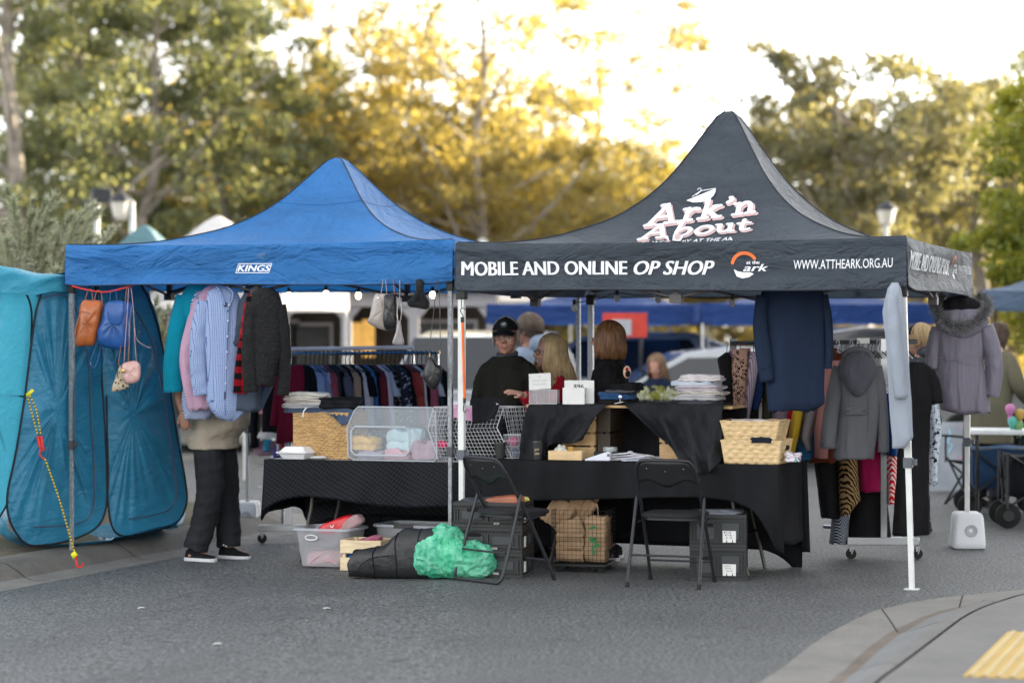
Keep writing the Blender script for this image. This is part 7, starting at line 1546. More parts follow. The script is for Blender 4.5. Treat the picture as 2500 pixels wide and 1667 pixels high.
garment('long_cardigan', 'long pale grey cardigan hanging on the front right leg', 'cardigan', 14.38, [(690, 2176, 2192, .03), (704, 2166, 2198, .05), (760, 2156, 2208, .06), (850, 2164, 2214, .06), (960, 2172, 2222, .065), (1068, 2178, 2230, .065), (1093, 2180, 2206, .05)], CARD_, [[(2172, 720, 26, .035, -.06), (2176, 800, 30, .04, -.08), (2184, 890, 32, .04, -.09), (2196, 970, 30, .035, -.09)]], 13, .022, CR2)
garment('black_dress', 'long black dress with ruffled sleeve behind the front right leg', 'dress', 15.6, [(884, 2222, 2256, .03), (897, 2206, 2276, .05), (960, 2200, 2280, .07), (1020, 2198, 2270, .07), (1150, 2190, 2268, .09), (1304, 2180, 2270, .11)], BLKD, [[(2268, 905, 26, .05), (2280, 940, 36, .055), (2288, 985, 30, .05)]], 14, .03, CR2, hang=850)
FURM = leafmat('fur', (.05, .05, .055), (.36, .36, .37), (.3, .3, .3), .2)
def parkahood(o, Y):
    rng = random.Random(4); m2 = MB(); path = smooth_pts([at(*p, Y) + V((0, dy, 0)) for p, dy in (((2296, 724), .02), ((2282, 746), -.06), ((2292, 776), -.13), ((2328, 800), -.17), ((2362, 790), -.15), ((2392, 768), -.12), ((2404, 745), -.06), ((2394, 724), .02))], 12)
    for p in path:
        for k in range(60):
            d = rdir(rng); b0 = p + d * .018; e = p + (d + V((0, -.2, -.12))).normalized() * rng.uniform(.045, .085); s_ = d.cross(rdir(rng)).normalized() * .0035
            m2.add([b0 - s_, b0 + s_, e], [(0, 1, 2)])
    m2.build('fur_trim', FURM, o, smooth=False)
    m2 = MB(); m2.tube(path, .03, 8); m2.build('trim_core', M('fur_core', (.06, .06, .065), .95), o)
    m2 = MB(); m2.ell(at(2342, 786, Y) + V((0, -.09, 0)), .20, .075, .125, 26, 18, fn=lambda q: V((q.x * (1 - .3 * max(0, -q.z / .125)), q.y + .01 * noise.noise(V((q.x * 20, q.z * 8, 1))), q.z))); m2.build('hood', PARK, o)
    m2 = MB(); m2.ell(at(2340, 752, Y) + V((0, -.075, 0)), .15, .07, .09, 20, 14); m2.build('hood_lining', BLK, o)
garment('parka', 'mauve grey parka with fur trimmed hood at the back right corner', 'coat', 16.9, [(716, 2322, 2360, .05), (745, 2300, 2388, .08), (790, 2284, 2404, .11), (868, 2284, 2402, .11), (880, 2286, 2400, .10), (960, 2290, 2412, .12), (1000, 2296, 2416, .12), (1008, 2330, 2416, .11)], PARK, [[(2290, 800, 34, .06), (2278, 850, 34, .06), (2274, 900, 30, .055)], [(2402, 795, 42, .065, -.03), (2418, 850, 44, .065, -.04), (2424, 910, 42, .06, -.05), (2418, 968, 36, .05, -.05)]], 15, .02, CR2, extra=multi(parkahood, seams([[(2286, 872), (2330, 880), (2400, 892)], [(2326, 830), (2330, 900), (2336, 1000)], [(2380, 830), (2384, 900), (2376, 1000)], [(2400, 955), (2418, 958), (2434, 952)]], PARK, .004, -.128)))
# right rack
RK = M('rack_chrome', 'a9abae', .25, .05, metal=1, bst=0)
def caster(root, P, mat=TYRE):
    mb = MB(); mb.lathe([(.0, -.014), (.036, -.014), (.038, -.008), (.038, .008), (.036, .014), (0, .014)], P + V((0, 0, .039)), 18, 'Y'); w_ = mb.build('caster', mat, root); mb = MB(); mb.box(P.x - .014, P.x + .014, P.y - .022, P.y + .022, P.z + .055, P.z + .09); mb.tube([P + V((0, -.02, .039)), P + V((.01, -.02, .075))], .008, 6); mb.build('caster_bracket', RK, w_)
Yk = 16.4; rk = thing('clothes_rack', 'chrome clothes rack on casters standing behind the dark gazebo front leg', 'clothes rack', at(2150, 1345, Yk) * 1.0); rk.location.z = 0
mb = MB(); mb.tube([at(1782, 838, Yk + .1), at(2240, 834, Yk)], .016, 8); mb.build('rail', RK, rk)
for px, yy in ((2157, Yk), (1790, Yk + .25)):
    a = at(px, 826, yy); mb = MB(); mb.box(a.x - .024, a.x + .024, yy - .02, yy + .02, .14, a.z); mb.build('upright', RK, rk, bevel=.003)
mb = MB(); a, b_ = at(2068, 1322, Yk), at(2244, 1318, Yk); mb.obox((a + b_) / 2, (b_ - a).length, .05, .055, -.03); mb.build('foot_beam', RK, rk, bevel=.004)
mb = MB(); mb.tube([at(2012, 1285, Yk + .4), at(2158, 1296, Yk)], .014, 8); mb.build('lower_rail', RK, rk)
for px, yy in ((2078, Yk), (2240, Yk)): P = at(px, 1300, yy); P.z = 0; caster(rk, P)
RGp = 'clothes on the right rack'; FLO = patterned('floral_white', 'floral', 'c9c6c4', 'b5232f', '2b4a2f', 22); FLOB = patterned('floral_bw', 'floral', 'b9c2cc', '1f2430', '3a4350', 40); ZEB = patterned('zebra', 'zebra', '8f7450', '1b140e', freq=16); CHV2 = patterned('chevron', 'chevron', '868c98', '14161c', freq=42); LEO2 = patterned('leopard_cloth', 'leopard', 'a08070', '1a1210', freq=38); REDW = patterned('red_white', 'zebra', 'c4151d', 'd8cccc', freq=16); STRP = patterned('stripe_pale', 'stripes', '9c8f9c', '6a5f6c', freq=60, width=.4)
def rg(nm, lab, cat, dY, rows, mat, seed, sl=(), f=.018, hang=None): return garment(nm, lab, cat, Yk + dY, rows, mat, sl, seed, f, RGp, hang=hang, n=30)
rg('black_singlet', 'black top at the left end of the right rack', 'top', -.18, [(860, 1772, 1778, .05), (875, 1752, 1785, .1), (930, 1760, 1788, .12), (1100, 1764, 1790, .12)], BLKD, 21, hang=838)
rg('mauve_skirt', 'mauve skirt beside the leopard dress on the right rack', 'skirt', -.16, [(856, 1780, 1795, .05), (960, 1776, 1796, .08), (1100, 1770, 1800, .1)], fabric('79608a', 'mauve'), 22)
rg('leopard_dress', 'leopard print dress near the left end of the right rack', 'dress', -.22, [(852, 1788, 1826, .04), (900, 1784, 1826, .07), (1000, 1784, 1818, .09), (1120, 1782, 1812, .1)], LEO2, 23, hang=838)
rg('pink_print', 'pink printed garment right of the leopard dress', 'dress', -.12, [(850, 1808, 1832, .04), (960, 1806, 1830, .08), (1110, 1800, 1826, .1)], patterned('pink_floral', 'floral', 'a86f72', '6a3a3c', '3b2a2c', 26), 24)
rg('striped_top', 'pale striped top slanting beside the black rack clothes', 'top', -.2, [(858, 1830, 1850, .04), (880, 1822, 1856, .07), (980, 1812, 1836, .08), (1090, 1800, 1818, .08)], STRP, 25, hang=838)
rg('black_trousers', 'black trousers left of the navy coat on the rack', 'trousers', -.1, [(870, 1830, 1856, .05), (980, 1822, 1852, .08), (1120, 1800, 1850, .1)], BLKD, 26)
rg('navy_jumper', 'navy top peeking out left of the navy coat', 'top', -.16, [(884, 1838, 1862, .05), (960, 1832, 1862, .07), (1000, 1832, 1850, .07)], fabric('1d2c52', 'navy_knit'), 27)
rg('floral_dress', 'white dress with red flowers between the table and the navy coat', 'dress', -.04, [(930, 1846, 1872, .05), (1010, 1840, 1876, .08), (1110, 1836, 1876, .09)], FLO, 28)
rg('olive_knit', 'olive knitted garment below the navy coat sleeve', 'cardigan', -.08, [(930, 1862, 1884, .05), (1040, 1856, 1882, .08), (1110, 1854, 1880, .09)], fabric('3c3d30', 'olive_knit'), 29)
rg('lilac_top', 'lilac top below the hem of the navy coat', 'top', .02, [(940, 1880, 1930, .05), (1060, 1876, 1934, .08), (1110, 1880, 1930, .09)], fabric('9a8d9c', 'lilac'), 30)
rg('red_jumper', 'red top just left of the yellow one on the right rack', 'top', -.12, [(940, 1930, 1955, .05), (1010, 1922, 1952, .08), (1070, 1918, 1938, .09)], fabric('a3131e', 'red_knit'), 31)
rg('yellow_top', 'mustard yellow top curving down beside the straw baskets', 'top', -.24, [(900, 1950, 1985, .05), (1000, 1938, 1962, .08), (1060, 1926, 1950, .09), (1102, 1918, 1940, .08)], fabric((.55, .36, .03), 'yellow_knit'), 32)
rg('grey_knit', 'light grey knit between the yellow and pink tops', 'jumper', -.18, [(900, 1965, 2008, .05), (1000, 1958, 1996, .08), (1070, 1952, 1980, .09), (1098, 1966, 1980, .08)], fabric('8b8486', 'grey_knit'), 33)
rg('steel_blue_top', 'steel blue top under the light grey knit', 'top', -.12, [(960, 1960, 2012, .05), (1080, 1944, 1996, .08), (1122, 1940, 1990, .1)], fabric('2c5a80', 'steel_blue'), 34)
rg('pink_coat', 'dusty pink coat beside the charcoal hooded coat', 'coat', -.28, [(880, 2018, 2052, .05), (960, 2004, 2040, .08), (1050, 1988, 2024, .09), (1118, 1990, 2020, .08)], fabric('a3726e', 'dusty_pink'), 35)
rg('rust_jacket', 'rust brown jacket behind the charcoal hooded coat', 'jacket', -.16, [(862, 2050, 2084, .05), (885, 2024, 2086, .08), (1000, 2020, 2060, .09), (1128, 1976, 2040, .1)], fabric('5a2c1c', 'rust'), 36, hang=838)
rg('black_skirt', 'long black skirt below the rust jacket', 'skirt', .04, [(1000, 1990, 2050, .05), (1120, 1986, 2046, .1), (1262, 2006, 2048, .11)], BLKD, 37)
rg('zebra_dress', 'tan zebra print dress below the charcoal hooded coat', 'dress', -.02, [(1000, 2050, 2096, .05), (1120, 2046, 2092, .1), (1220, 2048, 2100, .11), (1256, 2050, 2066, .11)], ZEB, 38)
rg('chevron_skirt', 'grey chevron striped skirt lowest on the right rack', 'skirt', .10, [(1150, 2040, 2070, .05), (1240, 2034, 2072, .1), (1325, 2026, 2068, .12)], CHV2, 39)
rg('magenta_dress', 'deep magenta dress right of the zebra print', 'dress', .04, [(1000, 2094, 2150, .05), (1120, 2092, 2150, .1), (1198, 2096, 2150, .11)], fabric('7c0f3c', 'magenta'), 40)
rg('black_maxi', 'black maxi dress hanging behind the magenta dress', 'dress', .14, [(900, 2090, 2152, .05), (1120, 2088, 2154, .1), (1312, 2070, 2176, .12)], BLKD, 41)
rg('cobalt_dress', 'cobalt blue dress behind the front right gazebo leg', 'dress', -.1, [(960, 2164, 2180, .05), (1040, 2162, 2188, .08), (1110, 2166, 2190, .1)], fabric('123c78', 'cobalt'), 42)
rg('red_white_dress', 'red and white patterned dress between rack upright and white leg', 'dress', .0, [(1000, 2166, 2182, .05), (1120, 2166, 2190, .08), (1230, 2168, 2184, .1)], REDW, 43)
rg('floral_maxi', 'black and white floral dress right of the black dress', 'dress', -.02, [(950, 2268, 2290, .05), (1050, 2270, 2296, .08), (1180, 2262, 2286, .1)], FLOB, 44)
rg('brown_garment', 'brown garment behind the navy coat on the right rack', 'jumper', .05, [(850, 2020, 2050, .04), (940, 2018, 2052, .08), (1000, 2020, 2050, .09)], fabric('54362a', 'brown'), 45, hang=838)
for i in range(22):
    px = 2046 + i * 8.2; mb = MB(); a = at(px, 836, Yk - .01); mb.tube(smooth_pts([a + V((-.012, 0, -.006)), a + V((-.008, 0, .014)), a + V((.008, 0, .014)), a + V((.008, 0, -.01)), a + V((0, 0, -.04)), a + V((.0, 0, -.06))], 3), .0022, 5); mb.tube([a + V((-.03, .12, -.11)), a + V((0, 0, -.06)), a + V((.03, -.12, -.11))], .005, 5)
    o = mb.build('hanger', HK if i % 4 else HW); tag(o, ['black wire hanger hook on the right rack rail', 'white hanger hook on the right rack rail'][0 if i % 4 else 1], 'hanger', 'hangers on the right rack rail' if i % 4 else 'white hangers on the right rack rail')
mb = MB(); a = at(2116, 832, Yk - .03); mb.box(a.x - .07, a.x + .02, a.y - .004, a.y, a.z - .02, a.z + .02); tag(mb.build('size_card', CARD), 'white size card on the right rack rail', 'card')

# long clothes rack at the left, seen over the table
Yq = 18.3; lk = thing('clothes_rack', 'long double railed chrome clothes rack behind the left table', 'clothes rack', V((X(650, Yq), Yq, gz(-2))))
mb = MB(); mb.tube([at(704, 852, Yq + .35), at(1010, 848, Yq + .35)], .016, 8); mb.build('top_rail', M('rack_white', 'cfd0d3', .4), lk)
mb = MB(); mb.tube([at(702, 864, Yq), at(1072, 861, Yq)], .015, 8); mb.build('rail', RK, lk)
for px, yy in ((706, Yq), (1068, Yq), (1008, Yq + .35), (700, Yq + .35)): a = at(px, 858, yy); mb = MB(); mb.tube([V((a.x, yy, gz(a.x) + .1)), V((a.x, yy, a.z))], .014, 8); mb.build('upright', RK, lk)
mb = MB(); a, b_ = at(632, 1290, Yq), at(745, 1287, Yq); mb.obox((a + b_) / 2, (b_ - a).length, .05, .055); mb.build('foot_beam', RK, lk, bevel=.004)
P = at(640, 1300, Yq); P.z = gz(P.x) + .0; caster(lk, P); mb = MB(); a = at(704, 1270, Yq); mb.box(a.x - .03, a.x + .03, Yq - .02, Yq + .02, gz(a.x) + .1, .55); mb.build('upright', RK, lk)
def rackgarment(i, px, mat, lab, yaw, drop, w_=.42, wide=1, longs=True):
    rng = random.Random(i * 7 + 1); top = at(px, 862, Yq); g = MB(Matrix.Translation(top) @ Matrix.Rotation(-yaw, 4, 'Z')); n = 24; rs = []
    for z, hw, d in ((-.095, .045, .03), (-.11, .075, .035), (-.13, .115, .04), (-.155, .155, .05), (-.20, .185, .055), (-.27, .185, .06), (-.5, .19, .065), (-drop, .20, .07)):
        hw *= w_ / .42; rs.append([(cos(a) * hw + .006 * noise.noise(V((a * 2, z * 6, i))), sin(a) * d + .014 * noise.noise(V((cos(a) * 5 + i, z * 3, i))), z + .01 * sin(a * 3 + i) * (z <= -drop)) for a in [2 * pi * k / n for k in range(n)]])
    g.rings(rs)
    for s_ in (-1, 1):
        q = []
        sl = min(drop - .05, .58) if longs else .34
        for f in range(8):
            u = f / 7; c = V((s_ * (.160 + .06 * u) * w_ / .42, -.01 * u, -.185 - (sl - .185) * u)); rr = .048 - .012 * u
            q.append([c + V((cos(a) * rr * .8, sin(a) * rr + .006 * noise.noise(V((a * 2, f, i))), .0)) for a in [2 * pi * k / 12 for k in range(12)]])
        g.rings(q)
    o = g.build('rack_garment', mat, origin=top, autos=0); tag(o, lab, 'top', 'tops on the long left rack')
    h = MB(Matrix.Translation(top) @ Matrix.Rotation(-yaw, 4, 'Z')); h.tube(smooth_pts([(-.018, 0, -.008), (-.014, 0, .014), (.008, 0, .016), (.014, 0, -.006), (0, 0, -.035), (0, 0, -.10)], 3), .004, 5); h.tube([(-.16, 0, -.150), (-.03, 0, -.095), (.03, 0, -.095), (.16, 0, -.150)], .008, 6); h.build('hanger', HK, o); return o
cols = [('maroon', '6d1a30', 'maroon panelled'), ('ink', '14151a', 'black'), ('sky', '7d93bb', 'pale blue'), ('dblue', '5f7499', 'dusty blue'), ('prt', 'p', 'blue printed'), ('rose', '84414f', 'rose'), ('gph', '2f3238', 'graphite'), ('blk2', '0e0f12', 'jet black'), ('slate', '4c5062', 'slate'), ('blk3', '101013', 'soot black'), ('beige', '8d7a6a', 'beige'), ('blk4', '0c0d10', 'coal black'), ('ltg', 'a9abba', 'light grey'), ('blk5', '101116', 'faded black'), ('denim', '2f5d92', 'denim blue'), ('blk6', '111113', 'matt black'), ('wine', '571f2b', 'wine'), ('lav', 'a7a3b8', 'lavender'), ('ice', '8f9bb0', 'ice grey'), ('bfl', 'q', 'black floral'), ('char', '26282e', 'charcoal'), ('nfl', 'r', 'navy floral'), ('blk7', '0f1012', 'deep black'), ('brick', '7a2f30', 'brick red'), ('rst', '843c38', 'rust red'), ('wht', 'a8a6b2', 'off white'), ('blk8', '0e0e12', 'dull black'), ('pkr', '8c4a5c', 'dark pink'), ('wh2', '9ba1b0', 'cool white'), ('tealk', '1d3a42', 'dark teal'), ('blk9', '121214', 'ash black')]
for i, (nm, c, w_) in enumerate(cols):
    px = 735 + i * (1062 - 735) / (len(cols) - 1) - (6 if i == 0 else 0)
    mat = patterned('p_' + nm, 'floral', *{'p': ('7d8cb5', 'b6612c', 'c9c2c0', 30), 'q': ('0e0f13', '6a6f7a', '23262e', 26), 'r': ('151b2c', '8d93a3', '3a4360', 30)}[c]) if len(c) == 1 else fabric(c, 'rk_' + nm)
    prev = cols[i - 1][2] if i else None; nxt = cols[i + 1][2] if i < len(cols) - 1 else None
    lab = '%s top on the long left rack' % w_ + ((', between %s and %s ones' % (prev, nxt)) if prev and nxt else (', first and most frontal' if not prev else ', last before the middle legs'))
    rackgarment(i, px, mat, lab, R(22) if i == 0 else R(44 + (i * 37 % 11)), random.Random(i).uniform(.58, .74), wide=1, longs=i % 5 != 3)
# second low rack with mixed clothes at the far left gap
Yz = 19.6; l2 = thing('clothes_rack', 'low rack with pink and black clothes left of the seagrass basket', 'clothes rack', V((X(650, Yz), Yz, gz(-2))))
mb = MB(); mb.tube([at(585, 905, Yz), at(712, 900, Yz)], .014, 8); mb.build('rail', RK, l2); mb = MB(); mb.tube([at(690, 880, Yz), V((X(690, Yz), Yz, gz(-2)))], .014, 8); mb.build('upright', RK, l2)
for q in ((628, 1135, 722, 1140), (628, 1190, 722, 1196)): mb = MB(); mb.tube([at(q[0], q[1], Yz), at(q[2], q[3], Yz)], .01, 6); mb.build('shelf_rail', RK, l2)
L2 = 'mixed clothes on the low left rack'
for i, (y0, y1, xa, xb, c, lab) in enumerate([(930, 1090, 612, 634, '17181c', 'black garment at the left of the low rack'), (940, 1010, 632, 662, 'b9808f', 'pink top on the low rack beside the seagrass basket'), (905, 1060, 640, 690, '121216', 'black top with pale fringe on the low rack'), (1055, 1068, 628, 692, 'b7b2ae', 'pale fringe below the black top on the low rack'), (1075, 1110, 618, 690, '8a6f7d', 'mixed print bundle low on the left rack'), (920, 1110, 676, 690, 'b4b0ba', 'thin white garment on the low rack'), (905, 1110, 688, 704, '8b1a26', 'dark red garment at the right of the low rack'), (980, 1120, 698, 712, 'c2c0c8', 'white and red striped garment touching the seagrass basket'), (1072, 1100, 640, 668, '3a8fb0', 'turquoise print low on the left rack'), (1090, 1150, 668, 684, '4b3f8a', 'violet scarf dangling low on the left rack')]):
    garment('rack_clothing', lab, 'clothing', Yz - .05 * (i % 4), [(y0, xa + 4, xb - 4, .03), (y0 + 10, xa, xb, .06), (y1, xa, xb, .08)], fabric(c), (), 60 + i, .02, L2, n=24)
# string lights
def bulb(P, lit, lab, grp):
    r = thing('string_bulb', lab, 'light bulb', P, 0, grp); mb = MB(); mb.tube([P + V((0, 0, .0)), P + V((0, 0, .04))], .014, 10); mb.build('socket', HK, r)
    mb = MB(); mb.ell(P + V((0, 0, -.026)), .024, .024, .030, 14, 10); mb.build('bulb', M('bulb_lit', 'ffd9a0', .3, .02, emit=3.0) if lit else M('bulb_off', 'd9d6d6', .2, .02, alpha=.75), r)
cordm = M('cord_black', '141416', .6)
def stringlights(pts, Y, lit, lab, lab2, grp):
    mb = MB(); q = []
    for i in range(len(pts) - 1):
        a, b_ = pts[i], pts[i + 1]; q += [(a[0], a[1]), ((a[0] + b_[0]) / 2, (a[1] + b_[1]) / 2 + 5)]
    q.append(pts[-1]); mb.tube([at(px, py - 13, Y) for px, py in smooth_xy(q)], .0035, 5); tag(mb.build('light_cord', cordm), lab, 'cord')
    for px, py in pts: bulb(at(px, py - 8, Y), lit, lab2, grp)
stringlights([(705, 722), (796, 718), (875, 722), (1056, 720)], 18.6, True, 'black light cord across the back of the blue gazebo', 'warm glowing bulb under the back of the blue gazebo', 'lit bulbs in the blue gazebo')
stringlights([(1402, 752), (1506, 728), (1607, 731), (1788, 740), (2098, 712)], 17.6, False, 'black light cord across the back of the dark gazebo', 'unlit round bulb under the back of the dark gazebo', 'unlit bulbs in the dark gazebo')
# ============================================================ PEOPLE
def skinmat(n, c): return M(n, c, .5, .1, 14, 90, .15, .002, spec=.35)
LIP = M('lips', (.33, .14, .11), .4, .05); EYE = M('eye_dark', (.03, .025, .02), .15); EYW = M('eye_white', (.55, .53, .5), .3); TEETH = M('teeth', (.7, .68, .62), .3)
def fingers(mb, W, d, n, curl=.35, spread=.12, side=1, k=1.0):
    d = V(d).normalized(); n = V(n).normalized(); s = n.cross(d).normalized() * side
    mb.ell(W + d * .048 * k, .040 * k, .048 * k, .015 * k, 12, 8, rot=Matrix((s, d, n)).transposed())
    mb.ell(W + d * .022 * k, .030 * k, .034 * k, .017 * k, 12, 8, rot=Matrix((s, d, n)).transposed())
    for i, (L_, o) in enumerate(((.066, -.029), (.076, -.010), (.072, .010), (.056, .028))):
        b = W + d * (.084 - .004 * abs(i - 1.3)) * k + s * o * k; a = spread * (i - 1.5); v = (d * cos(a) + s * sin(a)); c = curl * (1 + .18 * i); p = [b - v * .012, b]; q = V(b); u = V(v)
        for f, seg in enumerate((.45, .32, .25)):
            u = (u * cos(c * (.5 + .4 * f)) - n * sin(c * (.5 + .4 * f))).normalized(); q = q + u * L_ * seg * k; p.append(q)
        mb.tube(p, [.0095 * k, .0095 * k, .0088 * k, .008 * k, .0065 * k], 8)
    b = W + d * .025 * k - s * .026 * k; mb.tube([b, b - s * .022 * k + d * .02 * k - n * .006, b - s * .034 * k + d * .045 * k - n * .012, b - s * .036 * k + d * .066 * k - n * .016], [.014 * k, .0115 * k, .0105 * k, .008 * k], 8)
def rotm(yaw, pitch=0, roll=0): return Matrix.Rotation(yaw, 4, 'Z') @ Matrix.Rotation(pitch, 4, 'X') @ Matrix.Rotation(roll, 4, 'Y')
class Person:
    def __init__(s, label, px, Y, face, k, skin, group=None, z=0, head=(0, 0, 0), lean=0, belly=0, wide=1.0, headlift=0, hk=1.0):
        x = X(px, Y); s.g = gz(x); s.root = thing('person', label, 'person', (x, Y, s.g + z), -math.atan2(face[0], face[1]), group); s.k = k; s.skin = skin; s.w = wide; s.belly = belly
        s.R = Matrix.Translation(s.root.location) @ Matrix.Rotation(s.root.rotation_euler[2], 4, 'Z') @ Matrix.Scale(k, 4)
        s.lean = lean; s.hm = Matrix.Translation((0, .02 + lean * .75, 1.585 + headlift)) @ rotm(*head) @ Matrix.Scale(hk, 4); s.arms = {}; s.legs = [((-.095, 0, .93), (-.105, .03, .50), (-.11, 0, .085)), ((.095, 0, .93), (.105, .03, .50), (.11, 0, .085))]
    def toW(s, p): return s.R @ V(p)
    def local(s, P): return s.R.inverted() @ V(P)
    def torso(s, mb, e, z0=.86, z1=1.47, hem=0):
        w_ = s.w; bl = s.belly
        T = [(.84, .150, .105, 0), (.92, .168, .125, -.01), (1.0, .165, .12 + bl * .6, bl * .4), (1.08, .155, .112 + bl, bl * .6), (1.18, .165, .112 + bl * .6, bl * .4), (1.28, .180, .118, .0), (1.345, .178, .112, -.005), (1.385, .155, .095, -.01), (1.42, .122, .08, -.012), (1.45, .09, .068, -.01), (1.485, .066, .06, -.005)]
        rs = []; n = 28
        for z, rx, ry, oy in T:
            if z < z0 or z > z1: continue
            ly = s.lean * max(0, z - .95) / .6
            ee = e + hem * max(0, (1.1 - z)) 
            rs.append([(cos(a) * (rx * w_ + ee), sin(a) * (ry + ee) + oy + ly, z) for a in [2 * pi * k / n for k in range(n)]])
        mb.rings(rs)
    def limb(s, mb, pts, rr, e): 
        q = smooth_pts(pts, 5); n = len(q) - 1; r = [interp([(i / (len(rr) - 1), v) for i, v in enumerate(rr)], j / n) + e for j in range(n + 1)]; mb.tube(q, r, 14)
    def armpts(s, side):
        sx = .115 * s.w * side; ly = s.lean * .75
        d = s.arms.get(side) or ((side * (.235 * s.w), -.02 + ly * .6, 1.12), (side * .24 * s.w, .06 + ly * .6, .87)); return [(sx, -.005 + ly, 1.365), (sx * 1.52, -.005 + ly, 1.305), tuple(d[0]), tuple(d[1])]
    def build(s, vox=.0065, hand=None, curl=.5, smile=False, shoes=True):
        mb = MB(s.R); s.torso(mb, -.008)
        for sd_ in (-1, 1):
            a = s.armpts(sd_); s.limb(mb, a, [.042, .050, .044, .040, .034, .027], -.002)
            W = V(a[3]); fd = (W - V(a[2])).normalized(); h = (hand or {}).get(sd_)
            if h: fingers(mb, W + fd * .0, h[0], h[1], h[2], h[3], sd_)
            else: fingers(mb, W, fd, V((sd_, 0, 0)) if abs(fd.z) > .5 else V((0, 0, 1)), curl, .05, sd_)
            l = s.legs[0 if sd_ < 0 else 1]; s.limb(mb, l, [.088, .075, .056, .05, .036], 0); A_ = V(l[2]); fd = V((sd_ * .12, 1, 0)).normalized(); mb.tube([A_ + V((0, -.05, -.045)), A_ + fd * .06 + V((0, 0, -.045)), A_ + fd * .16 + V((0, 0, -.06))], [.034, .038, .022], 10)
        H = s.hm; old = mb.mx; mb.mx = s.R @ H
        mb.ell((0, -.012, .030), .077, .096, .088, 20, 14); mb.ell((0, .018, -.03), .064, .072, .075, 18, 12); mb.ell((0, .036, -.066), .046, .048, .042, 14, 10); mb.ell((0, .066, -.090), .022, .018, .016, 12, 8)
        mb.tube([(0, .082, .022), (0, .100, -.004), (0, .112, -.024)], [.009, .0105, .0125], 10); mb.ell((-.011, .099, -.028), .009, .010, .007, 8, 6); mb.ell((.011, .099, -.028), .009, .010, .007, 8, 6)
        for q in (-1, 1):
            mb.ell((q * .036, .058, -.028), .026, .026, .024, 12, 8); mb.ell((q * .030, .077, .027), .026, .011, .009, 12, 8, rot=Matrix.Rotation(-q * .25, 3, 'Z')); mb.ell((q * .079, -.008, -.006), .010, .019, .031, 10, 8, rot=Matrix.Rotation(q * .3, 3, 'Z'))
            mb.ell((q * .031, .072, .006), .014, .012, .009, 10, 8)
        mb.ell((0, .083, -.053), .023, .011, .0055, 14, 8); mb.ell((0, .081, -.064), .020, .011, .0065, 14, 8); mb.mx = s.R
        hc = H @ V((0, -.02, -.06)); mb.tube([(0, -.012 + s.lean * .7, 1.44), lerp(V((0, -.012 + s.lean * .7, 1.44)), hc, .6), hc], [.066, .056, .055], 16)
        o = mb.build('body', [s.skin, LIP, EYE, EYW, TEETH], s.root, remesh=vox, smit=2)
        hi = (Matrix.Scale(s.k, 4) @ H).inverted(); me = o.data
        for p in me.polygons:
            c = hi @ p.center
            if c.y > .055 and abs(c.x) < .05 and -.07 < c.z < .02:
                if abs(c.x) < .021 and -.0705 < c.z < -.049: p.material_index = 1 if not (smile and abs(c.z + .058) < .006 and abs(c.x) < .018) else 4
                for q in (-1, 1):
                    r2 = ((c.x - q * .031) / .012) ** 2 + ((c.z - .006) / .006) ** 2
                    if r2 < 1 and c.y > .06: p.material_index = 2 if abs(c.x - q * .031) < .006 else 3
        s.body = o; return o
    def cloth(s, nm, mat, sleeves=2, e=.014, z0=.9, z1=1.47, hem=.03, vox=.008, seed=1, sl_len=1.0, wr=.006, par=None):
        mb = MB(s.R); s.torso(mb, e, z0, z1, hem)
        if sleeves:
            for sd_ in (-1, 1):
                a = s.armpts(sd_); 
                if sl_len < 1: a = [a[0], a[1], tuple(lerp(V(a[1]), V(a[2]), .8))] if sl_len < .5 else a
                if sl_len >= 1: a[3] = tuple(lerp(V(a[2]), V(a[3]), .93))
                s.limb(mb, a, [.046, .056, .055, .05, .044, .038] if len(a) == 4 else [.046, .062, .064], e * .7)
        o = mb.build(nm, mat, s.root, remesh=vox, smit=9)
        nn = [V(v.normal) for v in o.data.vertices]
        for v, n_ in zip(o.data.vertices, nn):
            p = v.co / s.k; v.co = v.co + n_ * (wr * 1.6 * noise.noise(V((p.x * 9 + seed, p.y * 9, p.z * 14))) + wr * .8 * noise.noise(V((p.x * 24, p.y * 24 + seed, p.z * 34))))
        return o
    def trousers(s, mat, e=.022, vox=.009, seed=2, z0=.09, top=1.0, wr=.008):
        mb = MB(s.R); s.torso(mb, .012, .8, top, 0)
        for l in s.legs: l = list(l); l[2] = (l[2][0], l[2][1], z0); s.limb(mb, l, [.066, .080, .064, .061, .055], e)
        o = mb.build('trousers', mat, s.root, remesh=vox, smit=3)
        nn = [V(v.normal) for v in o.data.vertices]
        for v, n_ in zip(o.data.vertices, nn):
            p = v.co / s.k; f = 1 + 1.2 * max(0, .5 - p.z); v.co = v.co + n_ * (wr * f * 1.5 * noise.noise(V((p.x * 9, p.y * 9 + seed, p.z * 16))) + wr * .6 * noise.noise(V((p.x * 22, p.y * 22 + seed, p.z * 40))))
        return o
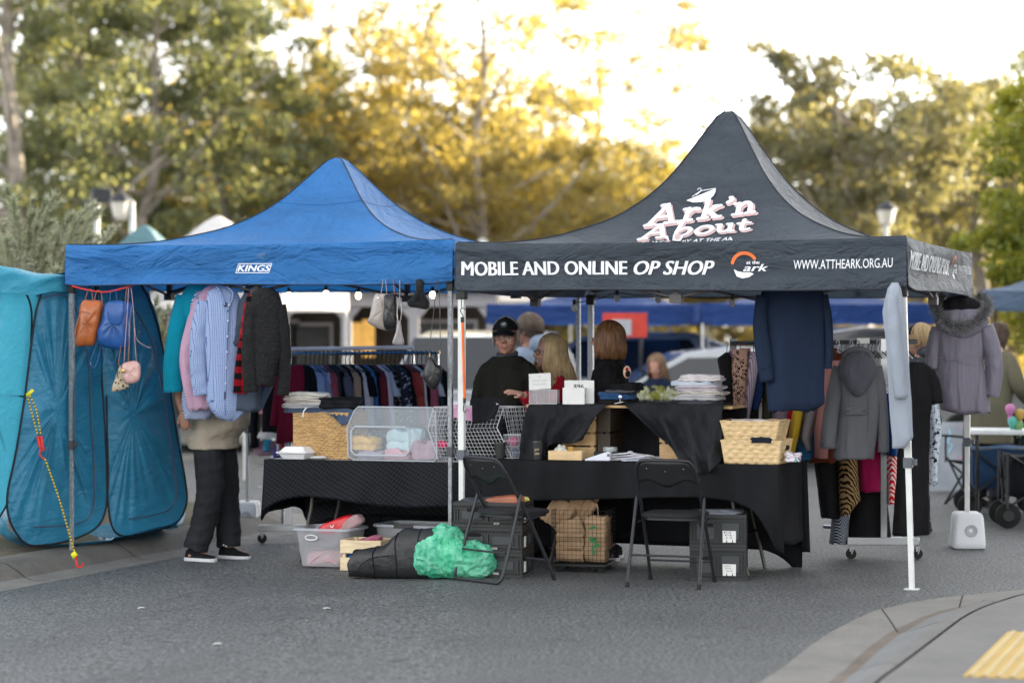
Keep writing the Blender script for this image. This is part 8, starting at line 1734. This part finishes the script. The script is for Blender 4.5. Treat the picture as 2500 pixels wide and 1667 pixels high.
    def shoes(s, up, sole, dirs=(.12, .12)):
        for i, sd_ in enumerate((-1, 1)):
            A_ = V(s.legs[i][2]); m_ = s.R @ Matrix.Translation((A_.x, A_.y, 0)) @ Matrix.Rotation(-sd_ * dirs[i], 4, 'Z'); b = MB(m_); rs = []
            for y, w_, h_ in ((-.082, .012, .05), (-.078, .03, .085), (-.05, .038, .105), (-.01, .04, .11), (.03, .041, .092), (.08, .045, .068), (.13, .046, .055), (.165, .036, .046), (.182, .012, .035)): rs.append([(cos(a) * w_, y, .022 + max(0, sin(a)) * (h_ - .022) + min(0, sin(a)) * .008) for a in [2 * pi * k / 16 for k in range(16)]])
            b.rings(rs); o = b.build('shoe', up, s.root); b = MB(m_); rs = []
            for y, w_ in ((-.088, .018), (-.08, .036), (-.03, .042), (.04, .044), (.12, .050), (.165, .042), (.190, .014)): rs.append([(-w_, y, .002), (w_, y, .002), (w_ + .001, y, .028), (-w_ - .001, y, .028)])
            b.rings(rs); b.build('sole', sole, o, bevel=.003)
    def hair(s, mat, zend, n=420, open_=.9, wave=.0, flare=1.0, inward=0, r=.0035, seed=1, part=0, vol=1.0, shell=True, nm='hair', topz=.02, thick=1.0):
        rng = random.Random(seed); mx = s.R @ s.hm; mb = MB(mx)
        if shell: mb.ell((0, -.018, .036), .081 * vol, .098 * vol, .089 * vol, 24, 16, fn=lambda q: q if not (q.y > .045 and q.z < .05) else V((q.x * .9, .045, q.z)))
        for i in range(n):
            ph = rng.uniform(open_, 2 * pi - open_) if open_ > 0 else rng.uniform(0, 2 * pi); k = vol * rng.uniform(1.0, 1.09); ze = zend + rng.uniform(-.02, .025); pts = []; th0 = rng.uniform(.05, .55)
            for j in range(7):
                t = lerp(th0, 1.62, j / 6); pts.append(V((sin(ph) * sin(t) * .083 * k, cos(ph) * sin(t) * .102 * k - .014, .034 + cos(t) * .094 * k)))
            b = V(pts[-1]); ln = b.z - ze; m = 7; w0 = rng.uniform(0, 6)
            if ln > 0:
                for j in range(1, m + 1):
                    u = j / m; o_ = 1 + (flare - 1) * u + .0; pts.append(V((b.x * o_ * (1 - inward * max(0, u - .55)) + wave * sin(w0 * .3 + u * 9 + ph * 3) * u, (b.y - .0) * o_ * (1 - inward * max(0, u - .55)) + wave * cos(u * 8 + ph * 3 + w0 * .3) * u, b.z - ln * u)))
            mb.tube(pts, [r * thick * (1 - .55 * abs(2 * q / (len(pts) - 1) - .8)) for q in range(len(pts))], 4)
        return mb.build(nm, mat, s.root, autos=0)
    def glasses(s, mat, lens=True, t=.0022):
        mx = s.R @ s.hm; b = MB(mx)
        for q in (-1, 1):
            b.tube([(q * .032 + cos(a) * .024, .099 - .012 * abs(cos(a)) * (q * cos(a) > 0), .004 + sin(a) * .018) for a in [2 * pi * k / 16 for k in range(16)]], .0022, 5, loop=True); b.tube([(q * .056, .088, .010), (q * .080, .03, .012), (q * .083, -.015, .002)], .002, 5)
        b.tube([(-.009, .103, .008), (0, .106, .011), (.009, .103, .008)], .002, 5); g_ = b.build('glasses', mat, s.root)
        if lens:
            b = MB(mx)
            for q in (-1, 1): b.add([(q * .032 + cos(a) * .022, .096, .004 + sin(a) * .016) for a in [2 * pi * k / 14 for k in range(14)]], [tuple(range(14))]); b.build('lens', clearplastic('lens', '6a6560', .35), g_, smooth=False) if q == 1 else None
def hairmat(n, a, b_):
    m, t, p = nodes_of(n); v = coords(t, (1, 1, .15)); t.links.new(mixc(t, ramp(t, noi(t, v, 60, 3), .3, .7), a, b_), p.inputs['Base Color']); p.inputs['Roughness'].default_value = .42; p.inputs['Specular IOR Level'].default_value = .5
    tr = t.nodes.new("ShaderNodeBsdfTranslucent"); tr.inputs[0].default_value = (*b_, 1); mx = t.nodes.new("ShaderNodeMixShader"); mx.inputs[0].default_value = .25
    t.links.new(p.outputs[0], mx.inputs[1]); t.links.new(tr.outputs[0], mx.inputs[2]); t.links.new(mx.outputs[0], t.nodes["Material Output"].inputs[0]); return m
SK1 = skinmat('skin_ruddy', (.38, .19, .135)); SK2 = skinmat('skin_fair', (.50, .28, .21)); SK3 = skinmat('skin_mid', (.30, .15, .10))
BLON = hairmat('hair_blonde', (.36, .24, .11), (.74, .56, .32)); BRN = hairmat('hair_brown', (.10, .045, .018), (.34, .16, .06)); GRYH = hairmat('hair_grey', (.25, .24, .23), (.5, .49, .47)); DBR = hairmat('hair_dark', (.05, .03, .02), (.14, .09, .06))
FRM = M('glasses_frame', '1b1a1c', .3); OLV = fabric((.016, .016, .013), 'sweater_black', .9, 120, 7, .2, 0); RDC = fabric('8f0f22', 'cardigan_red', .9, 110, 7); DKT = fabric((.022, .024, .032), 'trousers_dark', .85, 160, 7, .2, 0)
# man in cap and glasses
p = Person('man in black cap, glasses and black jumper standing behind the wire basket', 1238, 16.55, (-.42, -.9), 1.0, SK1, head=(.30, -.06, .0), wide=1.0, belly=.03, hk=1.12)
p.build(.0065); p.cloth('jumper', OLV, z0=.84, e=.02, z1=1.46); p.trousers(DKT, vox=.012); p.shoes(TYRE, TYRE)
b = MB(p.R); b.tube([(cos(a) * .068, sin(a) * .062 - .004, 1.462 + .014 * -sin(a)) for a in [2 * pi * k / 24 for k in range(24)]], .014, 8, loop=True, flat=1.3); b.ell((0, .03, 1.445), .075, .05, .03, 16, 8); b.build('tee_collar', CHAR, p.root)
p.hair(GRYH, -.045, 260, 1.15, 0, 1.0, .1, .003, 3, vol=.985, shell=False, nm='grey_hair'); p.glasses(M('frame_metal', '8a857c', .3, metal=1), False, .0013)
CAPM = fabric((.012, .013, .015), 'cap_black', .8, 120, 10, .2, 0)
def cap(p, mat, logo=True):
    mx = p.R @ p.hm; b = MB(mx); rs = []
    for j in range(10):
        t = j / 9 * 1.53; rs.append([(sin(a) * sin(max(t, .03)) * .086, cos(a) * sin(max(t, .03)) * .108 - .012, .044 + cos(t) * .080) for a in [2 * pi * k / 32 for k in range(32)]])
    b.rings(rs, False); b.ell((0, -.012, .124), .008, .008, .005, 10, 6); c = b.build('cap', mat, p.root, solid=.004)
    b = MB(mx); b.grid(lambda u, v: V(((u - .5) * .150 * (1 - .25 * v * v), .062 + .052 * cos((u - .5) * 2.4) * .55 + v * .070 * cos((u - .5) * 1.7), .049 - .022 * v - .055 * (u - .5) ** 2 * 1.2)), 16, 8); b.build('cap_brim', mat, c, solid=.004)
    if logo:
        b = MB(mx); b.add([(cos(a) * .022, .097 - .016 * 0 , .088 + sin(a) * .019) for a in [2 * pi * k / 20 for k in range(20)]], [tuple(range(20))]); 
        o = b.build('cap_badge', M('badge_grey', '45474b', .6), c, smooth=False, solid=.012); b = MB(mx); b.ell((.0, .104, .09), .012, .004, .007, 8, 6); b.ell((-.008, .104, .094), .005, .004, .008, 8, 6); b.build('badge_mark', M('badge_mark', 'a9adb2', .6), o)
cap(p, CAPM)
# blonde woman in red
p = Person('smiling blonde woman in glasses and red cardigan with one hand reaching left', 1352, 16.75, (-.93, -.30), .925, SK2, head=(.0, .04, 0), hk=1.1, lean=.03)
W = p.local(at(1278, 962, 16.18)); E = p.local(at(1322, 1008, 16.42))
p.arms = {-1: ((-.24, .02, 1.14), tuple(lerp(E, W, 0) if False else p.local(at(1330, 1040, 16.5)))), 1: (tuple(E), tuple(W))}
p.arms = {-1: (tuple(E), tuple(W)), 1: ((.225, .0, 1.13), (.22, .08, .90))}
hd = p.R.to_3x3().inverted() @ (at(1215, 950, 16.12) - at(1278, 962, 16.18)); up = p.R.to_3x3().inverted() @ V((.1, -.35, .9))
p.build(.005, {-1: (hd, up, .14, .17)}, smile=True); p.cloth('cardigan', RDC, z0=.84, e=.014); p.trousers(DKT, vox=.012); p.shoes(TYRE, TYRE)
p.hair(BLON, -.245, 1100, .95, .024, 1.55, -.05, .004, 5, vol=1.12); p.glasses(FRM)
# woman with brown bob seen from behind
p = Person('woman with brown bob and black polo seen from behind the jeans pile', 1488, 16.35, (-.985, .16), .985, SK2, head=(-.12, .02, 0), hk=1.02)
p.build(.0065); o = p.cloth('polo_shirt', fabric((.010, .009, .010), 'polo_black', .9, 120, 8, .2, 0), z0=.84, e=.018, sl_len=.4); p.shoes(fabric((.02, .02, .024), 'shoe_black'), WHT)
b = MB(p.R); rs = [[(cos(a) * (.17 + .02 * j) + 0, sin(a) * (.125 + .02 * j) + .006 * noise.noise(V((a * 3, j, 1))), .98 - j * .15) for a in [2 * pi * k / 28 for k in range(28)]] for j in range(6)]; b.rings(rs, False); b.build('skirt', BLKD, p.root)
b = MB(p.R); b.tube([(cos(a) * .07, sin(a) * .066 - .012, 1.475 + .012 * sin(a)) for a in [2 * pi * k / 24 for k in range(24)]], .018, 8, loop=True, flat=1.6); b.build('polo_collar', o.data.materials[0], p.root)
a = at(1531, 908, 16.16); b = MB(); b.ell(a, .028, .012, .045, 12, 8); b.build('sleeve_badge', M('badge_cream', 'c9a98f', .7), p.root); b = MB(); b.ell(a + V((.004, -.006, -.012)), .02, .012, .026, 10, 6); b.build('badge_dark', BLK, p.root); b = MB(); b.ell(a + V((-.002, -.009, .02)), .012, .008, .012, 8, 6); b.build('badge_red', RDC, p.root)
p.hair(BRN, -.115, 1000, .85, .003, 1.16, .30, .0038, 8, vol=1.10); p.glasses(FRM)
# man behind the hanging shirts
p = Person('man in beige t-shirt, dark trousers and black trainers, head hidden by hanging shirts', 522, 17.0, (.93, -.36), .985, SK3, belly=.085, wide=1.0)
p.arms = {1: ((.24, -.10, 1.13), (.16, .10, 1.0)), -1: ((-.25, -.06, 1.13), (-.2, .16, 1.02))}; p.arms[1] = (tuple(p.local(at(452, 1000, 16.8))), tuple(p.local(at(432, 985, 16.7)) ))
p.arms = {1: (tuple(p.local(at(440, 960, 16.85))), tuple(p.local(at(446, 1004, 16.8)))), -1: (tuple(p.local(at(560, 930, 16.85))), tuple(p.local(at(545, 975, 16.8))))}
p.legs = [((-.10, 0, .93), (-.135, .03, .50), (-.13, .06, .085)), ((.10, 0, .93), (.105, .02, .50), (.12, -.09, .085))]
p.build(.008); p.cloth('t_shirt', fabric('9a8f80', 'tee_beige', .9, 120, 5, .08), z0=.80, e=.034, sl_len=.4, hem=.17, wr=.006); p.trousers(fabric('2b2c2f', 'trousers_slate', .9, 160, 7, .15, 0), e=.036, vox=.008, wr=.006, top=.93); p.shoes(fabric((.012, .012, .014), 'trainer_black', .8, 120, 9, .2, 0), plastic('sole_white', 'c9c9cc', .5), (-.1, .15))
p.hair(DBR, .0, 160, 1.1, 0, 1, .1, .004, 2)
for i, (px, py) in enumerate(((478, 1342), (484, 1340), (491, 1344), (546, 1330), (552, 1333))): b = MB(); b.ell(at(px, py, 16.86), .012 if i == 0 else .006, .008, .012 if i == 0 else .005, 8, 6); b.build('shoe_mark', WHT, p.root)
# background people
p = Person('tall person in pale blue grey hoodie turned away behind the capped man', 1292, 20.2, (-.75, .5), 1.03, SK1, head=(.15, .02, 0), hk=1.15); p.build(.011); HOOD = fabric('8f9db0', 'hoodie_blue', .9, 90, 6); p.cloth('hoodie', HOOD, z0=.82, e=.03, vox=.011); p.trousers(DKT, vox=.014); p.shoes(TYRE, TYRE)
b = MB(p.R); b.ell((0, -.10, 1.47), .11, .075, .09, 18, 12); b.build('hood', HOOD, p.root); p.hair(hairmat('hair_ash', (.10, .07, .05), (.26, .19, .14)), .0, 260, .9, .006, 1, .2, .005, 9, vol=1.08)
p = Person('seated woman in dark jacket with backlit hair far behind the jeans pile', 1612, 26.5, (-.5, -.8), .95, SK1, z=-.27, head=(.1, -.35, 0), lean=.10, hk=1.1); p.legs = [((-.09, 0, .93), (-.12, .42, .86), (-.12, .44, .43)), ((.09, 0, .93), (.12, .42, .86), (.12, .44, .43))]
p.arms = {-1: ((-.25, .05, 1.12), (-.10, .28, 1.05)), 1: ((.25, .05, 1.12), (.10, .28, 1.05))}; p.build(.011); p.cloth('jacket', fabric('1a2233', 'jacket_navy'), e=.03, vox=.012); p.trousers(DKT, vox=.014, z0=.43); p.hair(hairmat('hair_gold', (.12, .07, .045), (.38, .24, .14)), -.2, 300, .9, .01, 1.2, 0, .006, 12, vol=1.1)
b = MB(); c = V((p.root.location.x, 23.6, 0)); b.box(c.x - .22, c.x + .22, 26.4, 26.8, .48, .52); 
for sx in (-.2, .2):
    for sy in (-.18, .18): b.tube([(c.x + sx, 26.6 + sy, 0), (c.x + sx, 26.6 + sy, .5)], .012, 6)
tag(b.build('stool', FRB), 'dark stool under the seated woman far behind the jeans pile', 'stool')
p = Person('person in black cap with a fair bun behind the long grey cardigan', 2247, 18.6, (-.95, .25), .98, SK2, head=(0, .03, 0), hk=1.12); p.build(.01); p.cloth('jacket', fabric('3a3d44', 'jacket_grey'), e=.035, vox=.011, z0=.82); p.trousers(DKT, vox=.014); p.shoes(TYRE, TYRE); cap(p, CAPM, False)
p.hair(BLON, -.03, 240, 1.0, .002, 1, .2, .004, 15, vol=1.0, shell=False); b = MB(p.R @ p.hm); b.ell((0, -.135, -.01), .05, .045, .065, 16, 12, fn=lambda q: q * (1 + .25 * noise.noise(q * 40))); b.build('hair_bun', BLON, p.root); b = MB(p.R); b.ell((0, -.05, 1.49), .10, .085, .06, 18, 10, fn=lambda q: q * (1 + .15 * noise.noise(q * 30))); b.build('scarf', fabric('4a4d55', 'scarf_grey'), p.root)
p = Person('person in olive quilted coat bending beside the parka', 2412, 21.3, (.75, .5), 1.0, SK2, head=(0, -.4, 0), lean=.16); p.arms = {1: ((.27, .12, 1.13), (.2, .35, .98)), -1: ((-.26, .12, 1.13), (-.2, .32, .98))}; p.build(.011)
b = MB(p.R); n = 48; rs = []
for j in range(40):
    z = lerp(.60, 1.45, j / 39); rx = interp([(.6, .25), (.9, .235), (1.1, .225), (1.3, .22), (1.4, .18), (1.45, .09)], z); ly = p.lean * max(0, z - .95) / .6; rs.append([(cos(a) * (rx + .010 * abs(sin(z * 52 + a * 5)) ** .5 + .010 * abs(sin(z * 52 - a * 5)) ** .5 - .01), sin(a) * (rx * .78 + .010 * abs(sin(z * 52 + a * 5)) ** .5) + ly, z) for a in [2 * pi * k / n for k in range(n)]])
OLC = fabric('5d5a4a', 'quilt_olive', .7, 60, 5); b.rings(rs); co = b.build('quilted_coat', OLC, p.root, autos=0)
for sd_ in (-1, 1): b = MB(p.R); p.limb(b, p.armpts(sd_), [.075, .072, .07, .062, .05], .01); b.build('coat_sleeve', OLC, co)
p.trousers(DKT, vox=.014); p.shoes(TYRE, TYRE); p.hair(DBR, -.1, 200, .9, .004, 1, .1, .005, 22)
